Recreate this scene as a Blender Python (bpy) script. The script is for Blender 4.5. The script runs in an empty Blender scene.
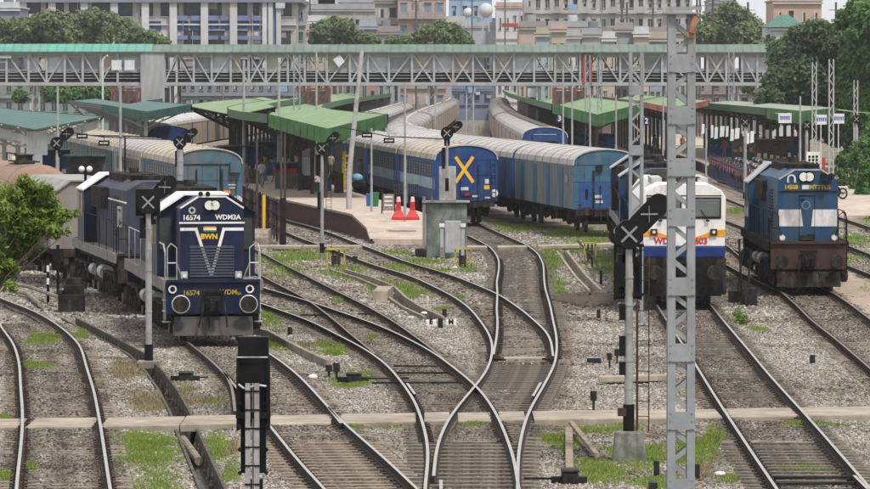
import bpy, math, random, numpy as np
from mathutils import Vector, Matrix
random.seed(7); rng = np.random.default_rng(7)
C = bpy.context.scene.collection
SC = bpy.context.scene
PI = math.pi

# ---------------------------------------------------------------- camera
F = 4800.0; PW, PH = 870.0, 489.0; HOR = 80.0; CH = 7.3
PITCH = math.atan((PH/2-HOR)/F)
cd = bpy.data.cameras.new('camera'); cam = bpy.data.objects.new('camera', cd); C.objects.link(cam)
cd.sensor_width = 36.0; cd.lens = 36.0*F/PW; cd.clip_start = 1.0; cd.clip_end = 9000
cam.location = (0, 0, CH); cam.rotation_euler = (PI/2-PITCH, 0, 0)
SC.camera = cam
# ---------------------------------------------------------------- world, sun, exposure
SUN_EL, SUN_AZ = math.radians(58), math.radians(150)   # high soft sun behind the camera's right shoulder
w = bpy.data.worlds.new('World'); SC.world = w; w.use_nodes = True
nt = w.node_tree; nt.nodes.clear()
sky = nt.nodes.new('ShaderNodeTexSky'); sky.sky_type = 'NISHITA'; sky.sun_disc = False
sky.sun_elevation = SUN_EL; sky.sun_rotation = SUN_AZ; sky.air_density = 1.2; sky.dust_density = 1.5; sky.ozone_density = 1.0
hs = nt.nodes.new('ShaderNodeHueSaturation'); hs.inputs['Saturation'].default_value = 0.22
bg = nt.nodes.new('ShaderNodeBackground'); bg.inputs['Strength'].default_value = 0.13
wo = nt.nodes.new('ShaderNodeOutputWorld')
cl = nt.nodes.new('ShaderNodeMix'); cl.data_type = 'RGBA'; cl.inputs['Factor'].default_value = 0.78; 
tcw = nt.nodes.new('ShaderNodeTexCoord'); spw = nt.nodes.new('ShaderNodeSeparateXYZ'); crw = nt.nodes.new('ShaderNodeValToRGB')   # overcast: brighter overhead than at the horizon
crw.color_ramp.elements[0].position = 0.02; crw.color_ramp.elements[0].color = (.74, .765, .79, 1); crw.color_ramp.elements[1].position = 0.9; crw.color_ramp.elements[1].color = (1, 1, 1, 1)
scw = nt.nodes.new('ShaderNodeVectorMath'); scw.operation = 'SCALE'; scw.inputs['Scale'].default_value = 8.0
nt.links.new(tcw.outputs['Generated'], spw.inputs[0]); nt.links.new(spw.outputs['Z'], crw.inputs['Fac']); nt.links.new(crw.outputs['Color'], scw.inputs[0]); nt.links.new(scw.outputs[0], cl.inputs[7])
nt.links.new(sky.outputs[0], hs.inputs['Color']); nt.links.new(hs.outputs[0], cl.inputs[6]); nt.links.new(cl.outputs[2], bg.inputs['Color']); nt.links.new(bg.outputs[0], wo.inputs['Surface'])
sl = bpy.data.lights.new('sun', 'SUN'); sl.energy = 2.9; sl.angle = math.radians(9); sl.color = (1.0, 0.96, 0.9)
so = bpy.data.objects.new('sun', sl); C.objects.link(so)
sdir = Vector((math.sin(SUN_AZ)*math.cos(SUN_EL), math.cos(SUN_AZ)*math.cos(SUN_EL), math.sin(SUN_EL)))
so.rotation_euler = sdir.to_track_quat('Z', 'Y').to_euler(); so.location = (30, -20, 80)
vs = SC.view_settings; vs.view_transform = 'Standard'; vs.look = 'None'; vs.gamma = 1; vs.use_curve_mapping = False; vs.exposure = 0.27
SC.cycles.max_bounces = 6; SC.cycles.volume_bounces = 0
SC.cycles.use_denoising = True

# ---------------------------------------------------------------- photo <-> world
_c, _s = math.cos(PITCH), math.sin(PITCH)
def ray(px, py):
    u, v = (px-PW/2)/F, (PH/2-py)/F
    return (u, _c+_s*v, -_s+_c*v)
def gp(px, py, z=0.0):                       # the point at height z seen at (px, py)
    d = ray(px, py); t = (z-CH)/d[2]
    return (d[0]*t, d[1]*t)
def at(px, py, D):                           # the point at distance D seen at (px, py)
    d = ray(px, py); t = D/d[1]
    return (d[0]*t, D, CH+d[2]*t)
def xat(px, D): return at(px, 200, D)[0]
def zat(py, D): return at(435, py, D)[2]
def proj(X, Y, Z):                           # numpy friendly
    Zc = Z-CH; f = _c*Y - _s*Zc; up = _s*Y + _c*Zc
    return PW/2+F*X/f, PH/2-F*up/f

# ---------------------------------------------------------------- materials
MATS = {}
def mat(name, col, rough=0.7, metal=0.0, var=0.25, scale=3.0, streak=False, bump=0.0, col2=None, spec=0.22, dirt=None, dirt_amt=0.5, trans=0.0, emis=None, detail=6, band=0):
    if name in MATS: return MATS[name]
    m = bpy.data.materials.new(name); m.use_nodes = True; n = m.node_tree.nodes; l = m.node_tree.links
    b = n['Principled BSDF']; b.inputs['Roughness'].default_value = rough; b.inputs['Metallic'].default_value = metal
    b.inputs['Specular IOR Level'].default_value = spec
    tc = n.new('ShaderNodeTexCoord'); mp = n.new('ShaderNodeMapping'); l.new(tc.outputs['Object'], mp.inputs['Vector'])
    if streak: mp.inputs['Scale'].default_value = (1, 1, 0.16)
    no = n.new('ShaderNodeTexNoise'); no.inputs['Scale'].default_value = scale; no.inputs['Detail'].default_value = detail; no.inputs['Roughness'].default_value = 0.65
    l.new(mp.outputs[0], no.inputs['Vector'])
    c2 = col2 or tuple(max(0, c*(1-var*1.6)) for c in col)
    c1 = tuple(min(1, c*(1+var)) for c in col) if not col2 else col
    r = n.new('ShaderNodeValToRGB'); r.color_ramp.elements[0].position = 0.3; r.color_ramp.elements[1].position = 0.7
    r.color_ramp.elements[0].color = (*c2, 1); r.color_ramp.elements[1].color = (*c1, 1)
    l.new(no.outputs['Fac'], r.inputs['Fac']); out = r.outputs['Color']
    if dirt:
        n2 = n.new('ShaderNodeTexNoise'); n2.inputs['Scale'].default_value = scale*0.37; n2.inputs['Detail'].default_value = 8; n2.inputs['Roughness'].default_value = 0.75
        m2 = n.new('ShaderNodeMapping'); m2.inputs['Location'].default_value = (7.3, 2.1, 4.4); m2.inputs['Scale'].default_value = (1.6, 1.6, 0.5)
        l.new(tc.outputs['Object'], m2.inputs['Vector']); l.new(m2.outputs[0], n2.inputs['Vector'])
        mr = n.new('ShaderNodeMapRange'); mr.inputs['From Min'].default_value = 0.62-dirt_amt*0.3; mr.inputs['From Max'].default_value = 0.72-dirt_amt*0.1
        l.new(n2.outputs['Fac'], mr.inputs['Value'])
        mx = n.new('ShaderNodeMix'); mx.data_type = 'RGBA'; l.new(mr.outputs[0], mx.inputs['Factor']); l.new(out, mx.inputs[6]); mx.inputs[7].default_value = (*dirt, 1)
        out = mx.outputs[2]
    if band:
        wv = n.new('ShaderNodeTexWave'); wv.wave_type = 'BANDS'; wv.bands_direction = 'Y' if band > 0 else 'X'; wv.inputs['Scale'].default_value = abs(band); wv.inputs['Distortion'].default_value = .4; l.new(tc.outputs['Object'], wv.inputs['Vector'])
        mb_ = n.new('ShaderNodeMix'); mb_.data_type = 'RGBA'; mb_.blend_type = 'MULTIPLY'; mb_.inputs['Factor'].default_value = .28
        rb = n.new('ShaderNodeValToRGB'); rb.color_ramp.elements[0].position = .05; rb.color_ramp.elements[0].color = (.35,.35,.35,1); rb.color_ramp.elements[1].position = .3; rb.color_ramp.elements[1].color = (1,1,1,1)
        l.new(wv.outputs['Fac'], rb.inputs['Fac']); l.new(out, mb_.inputs[6]); l.new(rb.outputs[0], mb_.inputs[7]); out = mb_.outputs[2]
    l.new(out, b.inputs['Base Color'])
    if bump:
        bp = n.new('ShaderNodeBump'); bp.inputs['Strength'].default_value = bump; bp.inputs['Distance'].default_value = 0.03
        l.new(no.outputs['Fac'], bp.inputs['Height']); l.new(bp.outputs[0], b.inputs['Normal'])
    if emis: b.inputs['Emission Color'].default_value = (*emis, 1); b.inputs['Emission Strength'].default_value = 1
    MATS[name] = m; return m
def attr_mat(name, stops, rough=0.85, attr='tone', var=0.15, scale=4.0, transl=0.0):
    if name in MATS: return MATS[name]
    m = bpy.data.materials.new(name); m.use_nodes = True; n = m.node_tree.nodes; l = m.node_tree.links
    b = n['Principled BSDF']; b.inputs['Roughness'].default_value = rough; b.inputs['Specular IOR Level'].default_value = 0.25
    a = n.new('ShaderNodeAttribute'); a.attribute_name = attr
    r = n.new('ShaderNodeValToRGB'); e = r.color_ramp.elements
    while len(e) < len(stops): e.new(0.5)
    for k, (p, c) in enumerate(stops): e[k].position = p; e[k].color = (*c, 1)
    l.new(a.outputs['Fac'], r.inputs['Fac'])
    l.new(r.outputs['Color'], b.inputs['Base Color'])
    if transl:
        t = n.new('ShaderNodeBsdfTranslucent'); l.new(r.outputs['Color'], t.inputs['Color'])
        mx = n.new('ShaderNodeMixShader'); mx.inputs[0].default_value = transl
        l.new(b.outputs[0], mx.inputs[1]); l.new(t.outputs[0], mx.inputs[2]); l.new(mx.outputs[0], n['Material Output'].inputs['Surface'])
    MATS[name] = m; return m

# ---------------------------------------------------------------- mesh helpers
class MB:
    def __init__(s): s.v = []; s.f = []; s.m = []; s.mats = []; s.cur = 0
    def mt(s, m):
        if m not in s.mats: s.mats.append(m)
        s.cur = s.mats.index(m); return s
    def add(s, vs, fs):
        o = len(s.v); s.v += [tuple(v) for v in vs]; s.f += [tuple(i+o for i in f) for f in fs]; s.m += [s.cur]*len(fs); return s
    def box(s, x0, x1, y0, y1, z0, z1):
        return s.add([(x0,y0,z0),(x1,y0,z0),(x1,y1,z0),(x0,y1,z0),(x0,y0,z1),(x1,y0,z1),(x1,y1,z1),(x0,y1,z1)],
                     [(0,3,2,1),(4,5,6,7),(0,1,5,4),(1,2,6,5),(2,3,7,6),(3,0,4,7)])
    def cbox(s, x, y, z, dx, dy, dz): return s.box(x-dx/2, x+dx/2, y-dy/2, y+dy/2, z-dz/2, z+dz/2)
    def tube(s, p0, p1, r, n=8, r1=None, cap=True):
        a, b = Vector(p0), Vector(p1); d = (b-a)
        if d.length < 1e-6: return s
        d.normalize(); u = d.cross(Vector((0,0,1)) if abs(d.z) < 0.9 else Vector((1,0,0))).normalized(); w_ = d.cross(u)
        r1 = r if r1 is None else r1; vs = []
        for P, R in ((a, r), (b, r1)):
            for k in range(n):
                t = 2*PI*k/n; vs.append(P+u*math.cos(t)*R+w_*math.sin(t)*R)
        fs = [(k, (k+1)%n, n+(k+1)%n, n+k) for k in range(n)]
        if cap: fs += [tuple(range(n-1, -1, -1)), tuple(range(n, 2*n))]
        return s.add(vs, fs)
    def beam(s, p0, p1, w_, h=None):
        h = h or w_; a, b = Vector(p0), Vector(p1); d = (b-a)
        if d.length < 1e-6: return s
        d.normalize(); u = d.cross(Vector((0,0,1)) if abs(d.z) < 0.95 else Vector((0,1,0))).normalized(); q = d.cross(u)
        vs = [P+u*i*w_/2+q*j*h/2 for P in (a, b) for i, j in ((-1,-1),(1,-1),(1,1),(-1,1))]
        return s.add(vs, [(0,1,2,3),(7,6,5,4),(0,4,5,1),(1,5,6,2),(2,6,7,3),(3,7,4,0)])
    def path(s, pts, r, n=6):
        for a, b in zip(pts[:-1], pts[1:]): s.tube(a, b, r, n)
        return s
    def prism_y(s, prof, y0, y1):                   # profile of (x, z) swept along y
        n = len(prof); vs = [(x, y0, z) for x, z in prof]+[(x, y1, z) for x, z in prof]
        return s.add(vs, [tuple(range(n)), tuple(range(2*n-1, n-1, -1))]+[(k, n+k, n+(k+1)%n, (k+1)%n) for k in range(n)])
    def prism_z(s, prof, z0, z1):
        n = len(prof); vs = [(x, y, z0) for x, y in prof]+[(x, y, z1) for x, y in prof]
        return s.add(vs, [tuple(range(n-1, -1, -1)), tuple(range(n, 2*n))]+[(k, (k+1)%n, n+(k+1)%n, n+k) for k in range(n)])
    def prism_x(s, prof, x0, x1):
        n = len(prof); vs = [(x0, y, z) for y, z in prof]+[(x1, y, z) for y, z in prof]
        return s.add(vs, [tuple(range(n)), tuple(range(2*n-1, n-1, -1))]+[(k, n+k, n+(k+1)%n, (k+1)%n) for k in range(n)])
    def quad(s, *p): return s.add(p, [tuple(range(len(p)))])
    def ball(s, c, rx, ry=None, rz=None, nu=12, nv=8):
        ry = ry or rx; rz = rz or rx; vs = []; fs = []
        for j in range(nv+1):
            ph = PI*j/nv
            for i in range(nu):
                th = 2*PI*i/nu; vs.append((c[0]+rx*math.sin(ph)*math.cos(th), c[1]+ry*math.sin(ph)*math.sin(th), c[2]+rz*math.cos(ph)))
        for j in range(nv):
            for i in range(nu): fs.append((j*nu+i, (j+1)*nu+i, (j+1)*nu+(i+1)%nu, j*nu+(i+1)%nu))
        return s.add(vs, fs)
    def build(s, name, m=None, parent=None, smooth=False, bevel=0.0):
        me = bpy.data.meshes.new(name)
        me.from_pydata(s.v, [], s.f)
        for q in (s.mats or [m]): me.materials.append(q)
        if len(s.mats) > 1: me.polygons.foreach_set('material_index', s.m)
        if smooth: me.polygons.foreach_set('use_smooth', [True]*len(me.polygons))
        me.update(); o = bpy.data.objects.new(name, me); C.objects.link(o)
        if parent: o.parent = parent
        if bevel:
            bv = o.modifiers.new('bevel', 'BEVEL'); bv.width = bevel; bv.segments = 2; bv.limit_method = 'ANGLE'
        return o
def np_mesh(name, V, Fc, m, tone=None, parent=None):
    V = np.asarray(V, dtype=np.float32); Fc = np.asarray(Fc, dtype=np.int32); k = Fc.shape[1]
    me = bpy.data.meshes.new(name); me.vertices.add(len(V)); me.vertices.foreach_set('co', V.ravel())
    me.loops.add(Fc.size); me.loops.foreach_set('vertex_index', Fc.ravel())
    me.polygons.add(len(Fc)); me.polygons.foreach_set('loop_start', np.arange(0, Fc.size, k, dtype=np.int32))
    try: me.polygons.foreach_set('loop_total', np.full(len(Fc), k, dtype=np.int32))
    except Exception: pass
    me.update(calc_edges=True)
    if tone is not None:
        a = me.attributes.new('tone', 'FLOAT', 'POINT'); a.data.foreach_set('value', np.asarray(tone, dtype=np.float32))
    me.materials.append(m); o = bpy.data.objects.new(name, me); C.objects.link(o)
    if parent: o.parent = parent
    return o
def tag(o, label=None, cat=None, group=None, kind=None):
    if label: o['label'] = label
    if cat: o['category'] = cat
    if group: o['group'] = group
    if kind: o['kind'] = kind
    return o
def empty(name, loc=(0,0,0), rz=0.0, label=None, cat=None, group=None):
    o = bpy.data.objects.new(name, None); C.objects.link(o); o.location = loc; o.rotation_euler = (0, 0, rz); o.empty_display_size = 0.3
    return tag(o, label, cat, group)
def copy_tree(o, parent=None):
    c = o.copy(); C.objects.link(c); c.parent = parent
    for ch in list(o.children): copy_tree(ch, c)
    return c
def place_copy(o, loc, rz=None, label=None):
    c = copy_tree(o); c.location = loc
    if rz is not None: c.rotation_euler = (0, 0, rz)
    if label: c['label'] = label
    return c
def text(s, size, m, parent, loc, rz=0.0, name='lettering', rx=PI/2, bold=0.0, sx=1.0, ext=0.004):
    cu = bpy.data.curves.new('t', 'FONT'); cu.body = s; cu.size = size; cu.align_x = 'CENTER'; cu.align_y = 'CENTER'; cu.extrude = ext; cu.offset = bold; cu.resolution_u = 3
    t = bpy.data.objects.new('t', cu); me = bpy.data.meshes.new_from_object(t); bpy.data.objects.remove(t)
    me.materials.clear(); me.materials.append(m)
    o = bpy.data.objects.new(name, me); C.objects.link(o); o.location = loc; o.rotation_euler = (rx, 0, rz); o.scale = (sx, 1, 1)
    if parent: o.parent = parent
    return o
ORD = ['first','second','third','fourth','fifth','sixth','seventh','eighth','ninth','tenth','eleventh','twelfth','thirteenth','fourteenth','fifteenth','sixteenth','seventeenth','eighteenth','nineteenth','twentieth','twenty-first','twenty-second','twenty-third','twenty-fourth','twenty-fifth','twenty-sixth','twenty-seventh','twenty-eighth','twenty-ninth','thirtieth','thirty-first','thirty-second','thirty-third','thirty-fourth']
# ================================================================ TRACKS (rails traced, then smoothed in plan)
def rail_curve(pts, sig=3.0, ext0=0, ext1=0):
    P = np.array([gp(x, y, 0.0) for x, y in pts]); P = P[np.argsort(P[:, 1])]
    Y = np.arange(P[0, 1]-ext0, P[-1, 1]+ext1+0.5, 1.0)
    X = np.interp(Y, P[:, 1], P[:, 0])
    k0 = min(3, len(P)-1)
    s0 = (P[k0, 0]-P[0, 0])/(P[k0, 1]-P[0, 1]); s1 = (P[-1, 0]-P[-1-k0, 0])/(P[-1, 1]-P[-1-k0, 1])
    X = np.where(Y < P[0, 1], P[0, 0]+s0*(Y-P[0, 1]), X); X = np.where(Y > P[-1, 1], P[-1, 0]+s1*(Y-P[-1, 1]), X)
    pad = 12; Xp = np.concatenate([X[0]-s0*np.arange(pad, 0, -1), X, X[-1]+s1*np.arange(1, pad+1)])
    k = np.exp(-0.5*(np.arange(-pad, pad+1)/sig)**2); k /= k.sum()
    return np.stack([np.convolve(Xp, k, 'valid'), Y], 1)
R = {}
R['A_l'] = rail_curve([(16,489),(21.5,441),(23,416),(20,380),(20,365),(14,343),(0,326)], ext0=6, ext1=4)
R['A_r'] = rail_curve([(110,489),(101,428),(94,390),(86,366),(81,345),(63,328),(38,312),(8,301),(0,298)], ext0=6, ext1=30)
R['L_l'] = rail_curve([(325,489),(299.5,462.5),(283,442),(269,424),(247,400),(232,382),(221,369),(200,351),(186,341)], ext0=6)
R['L_r'] = rail_curve([(417,489),(399,471),(381,455),(359,436),(340,420),(322,400),(303,379),(288,366),(271,354),(246,340)], ext0=6)
R['L_s'] = rail_curve([(221,369),(231,381),(234,396),(234,411)])
R['a_l'] = rail_curve([(424,489),(428.5,462.5),(428,442),(422,420),(415,400),(401,381),(390,367),(375,355),(357,344),(338,335),(320,325.5),(312.5,321),(296,315.5),(277.6,309),(259,302.5),(245,297.5)], ext0=6)
R['a_r'] = rail_curve([(518,489),(516.5,468),(512,451.5),(506,435),(498.6,417.5),(494,409),(486,397),(476,385),(465,376),(452,366),(438,355),(421,345),(403,336),(384,327),(357,317),(338,311),(322,305),(305,300),(287,294),(261,287),(245,282)], ext0=6)
R['b_l'] = rail_curve([(375,353.6),(370,349),(353,336),(335,320),(318,307),(309,300),(296,293),(277.6,284),(261,275),(235,263)], ext1=60)
R['b_r'] = rail_curve([(444,359),(438,353),(423,342),(408,331),(392,320),(379,312.6),(366,305),(353,299),(336,290.6),(316,280.5),(301.5,273),(283,264),(261,252),(238,240)], ext1=60)
R['c_l'] = rail_curve([(434,476),(434.5,470),(435,453),(439.5,437),(449,417),(463,400),(476,385),(486,373),(490.5,362),(493,351),(492,340),(487,330),(479,319),(470,308),(455,297),(437,288),(418,278.6),(400,272),(382,267.6),(360,260),(342,252.5),(317,243.6),(302.5,239),(288,232.5),(270,226)], ext1=110)
R['c_r'] = rail_curve([(552.5,356),(552.5,349.5),(551,338.4),(544.6,329),(533.6,320),(525,312),(510,301.6),(497.5,293),(486,289),(468,281),(446,273),(424,266.7),(410,263),(386,254),(368,247),(358,243.5),(332,233),(310,226),(287,220.3)], ext1=110)
R['d_l'] = rail_curve([(493.5,354),(494.5,348),(496.8,336.5),(497.7,320),(496.5,310),(497.5,293),(496.5,282),(499,269),(499,260),(495.6,253),(490,246.5),(484,243),(469,235.5),(452,228.5)], sig=2.5, ext1=14)
R['d_r'] = rail_curve([(518,489),(517.4,470),(518.5,451.5),(521.6,433),(527,415),(534.5,400),(539,393.5),(546,381),(555,364),(557,349),(556.5,335),(553,320),(550,304),(545,288),(544,277),(543.5,264),(538,253),(526,244),(505,235),(487,227)], sig=2.5, ext0=6, ext1=14)
R['R_l'] = rail_curve([(777,489),(766,473),(755,457),(740,434),(724,410),(710,388),(688,352),(666,319),(655,301.5)], ext0=6, ext1=70)
R['R_r'] = rail_curve([(871,489),(840,453.5),(816,426),(801,409.5),(771,377),(747,348),(723,320),(709.5,303)], ext0=6, ext1=70)
R['S_l'] = rail_curve([(920,411),(870,368),(855,355),(835,338),(811,320),(798,306),(781,291.5)], ext1=60)
R['S_r'] = rail_curve([(1002,411),(930,360),(870,319),(850,303.5),(830.5,291)], ext1=60)
R['T_l'] = rail_curve([(790,296),(765,285),(738,271),(722,262),(700,252)], ext1=20)
R['U_l'] = rail_curve([(940,300),(870,274),(850,266),(800,248)], ext1=70)
R['U_r'] = rail_curve([(962,290),(870,254),(850,246),(818,234)], ext1=70)
R['W_l'] = rail_curve([(900,237),(870,227),(837,216),(800,204),(760,193)], ext1=40)
R['W_r'] = rail_curve([(900,226),(870,216),(837,205),(800,195),(768,186)], ext1=40)
def offset_curve(c, d):
    t = np.gradient(c, axis=0); t /= np.linalg.norm(t, axis=1)[:, None]
    return np.stack([c[:, 0]+t[:, 1]*d, c[:, 1]-t[:, 0]*d], 1)
R['T_r'] = offset_curve(R['T_l'], 1.72)

RAIL_SIDE = mat('rail_side', (0.034, 0.023, 0.018), 0.85, var=0.4, scale=8)
RAIL_TOP = mat('rail_top', (0.50, 0.455, 0.41), 0.32, 0.8, var=0.2, scale=3)
RAIL_DULL = mat('rail_top_dull', (0.20, 0.15, 0.12), 0.55, 0.3, var=0.3, scale=3)
DZ = {'a_l':.000,'a_r':.000,'b_l':-.003,'b_r':-.003,'c_l':.003,'c_r':.003,'d_l':-.006,'d_r':-.006,'T_l':.004,'T_r':.004,'L_s':.003}
def rail(name, c, top, parent, dz=0.0):
    prof = [(-.068,-.15),(.068,-.15),(.068,-.135),(.012,-.118),(.010,-.045),(.030,-.036),(.031,-.002),(-.031,-.002),(-.030,-.036),(-.010,-.045),(-.012,-.118),(-.068,-.135)]
    t = np.gradient(c, axis=0); t /= np.linalg.norm(t, axis=1)[:, None]; nrm = np.stack([t[:, 1], -t[:, 0]], 1)
    mb = MB(); n = len(prof); L = len(c); vs = []; fs = []
    for i in range(L):
        for a, z in prof: vs.append((c[i, 0]+nrm[i, 0]*a, c[i, 1]+nrm[i, 1]*a, z+dz))
    mb.mt(RAIL_SIDE)
    for k in range(n):
        top_f = (k == 6)
        if top_f: continue
        fs += [(i*n+k, (i+1)*n+k, (i+1)*n+(k+1)%n, i*n+(k+1)%n) for i in range(L-1)]
    fs += [tuple(range(n-1, -1, -1)), tuple(range((L-1)*n, L*n))]
    mb.add(vs, fs); mb.mt(top)
    o = len(mb.v)-len(vs)
    tf = [(i*n+6+o, (i+1)*n+6+o, (i+1)*n+7+o, i*n+7+o) for i in range(L-1)]
    mb.f += tf; mb.m += [mb.cur]*len(tf)
    return mb.build(name, parent=parent)
SLP = []
COVER = {'A_l':.85,'L_l':.66,'a_l':.58,'b_l':.8,'c_l':.6,'d_l':.34,'R_l':.60,'S_l':.85,'T_l':.8,'U_l':.7,'W_l':.7}
SLEEPER = mat('sleeper_concrete', (0.25, 0.205, 0.16), 0.9, var=0.35, scale=5, bump=0.4, dirt=(0.06, 0.05, 0.04), dirt_amt=0.5)
WOOD = mat('sleeper_timber', (0.17, 0.145, 0.12), 0.9, var=0.4, scale=5, bump=0.4, dirt=(0.05, 0.04, 0.035), dirt_amt=0.6)
def track(label, lk, rk, top, smat=SLEEPER, step=0.62, extra=0.45, y1=None, rails=None, ymin=0, sw=.13):
    l, r = R[lk], R[rk]; y0 = max(l[0, 1], r[0, 1]); ye = min(l[-1, 1], r[-1, 1])
    if y1: ye = min(ye, y1)
    root = empty('railway_track', (0, 0, 0), 0, label, 'railway track', 'railway tracks of the yard')
    for k in (rails or (lk, rk)): rail('rail', R[k], top, root, DZ.get(k, 0))
    y0 = max(y0, ymin); ys = np.arange(y0+0.2, ye, step)
    SLP.append((y0+0.2, ye, step, lk, rk, COVER.get(lk, .5)))
    xl = np.interp(ys, l[:, 1], l[:, 0]); xr = np.interp(ys, r[:, 1], r[:, 0])
    meshes = []
    for k in range(3):
        m_ = MB(); m_.prism_y([(-1.32,-.30),(1.32,-.30),(1.32,-.158),(1.0,-.150),(-1.0,-.150),(-1.32,-.158)], -sw, sw)
        m_.m = [0]*len(m_.f); m_.mt(smat); m_.mt(RAIL_SIDE)
        for sx in (-1, 1):
            m_.box(sx*.838-.17, sx*.838+.17, -.09, .09, -.155, -.118); m_.box(sx*.838-.11, sx*.838-.075, -.05, .05, -.12, -.085); m_.box(sx*.838+.075, sx*.838+.11, -.05, .05, -.12, -.085)
        o = m_.build('sleeper'); meshes.append(o.data); bpy.data.objects.remove(o)
    rest = MB()
    for i, y in enumerate(ys):
        cx = (xl[i]+xr[i])/2; th = -math.atan(((xl[min(i+1, len(ys)-1)]+xr[min(i+1, len(ys)-1)])/2-cx)/step) if i < len(ys)-1 else 0
        wdt = (xr[i]-xl[i]+2*extra)/2.64
        if i < 100:
            s = bpy.data.objects.new('sleeper', random.choice(meshes)); C.objects.link(s); s.parent = root
            s.location = (cx, y+random.uniform(-.03, .03), random.uniform(-.015, .0)); s.rotation_euler = (0, 0, th+random.uniform(-.01, .01)); s.scale = (wdt, 1, 1)
        elif i % 1 == 0:
            rest.box(cx-1.3*wdt, cx+1.3*wdt, y-.13, y+.13, -.3, -.158)
    if rest.v:
        o = rest.build('sleepers_beyond', smat, root); o['kind'] = 'stuff'
    return root
def more_sleepers(root, lk, rk, ya, yb, step, cov, sw=.17, extra=.55, smat=None):
    SLP.append((ya, yb, step, lk, rk, cov)); q = MB(); q.prism_y([(-1.32,-.30),(1.32,-.30),(1.32,-.158),(1.0,-.150),(-1.0,-.150),(-1.32,-.158)], -sw, sw); o = q.build('sleeper', smat or WOOD); me = o.data; bpy.data.objects.remove(o); y = ya
    while y < yb:
        xl, xr = float(np.interp(y, R[lk][:, 1], R[lk][:, 0])), float(np.interp(y, R[rk][:, 1], R[rk][:, 0]))
        s = bpy.data.objects.new('sleeper', me); C.objects.link(s); s.parent = root; s.location = ((xl+xr)/2, y+random.uniform(-.04, .04), random.uniform(-.012, .0)); s.rotation_euler = (0, 0, random.uniform(-.012, .012)); s.scale = ((xr-xl+2*extra)/2.64, 1, 1); y += step
track('curving track with shiny rails at the far left of the yard', 'A_l', 'A_r', RAIL_TOP)
tL = track('track under the dark blue locomotive, leading to the bottom centre', 'L_l', 'L_r', RAIL_TOP, step=.72)
rail('rail', R['L_s'], RAIL_DULL, tL)
track('track crossing from left under the loco to the bottom of the scissors crossing', 'a_l', 'a_r', RAIL_TOP, WOOD, ymin=98.5)
track('short branch track joining the crossing from the upper left', 'b_l', 'b_r', RAIL_DULL)
track('track beside the platform wall that crosses to the centre crossing', 'c_l', 'c_r', RAIL_TOP)
tD = track('track from the blue coach with the yellow cross down to the crossing', 'd_l', 'd_r', RAIL_TOP, WOOD, step=.72, sw=.15)
more_sleepers(tD, 'a_l', 'd_r', 84.5, 100.5, .90, -.2, .19, .4)
more_sleepers(tD, 'c_l', 'd_r', 104.0, 126, .76, .60, .14, .3)
track('straight track under the white locomotive at the right', 'R_l', 'R_r', RAIL_TOP, WOOD, step=.72)
track('track under the blue and white locomotive', 'S_l', 'S_r', RAIL_DULL)
track('siding between the white and the blue and white locomotives', 'T_l', 'T_r', RAIL_DULL)
track('track to the right of the blue and white locomotive', 'U_l', 'U_r', RAIL_DULL)
track('rightmost track beside the earth path', 'W_l', 'W_r', RAIL_DULL)

# check rails, and rail chairs at the crossing noses
def px_poly(pts, z): return [(*gp(x, y, z), z) for x, y in pts]
CHECK = [[(328,407),(341,423)],[(407,383),(415,394)],[(541,382),(533,396)],[(853,474),(868,489)],[(441,489),(441,478)]]
for k, p in enumerate(CHECK):
    c = rail_curve(p, sig=1); tag(rail('check_rail', c, RAIL_TOP, None),
        ['short check rail beside the bottom centre track near the walkway','short check rail inside the curved rail above the crossing','short check rail left of the right curved rail','short check rail at the bottom right corner','check rail stub at the bottom of the central crossing'][k], 'rail')

# ================================================================ GROUND
DR1 = [gp(x, y, -.2) for x, y in [(69,318),(94,331),(137,354),(155,372),(168,390),(180,412),(187,430),(198,455),(212,487),(226,520)]]
DR2 = [gp(x, y, -.2) for x, y in [(338,271),(350,275),(364,279),(386,288),(397,299),(412,309),(434,319)]]
DR3 = [gp(x, y, -.2) for x, y in [(562,252),(571,264),(581,277),(595,291)]]
def dist_poly(X, Y, P):
    d = np.full(X.shape, 1e9)
    for (ax, ay), (bx, by) in zip(P[:-1], P[1:]):
        vx, vy = bx-ax, by-ay; t = np.clip(((X-ax)*vx+(Y-ay)*vy)/(vx*vx+vy*vy), 0, 1)
        d = np.minimum(d, np.hypot(X-ax-t*vx, Y-ay-t*vy))
    return d
def vnoise(X, Y, sc, seed=0):
    g = np.random.default_rng(seed).random((257, 257)); u = X/sc; v = Y/sc
    i = np.floor(u).astype(int); j = np.floor(v).astype(int); fu = u-i; fv = v-j; fu = fu*fu*(3-2*fu); fv = fv*fv*(3-2*fv)
    i %= 256; j %= 256
    return (g[i, j]*(1-fu)+g[i+1, j]*fu)*(1-fv)+(g[i, j+1]*(1-fu)+g[i+1, j+1]*fu)*fv
def fbm(X, Y, sc, seed=0): return vnoise(X, Y, sc, seed)*.5+vnoise(X, Y, sc/2.1, seed+1)*.3+vnoise(X, Y, sc/4.3, seed+2)*.2
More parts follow.
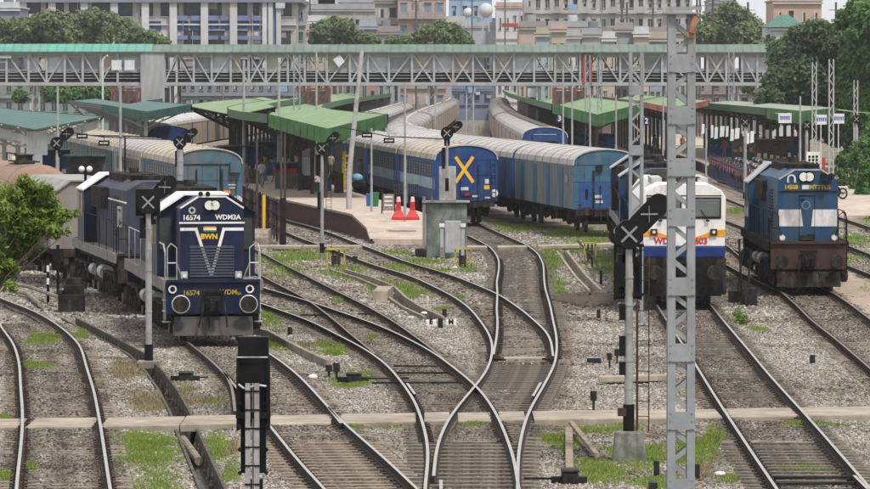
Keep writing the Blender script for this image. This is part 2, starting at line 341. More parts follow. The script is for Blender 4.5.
GRASS = [(150,450,42,24),(160,478,34,18),(140,440,24,12),(216,448,18,22),(230,470,12,16),(40,340,22,8),(38,367,24,5),(84,332,14,9),(6,480,9,10),(5,420,5,8),(30,470,8,5),
 (300,255,42,8),(278,262,30,5),(284,272,26,7),(272,320,24,10),(345,272,34,9),(385,285,28,7),(330,345,20,6),(335,352,12,5),(408,291,22,9),(395,270,20,5),(392,252,18,4),
 (418,262,30,6),(440,271,25,4),(470,268,14,6),(352,385,24,5),(360,377,30,6),(395,425,50,5),(470,426,26,4),(350,428,30,4),(585,245,30,12),(605,262,22,14),(550,262,14,22),(575,232,40,6),(520,228,30,5),(560,290,10,12),
 (560,440,22,12),(600,470,40,16),(640,455,40,22),(600,428,50,6),(690,455,28,20),(712,438,14,16),(660,480,40,12),(730,478,24,8),(806,469,44,5),(820,425,50,3),(740,318,6,8),(758,329,14,3),
 (850,240,22,8),(862,256,14,6),(845,262,8,6),(868,215,12,10),(740,212,12,4),(760,180,40,5),(690,192,14,5),(865,292,10,6),(840,285,12,5),(455,300,10,3),(442,309,16,3),(340,300,12,5),(215,402,16,3),(848,473,12,7),(372,338,10,3),(280,345,16,6)]
DRY = [(130,370,30,12),(152,398,26,10),(200,405,26,8),(120,378,26,12),(185,390,15,9),(300,347,18,5),(235,440,6,20),(700,470,12,10),(742,455,14,14),(600,300,10,4)]
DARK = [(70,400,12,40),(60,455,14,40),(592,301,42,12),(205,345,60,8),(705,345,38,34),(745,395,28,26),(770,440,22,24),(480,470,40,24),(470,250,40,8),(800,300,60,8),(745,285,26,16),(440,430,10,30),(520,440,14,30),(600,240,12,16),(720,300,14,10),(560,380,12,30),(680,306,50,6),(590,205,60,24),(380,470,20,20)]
EARTH = [(830,310,34,26),(700,235,24,14),(850,300,20,14),(735,232,16,9),(400,245,40,5),(540,430,24,14),(680,430,30,30),(710,455,20,24),(450,400,30,30),(560,435,20,20),(560,330,12,60),(500,420,60,20)]
def mask(px, py, L, X, Y, seed, soft=1.15, nz=1.3):
    m = np.zeros(px.shape); n = (fbm(X, Y*0.45, 1.1, seed)-0.5)*nz*2
    for cx, cy, rx, ry in L:
        d = np.hypot((px-cx)/rx, (py-cy)/ry); m = np.maximum(m, np.clip((1.15-d+n)/soft, 0, 1)*(d < 1.9))
    return m
def track_dist(X, Y):
    d = np.full(X.shape, 9.0)
    for a, b in (('A_l','A_r'),('L_l','L_r'),('a_l','a_r'),('b_l','b_r'),('c_l','c_r'),('d_l','d_r'),('R_l','R_r'),('S_l','S_r'),('T_l','T_r'),('U_l','U_r'),('W_l','W_r')):
        l, r = R[a], R[b]; xl = np.interp(Y, l[:, 1], l[:, 0]); xr = np.interp(Y, r[:, 1], r[:, 0])
        y0 = max(l[0, 1], r[0, 1]); y1 = min(l[-1, 1], r[-1, 1])
        dd = np.abs(X-(xl+xr)/2); d = np.minimum(d, np.where((Y >= y0) & (Y <= y1), dd, 9))
    return d
def cover_field(X, Y):                        # 0: sleepers bare, 1: sleepers buried in ballast
    cv = np.zeros(X.shape); nz_ = fbm(X, Y, 2.2, 61)
    for ya, yb, stp, lk, rk, cov in SLP:
        xm = (np.interp(Y, R[lk][:, 1], R[lk][:, 0])+np.interp(Y, R[rk][:, 1], R[rk][:, 0]))/2
        cv = np.maximum(cv, ((Y > ya) & (Y < yb) & (np.abs(X-xm) < 1.35))*np.clip((cov-.5+nz_-.42-.38*((Y < 99) & (lk not in ('A_l',))))*6, 0, 1))
    return cv
def ground_z(X, Y):
    td = track_dist(X, Y)
    z = -.255+.095*np.exp(-(td/1.9)**4)+(fbm(X, Y, 1.6, 3)-.5)*.10
    z = np.minimum(z, -.205+.072*cover_field(X, Y))
    for P, w_, dep in ((DR1, .20, .75), (DR2, .22, .45), (DR3, .16, .35)):
        d = dist_poly(X, Y, P); z = np.where(d < w_, z-dep, z)
    return z
# near sheet with a fine grid
xs = np.arange(-24, 26.01, .16); ys = np.arange(70, 262.01, .2)
GX, GY = np.meshgrid(xs, ys); GZ = ground_z(GX, GY)
GPX, GPY = proj(GX, GY, GZ)
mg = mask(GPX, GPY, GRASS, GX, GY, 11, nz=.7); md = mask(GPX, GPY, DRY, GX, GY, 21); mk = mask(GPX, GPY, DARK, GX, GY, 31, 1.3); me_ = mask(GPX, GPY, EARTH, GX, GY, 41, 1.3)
rd_ = np.full(GX.shape, 9.0)
for k in R:
    c = R[k]; rd_ = np.minimum(rd_, np.where((GY >= c[0, 1]) & (GY <= c[-1, 1]), np.abs(GX-np.interp(GY, c[:, 1], c[:, 0])), 9))
mk = np.maximum(mk, np.clip(1.2-rd_/.45, 0, 1)*(.65+.6*fbm(GX, GY, 1.7, 71)))
for nm_, am_ in (('A', .9), ('L', .45), ('R', .8), ('a', .4), ('d', .5)):
    l_, r_ = R[nm_+'_l'], R[nm_+'_r']; cx_ = (np.interp(GY, l_[:, 1], l_[:, 0])+np.interp(GY, r_[:, 1], r_[:, 0]))/2
    ok_ = (GY > max(l_[0, 1], r_[0, 1])) & (GY < min(l_[-1, 1], r_[-1, 1])); mk = np.maximum(mk, ok_*np.clip(1-np.abs(GX-cx_)/.38, 0, 1)*am_*(.3+1.1*fbm(GX, GY*.4, 1.1, 72)))
edge = np.clip((np.minimum(np.minimum(GX+24, 26-GX), np.minimum(262-GY, GY-70)))/1.0, 0, 1)
GZ = np.where(edge < 1, -.255*(1-edge)+GZ*edge, GZ)
m = bpy.data.materials.new('ballast_ground'); m.use_nodes = True; n = m.node_tree.nodes; l = m.node_tree.links; b = n['Principled BSDF']; b.inputs['Roughness'].default_value = .95; b.inputs['Specular IOR Level'].default_value = .15
geo = n.new('ShaderNodeNewGeometry')
def noise_(sc, det=8, rough=.6):
    q = n.new('ShaderNodeTexNoise'); q.inputs['Scale'].default_value = sc; q.inputs['Detail'].default_value = det; q.inputs['Roughness'].default_value = rough; l.new(geo.outputs['Position'], q.inputs['Vector']); return q
def ramp_(src, stops):
    q = n.new('ShaderNodeValToRGB'); e = q.color_ramp.elements
    while len(e) < len(stops): e.new(.5)
    for k, (p, c) in enumerate(stops): e[k].position = p; e[k].color = (*c, 1)
    l.new(src, q.inputs['Fac']); return q
def mix_(f, a, c, val=False):
    q = n.new('ShaderNodeMix'); q.data_type = 'RGBA'; l.new(f, q.inputs['Factor']); l.new(a, q.inputs[6])
    if isinstance(c, tuple): q.inputs[7].default_value = (*c, 1)
    else: l.new(c, q.inputs[7])
    return q
vo = n.new('ShaderNodeTexVoronoi'); vo.inputs['Scale'].default_value = 15; l.new(geo.outputs['Position'], vo.inputs['Vector'])
sep = n.new('ShaderNodeSeparateColor'); l.new(vo.outputs['Color'], sep.inputs[0])
st = ramp_(sep.outputs[0], [(0, (.10,.085,.07)), (.35, (.23,.205,.18)), (.7, (.33,.30,.27)), (1, (.46,.44,.41))])
big = noise_(.45); bigr = ramp_(big.outputs['Fac'], [(.35, (.58,.48,.38)), (.65, (1,.97,.93))])
mul = n.new('ShaderNodeMix'); mul.data_type = 'RGBA'; mul.blend_type = 'MULTIPLY'; mul.inputs['Factor'].default_value = 1; l.new(st.outputs[0], mul.inputs[6]); l.new(bigr.outputs[0], mul.inputs[7])
col = mul.outputs[2]
def attr_(nm):
    q = n.new('ShaderNodeAttribute'); q.attribute_name = nm; return q.outputs['Fac']
fine = noise_(9)
earth = ramp_(fine.outputs['Fac'], [(.3, (.15,.11,.08)), (.7, (.30,.235,.175))]); col = mix_(attr_('earth'), col, earth.outputs[0]).outputs[2]
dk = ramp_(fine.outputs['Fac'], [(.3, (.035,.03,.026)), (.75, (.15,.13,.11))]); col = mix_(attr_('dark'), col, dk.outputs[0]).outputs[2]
gr = ramp_(fine.outputs['Fac'], [(.3, (.10,.125,.035)), (.7, (.19,.22,.07))]); col = mix_(attr_('grass'), col, gr.outputs[0]).outputs[2]
dr = ramp_(fine.outputs['Fac'], [(.3, (.12,.095,.055)), (.7, (.24,.20,.12))]); col = mix_(attr_('dry'), col, dr.outputs[0]).outputs[2]
l.new(col, b.inputs['Base Color'])
bp = n.new('ShaderNodeBump'); bp.inputs['Strength'].default_value = .9; bp.inputs['Distance'].default_value = .05; l.new(vo.outputs['Distance'], bp.inputs['Height']); bp.invert = True; l.new(bp.outputs[0], b.inputs['Normal'])
GMAT = m
nx, ny = len(xs), len(ys); idx = np.arange(nx*ny).reshape(ny, nx)
Fq = np.stack([idx[:-1, :-1], idx[:-1, 1:], idx[1:, 1:], idx[1:, :-1]], -1).reshape(-1, 4)
g = np_mesh('ground', np.stack([GX, GY, GZ], -1).reshape(-1, 3), Fq, GMAT)
for nm, a in (('grass', mg*.8), ('dry', md*.7), ('dark', mk*.8), ('earth', me_*.7)):
    q = g.data.attributes.new(nm, 'FLOAT', 'POINT'); q.data.foreach_set('value', a.astype(np.float32).ravel())
tag(g, 'grey ballast and earth of the rail yard', None, None, 'structure')
far = MB()     # far sheet: four quads round the near one, out to the horizon
for x0, x1, y0, y1 in ((-3000, -24, -200, 262), (26, 3000, -200, 262), (-24, 26, -200, 70), (-3000, 3000, 262, 6500)): far.quad((x0,y0,-.255),(x1,y0,-.255),(x1,y1,-.255),(x0,y1,-.255))
tag(far.build('terrain', GMAT), 'flat ground reaching beyond the station', None, None, 'structure')

# ---- loose ballast stones (uncountable)
def in_mask(X, Y, L, seed):
    z = np.full(X.shape, -.2); px, py = proj(X, Y, z); return mask(px, py, L, X, Y, seed, nz=.7 if L is GRASS else 1.3)
def stones(n_, y0, y1, s0, s1, seed):
    q = np.random.default_rng(seed)
    Y = np.sqrt(q.random(n_)*(y1**2-y0**2)+y0**2); X = (q.random(n_)*2-1)*(Y*.0925+1.2)
    keep = (q.random(n_) > in_mask(X, Y, GRASS, 11)*1.05) & (q.random(n_) > in_mask(X, Y, DARK, 31)*.55) & (q.random(n_) > in_mask(X, Y, DRY, 21)*.6)
    w0 = walk_y(X); keep &= ~((Y > w0-.1) & (Y < w0+2.75))
    for P, w_ in ((DR1, .27), (DR2, .32), (DR3, .25)): keep &= dist_poly(X, Y, P) > w_
    for k in R:
        c = R[k]; xx = np.interp(Y, c[:, 1], c[:, 0]); keep &= ~((np.abs(X-xx) < .11) & (Y > c[0, 1]) & (Y < c[-1, 1]))
    cvf = cover_field(X, Y)
    for ya, yb, stp, lk, rk, cov in SLP:
        xm = (np.interp(Y, R[lk][:, 1], R[lk][:, 0])+np.interp(Y, R[rk][:, 1], R[rk][:, 0]))/2; ph = ((Y-ya+stp/2) % stp)-stp/2
        keep &= ~((Y > ya) & (Y < yb) & (np.abs(ph) < .15) & (np.abs(X-xm) < 1.25) & (q.random(n_) > .10+.9*cvf))
    X, Y = X[keep], Y[keep]; N = len(X); Z = ground_z(X, Y); td = track_dist(X, Y)
    S = q.uniform(s0, s1, N)*(.6+.8*q.random(N)**2); k = 5
    ang = q.uniform(0, 6.28, (N, 1))+np.arange(k)*(6.283/k)+q.uniform(-.3, .3, (N, k)); rad = S[:, None]*q.uniform(.7, 1.25, (N, k))
    ring = np.stack([X[:, None]+rad*np.cos(ang), Y[:, None]+rad*np.sin(ang), Z[:, None]-.02+0*rad], -1)
    tops = np.stack([X+q.uniform(-.4, .4, N)*S, Y+q.uniform(-.4, .4, N)*S, Z+S*q.uniform(.45, 1.1, N)], -1)[:, None]
    mid = (ring+tops)/2; mid[:, :, 2] = Z[:, None]+(S[:, None]*q.uniform(.25, .9, (N, k))); mid[:, :, :2] += (ring[:, :, :2]-np.stack([X, Y], -1)[:, None])*.35
    V = np.concatenate([ring, mid, tops], 1).reshape(-1, 3); nv = 2*k+1; base = (np.arange(N)*nv)[:, None, None]
    i = np.arange(k); j = (i+1) % k
    T = np.concatenate([np.stack([i, j, k+j], -1), np.stack([i, k+j, k+i], -1), np.stack([k+i, k+j, np.full(k, 2*k)], -1)], 0)[None]
    Ft = (base+T).reshape(-1, 3)
    t = q.random(N)*.75+.25*fbm(X, Y, 2.5, 5); rusty = (td < 1.2)*q.random(N)*.35; t = np.clip(t-rusty-.22*np.clip((fbm(X, Y, 3.4, 88)-.5)*5, 0, 1), 0, 1)
    pd = in_mask(X, Y, DARK, 31)*.75; pd = np.maximum(pd, np.clip(1.2-rail_dist(X, Y)/.42, 0, 1)*.9)
    for nm_, am_ in (('A', .9), ('L', .4), ('R', .7), ('a', .35), ('d', .45)):
        l_, r_ = R[nm_+'_l'], R[nm_+'_r']; cx_ = (np.interp(Y, l_[:, 1], l_[:, 0])+np.interp(Y, r_[:, 1], r_[:, 0]))/2
        ok_ = (Y > max(l_[0, 1], r_[0, 1])) & (Y < min(l_[-1, 1], r_[-1, 1])); pd = np.maximum(pd, ok_*np.clip(1-np.abs(X-cx_)/.38, 0, 1)*am_*(.3+1.0*fbm(X, Y*.4, 1.1, 72)))
    pe = in_mask(X, Y, EARTH, 41); t = t*(1-.85*np.clip(pd, 0, 1))*(1-.42*pe)
    return V, Ft, np.repeat(t, nv)
def walk_y(X): return 102.3+(X+8)*.205
def rail_dist(X, Y):
    d = np.full(X.shape, 9.0)
    for k in R:
        c = R[k]; d = np.minimum(d, np.where((Y >= c[0, 1]) & (Y <= c[-1, 1]), np.abs(X-np.interp(Y, c[:, 1], c[:, 0])), 9))
    return d
STONE = attr_mat('ballast_stone', [(0, (.035,.028,.024)), (.25, (.13,.108,.088)), (.5, (.235,.208,.18)), (.75, (.34,.32,.292)), (1, (.57,.56,.54))], .9)
V1, F1, t1 = stones(420000, 84, 150, .015, .034, 1)
V2, F2, t2 = stones(130000, 150, 240, .03, .06, 2)
o = np_mesh('ballast_stones', np.concatenate([V1, V2]), np.concatenate([F1, F2+len(V1)]), STONE, np.concatenate([t1, t2])); tag(o, 'loose grey ballast stones over the yard', None, None, 'stuff')

# ---- grass blades
def blades(n_, L, seed, h0, h1, y0, y1, nm, mt_, lab, minm=.04):
    q = np.random.default_rng(seed); Y = np.sqrt(q.random(n_)*(y1**2-y0**2)+y0**2); X = (q.random(n_)*2-1)*(Y*.0925+1)
    mm = in_mask(X, Y, L, 11 if L is GRASS else 21); keep = mm > minm+.5*q.random(n_)
    w0 = walk_y(X); keep &= ~((Y > w0-.02) & (Y < w0+2.72))
    for P, w_ in ((DR1, .24), (DR2, .28)): keep &= dist_poly(X, Y, P) > w_
    for k in R:
        c = R[k]; xx = np.interp(Y, c[:, 1], c[:, 0]); keep &= ~((np.abs(X-xx) < .13) & (Y > c[0, 1]) & (Y < c[-1, 1]))
    X, Y, mm = X[keep], Y[keep], mm[keep]; N = len(X); Z = ground_z(X, Y)-.02
    sc = 1+np.clip((Y-110)/130, 0, 1.2); H = q.uniform(h0, h1, N)*(.4+.6*mm)*(.6+.8*fbm(X, Y, .9, 77)); a = q.uniform(0, 6.28, N); W = q.uniform(.008, .02, N)*sc
    lean = q.uniform(.1, .8, N)*H; la = q.uniform(0, 6.28, N)
    p0 = np.stack([X-W*np.cos(a), Y-W*np.sin(a), Z], -1); p1 = np.stack([X+W*np.cos(a), Y+W*np.sin(a), Z], -1)
    p2 = np.stack([X+lean*np.cos(la), Y+lean*np.sin(la), Z+H], -1)
    V = np.stack([p0, p1, p2], 1).reshape(-1, 3); Ft = np.arange(3*N).reshape(-1, 3)
    t = np.clip(q.random(N)*.6+.5*fbm(X, Y, 1.3, 9)-.05, 0, 1)
    tag(np_mesh(nm, V, Ft, mt_, np.repeat(t, 3)), lab, None, None, 'stuff')
GRASSM = attr_mat('grass_blade', [(0, (.085,.125,.02)), (.5, (.18,.25,.045)), (1, (.31,.36,.09))], .7, transl=.3)
DRYM = attr_mat('dry_grass_blade', [(0, (.12,.10,.05)), (.5, (.24,.20,.11)), (1, (.36,.31,.19))], .8, transl=.2)
blades(2300000, GRASS, 5, .04, .13, 84, 170, 'grass', GRASSM, 'short green grass patches between the tracks')
blades(500000, GRASS, 6, .08, .24, 170, 330, 'grass', GRASSM, 'green grass beside the far tracks')
blades(500000, DRY, 7, .05, .17, 84, 150, 'dry_grass', DRYM, 'dry straw coloured weeds near the left drain')
# ================================================================ VEHICLES
NAVY = mat('navy_paint', (0.0065, 0.013, 0.046), 0.5, var=0.35, scale=2.2, dirt=(0.022, 0.022, 0.028), dirt_amt=0.6)
NAVYD = mat('navy_dusty', (0.010, 0.015, 0.040), 0.6, var=0.4, scale=2, dirt=(0.045, 0.042, 0.042), dirt_amt=0.5)
BLUE = mat('rail_blue_paint', (0.014, 0.060, 0.135), 0.55, var=0.25, scale=2.6, streak=True, dirt=(0.035, 0.058, 0.082), dirt_amt=0.6)
WHITE = mat('white_paint', (0.72, 0.70, 0.68), 0.45, var=0.08, scale=3, dirt=(0.46, 0.40, 0.34), dirt_amt=0.3)
WHITER = mat('white_roof_paint', (0.72, 0.73, 0.74), 0.5, var=0.08, scale=1.5, dirt=(0.32, 0.29, 0.27), dirt_amt=0.35)
BAND = mat('faded_white_band', (0.60, 0.59, 0.60), 0.55, var=0.1, scale=3, dirt=(0.33, 0.30, 0.28), dirt_amt=0.45)
YEL = mat('yellow_paint', (0.72, 0.43, 0.04), 0.5, var=0.12, scale=6)
YELD = mat('faded_yellow', (0.40, 0.28, 0.045), 0.6, var=0.25, scale=8)
ORANGE = mat('orange_paint', (0.72, 0.30, 0.03), 0.5, var=0.12, scale=6)
RED = mat('red_paint', (0.50, 0.022, 0.022), 0.5, var=0.2, scale=4)
REDP = mat('red_plastic', (0.48, 0.028, 0.03), 0.4, var=0.12, scale=2)
BLACK = mat('black_dirty_metal', (0.014, 0.013, 0.014), 0.7, spec=.1, var=0.5, scale=4, dirt=(0.07, 0.055, 0.045), dirt_amt=0.4)
GRIME = mat('underframe_grime', (0.028, 0.025, 0.023), 0.9, spec=.08, var=0.55, scale=3, dirt=(0.085, 0.068, 0.055), dirt_amt=0.4)
WHEEL = mat('wheel_steel', (0.10, 0.09, 0.085), 0.5, 0.5, var=0.4, scale=5)
LIGHTG = mat('light_grey_metal', (0.42, 0.42, 0.42), 0.5, 0.2, var=0.15, scale=4, dirt=(0.2, 0.17, 0.15), dirt_amt=0.35)
STEEL = mat('galvanised_steel', (0.27, 0.285, 0.30), 0.55, 0.15, var=0.12, scale=2.0, dirt=(0.2, 0.19, 0.18), dirt_amt=0.35)
GLASS = mat('dark_glass', (0.03, 0.035, 0.04), 0.12, var=0.3, scale=2, spec=0.8)
GLASSG = mat('grey_glass', (0.11, 0.12, 0.12), 0.2, var=0.2, scale=1.5, spec=0.8)
LAMPG = mat('lamp_glass', (0.68, 0.68, 0.62), 0.12, 0.0, var=0.12, scale=20, spec=0.9)
BROWNM = mat('brown_red_metal', (0.060, 0.026, 0.020), 0.7, var=0.35, scale=3, dirt=(0.05, 0.035, 0.03), dirt_amt=0.5)
DECKG = mat('dusty_deck', (0.23, 0.215, 0.195), 0.8, var=0.25, scale=3, dirt=(0.11, 0.10, 0.09), dirt_amt=0.4)
HOODG = mat('grey_dusty_hood', (0.040, 0.044, 0.068), 0.7, var=0.25, scale=2.5, streak=True, dirt=(0.10, 0.095, 0.09), dirt_amt=0.35)
PLOUGH = mat('worn_plough', (0.065, 0.062, 0.06), 0.6, 0.3, var=0.3, scale=4, dirt=(0.07, 0.06, 0.055), dirt_amt=0.4)
GREEN = mat('flag_green', (0.03, 0.22, 0.06), 0.5, var=0.1)

def buffers(root, x, y, z, r, ring=None, col=GRIME):
    for s in (-1, 1):
        b = MB(); b.tube((s*x, y+.5, z), (s*x, y+.12, z), r*.55, 12); b.tube((s*x, y+.12, z), (s*x, y+.05, z), r*.7, 14, r1=r); b.tube((s*x, y+.05, z), (s*x, y, z), r, 20, r1=r*.96)
        o = b.build('buffer', col, root)
        if ring:
            q = MB(); n = 22
            for k in range(n):
                a0, a1 = 2*PI*k/n, 2*PI*(k+1)/n
                q.tube((s*x+math.cos(a0)*r, y+.03, z+math.sin(a0)*r), (s*x+math.cos(a1)*r, y+.03, z+math.sin(a1)*r), .028, 6)
            q.build('rim', ring, o)
def coupler(root, y, z=1.05, m=BLACK):
    b = MB(); b.cbox(0, y+.32, z, .42, .3, .44); b.cbox(0, y+.1, z, .2, .5, .26); b.cbox(-.09, y-.16, z, .12, .25, .34); b.cbox(.1, y-.1, z, .10, .2, .3)
    b.cbox(0, y+.3, z+.34, .6, .08, .1); b.build('coupler', m, root, bevel=.02)
    for x, l_ in ((-.30, -.12), (.28, .06), (-.22, .06)):
        h = MB()
        pts = [(x, y+.3, z+.12), (x, y+.02, z+.08), (x+l_*.3, y-.1, z-.2), (x+l_, y-.05, z-.48), (x+l_*1.2, y+.0, z-.62)]
        h.path(pts, .025)
        h.build('brake_hose', BLACK, root)
def bogie(root, yc, axles=(-1.9, 0, 1.9), r=.55, w=1.0, wid=1.22, m=GRIME, name='bogie', zt=1.15):
    b = MB(); y0, y1 = yc+axles[0]-.75, yc+axles[-1]+.75
    for s in (-1, 1):
        x = s*wid
        b.box(x-.07, x+.07, y0, y1, .62, .88)
        b.box(x-.10, x+.10, y0+.3, y1-.3, .86, 1.02)
        for a in axles:
            b.cbox(x+s*.07, yc+a, .52, .18, .36, .42); b.tube((x+s*.1, yc+a, .52), (x+s*.2, yc+a, .52), .15, 12)
            for d in (-.38, .38): b.tube((x, yc+a+d, .5), (x, yc+a+d, .9), .09, 8)
        for k in range(len(axles)-1):
            c = yc+(axles[k]+axles[k+1])/2; b.cbox(x+s*.04, c, .66, .2, .5, .5); b.tube((x+s*.12, c, .4), (x+s*.12, c, .98), .1, 8)
    b.box(-wid, wid, yc-.35, yc+.35, .6, 1.0)
    for a in axles: b.cbox(0, yc+a+.4, .62, 1.3, .35, .45)
    o = b.build(name, m, root)
    for a in axles:
        q = MB()
        for s in (-1, 1):
            q.tube((s*.76, yc+a, r), (s*.89, yc+a, r), r, 24); q.tube((s*.72, yc+a, r), (s*.76, yc+a, r), r+.03, 24); q.tube((s*.89, yc+a, r), (s*.93, yc+a, r), .2, 12)
        q.tube((-.75, yc+a, r), (.75, yc+a, r), .09, 10); q.build('wheelset', WHEEL, o)
    return o
def hood_prof(w, zt, zs, ct, z0=1.72): return [(-w, z0), (w, z0), (w, zs), (ct, zt), (-ct, zt), (-w, zs)]
def hood_loco(name, label, loc, rz, cab_near=True, hood=NAVYD, cab=NAVY, deck=DECKG, beam=NAVY, roof=WHITER, w=.9, front='L', L=17.0, zt=4.03):
    root = empty(name, (loc[0], loc[1], 0), rz, label, 'locomotive', 'hood locomotives standing in the yard')
    Y = (lambda y: y) if cab_near else (lambda y: L-y)
    def pr(mb, prof, a, b_): a, b_ = sorted((Y(a), Y(b_))); mb.prism_y(prof, a, b_)
    # frame and deck
    f = MB().mt(deck); f.box(-1.36, 1.36, .62, L-.62, 1.64, 1.72); f.mt(GRIME); f.box(-1.1, 1.1, .6, L-.6, 1.2, 1.64)
    f.mt(deck)
    for s in (-1, 1): f.box(s*1.36-.04, s*1.36+.04, .62, L-.62, 1.42, 1.735)
    f.build('frame', parent=root)
    for yy, sgn in ((.5, -1), (L-.6, 1)):
        h = MB(); h.box(-1.3, 1.3, yy, yy+.12, .78, 1.70); h.box(-1.3, 1.3, yy-.1 if sgn < 0 else yy+.1, yy+.03 if sgn < 0 else yy+.22, 1.66, 1.74); h.build('buffer_beam', beam, root)
    buffers(root, .945, 0, 1.07, .235, ring=LIGHTG if front == 'L' else None, col=GRIME)
    for s in (-1, 1):
        b = MB(); b.tube((s*.945, L-.5, 1.07), (s*.945, L, 1.07), .2, 12); b.build('buffer', GRIME, root)
    coupler(root, .1)
    pl = MB(); pl.prism_x([(.42, .62), (.50, .62), (.36, .18), (.28, .18)], -1.1, 1.1); pl.prism_x([(.5, .7), (.56, .7), (.5, .3), (.44, .3)], -1.1, 1.1)
    for s in (-1, 1): pl.beam((s*.9, .6, .6), (s*.9, 1.4, .9), .1)
    pl.build('cow_catcher', PLOUGH if front == 'L' else GRIME, root)
    bogie(root, 3.3); bogie(root, L-3.3)
    t = MB(); t.box(-1.15, 1.15, 6.7, L-6.7, .45, 1.2); t.build('fuel_tank', GRIME, root, bevel=.08)
    for s in (-1, 1):
        a = MB(); a.tube((s*1.12, 6.35, .9), (s*1.12, 7.6, .9), .24, 14); a.build('air_reservoir', LIGHTG, root)
        a = MB(); a.tube((s*1.12, L-7.4, .85), (s*1.12, L-6.2, .85), .2, 14); a.build('air_reservoir', LIGHTG, root)
    # nose (short hood)
    w2 = w; nose = MB().mt(cab if cab_near else hood); pr(nose, hood_prof(w2, zt, zt-.32, .38), .9, 2.9); no = nose.build('short_hood', parent=root)
    # cab
    cb = MB().mt(cab); cprof = [(-1.39, 1.72), (1.39, 1.72), (1.39, 3.52), (.62, zt+.0), (-.62, zt+.0), (-1.39, 3.52)]
    pr(cb, cprof, 2.9, 5.4); co = cb.build('cab', parent=root)
    rf = MB().mt(roof); pr(rf, [(-1.43, 3.50), (-1.43, 3.55), (-.64, zt+.06), (.64, zt+.06), (.64, zt+.005), (-.62, zt+.005)], 2.72, 5.5)
    rf.mt(cab if cab_near else roof); pr(rf, [(.641, zt+.005), (.641, zt+.06), (1.43, 3.55), (1.43, 3.50)], 2.72, 5.5); rf.build('cab_roof', parent=co)
    for s in (-1, 1):
        wd = MB(); x = s*1.15; a0, a1 = sorted((Y(2.86), Y(2.9))); wd.box(x-.17, x+.17, a0, a1, 2.5, 3.4); wd.build('cab_window', GLASS, co)
        for (ya, yb) in ((3.15, 3.85), (4.1, 5.1)):
            wd = MB(); a0, a1 = sorted((Y(ya), Y(yb))); x = s*1.395; wd.box(x-.012, x+.012, a0, a1, 2.62, 3.4); wd.build('cab_window', GLASS, co)
    # long hood
    lh = MB().mt(hood)
    pr(lh, hood_prof(w, zt-.05, zt-.35, .5), 5.4, 11.6); pr(lh, hood_prof(w+.04, zt, zt-.3, .45), 11.6, L-.9); ho = lh.build('long_hood', parent=root)
    d = MB().mt(hood)                                    # engine room doors, louvres
    for s in (-1, 1):
        y = 5.6
        while y < 11.2:
            a0, a1 = sorted((Y(y), Y(y+.62))); d.box(min(s*w, s*(w+.03)), max(s*w, s*(w+.03)), a0, a1, 1.85, 3.3); y += .72
    d.mt(BLACK)
    for s in (-1, 1):
        for k in range(12):
            a0, a1 = sorted((Y(12.1), Y(13.9))); z = 2.2+k*.11; x = s*(w+.05); d.box(x-.015, x+.015, a0, a1, z, z+.06)
    d.build('access_doors', parent=ho)
    up = MB().mt(GRIME)
    for yy in (6.4, 8.0, 9.2, 10.4):
        a0, a1 = sorted((Y(yy), Y(yy+.9))); up.box(-.62, .62, a0, a1, zt-.1, zt+.14)
    up.tube((0, Y(8.9), zt-.1), (0, Y(8.9), zt+.32), .17, 10)
    for s in (-1, 1): a0, a1 = sorted((Y(5.9), Y(9.8))); up.box(s*1.0-.2, s*1.0+.2, a0, a1, 3.0, 3.7)
    up.build('roof_equipment', parent=ho)
    fan = MB(); fan.tube((0, Y(13.4), zt), (0, Y(13.4), zt+.16), .62, 20); fan.tube((0, Y(13.4), zt+.16), (0, Y(13.4), zt+.2), .2, 10); fan.build('radiator_fan', BLACK, ho)
    for s in (-1, 1):
        hr = MB(); pts = [(s*1.32, Y(y), 2.75) for y in (5.6, 8, 10.5, 13, 15.6)]; hr.path(pts, .016)
        for p in pts: hr.tube((p[0], p[1], 1.7), p, .016, 5)
        hr.build('side_handrail', GRIME if front != 'L' else LIGHTG, root)
    for s in (-1, 1):
        er = MB()
        er.path([(s*1.28, .52, 1.72), (s*1.28, .52, 2.62), (s*1.18, .52, 2.75), (s*1.02, .52, 2.62), (s*1.02, .52, 1.72)], .016)
        er.path([(s*1.28, .52, 2.2), (s*1.02, .52, 2.2)], .02); er.path([(s*1.33, .7, .6), (s*1.33, .7, 2.5), (s*1.33, 1.3, 2.7), (s*1.33, 2.7, 2.7)], .024); er.path([(s*1.33, 1.15, .6), (s*1.33, 1.15, 1.7)], .024)
        for z in (.55, .85, 1.15): er.cbox(s*1.28, .9, z, .22, .5, .03)
        er.path([(s*1.02, .52, 2.2), (s*.86, .7, 1.74)], .02)
        er.build('end_handrail', LIGHTG if front == 'L' else BLACK, root)
    return root, w, zt
def ring_mesh(name, x, y, z, r, t, m, parent, flat=.03):
    q = MB(); n = 24
    for k in range(n):
        a0, a1 = 2*PI*k/n, 2*PI*(k+1)/n; c0, s0, c1, s1 = math.cos(a0), math.sin(a0), math.cos(a1), math.sin(a1)
        q.add([(x+c0*(r-t), y, z+s0*(r-t)), (x+c0*r, y, z+s0*r), (x+c1*r, y, z+s1*r), (x+c1*(r-t), y, z+s1*(r-t)), (x+c0*(r-t), y-flat, z+s0*(r-t)), (x+c0*r, y-flat, z+s0*r), (x+c1*r, y-flat, z+s1*r), (x+c1*(r-t), y-flat, z+s1*(r-t))],
              [(4,5,6,7), (0,4,7,3), (1,2,6,5)])
    return q.build(name, m, parent)
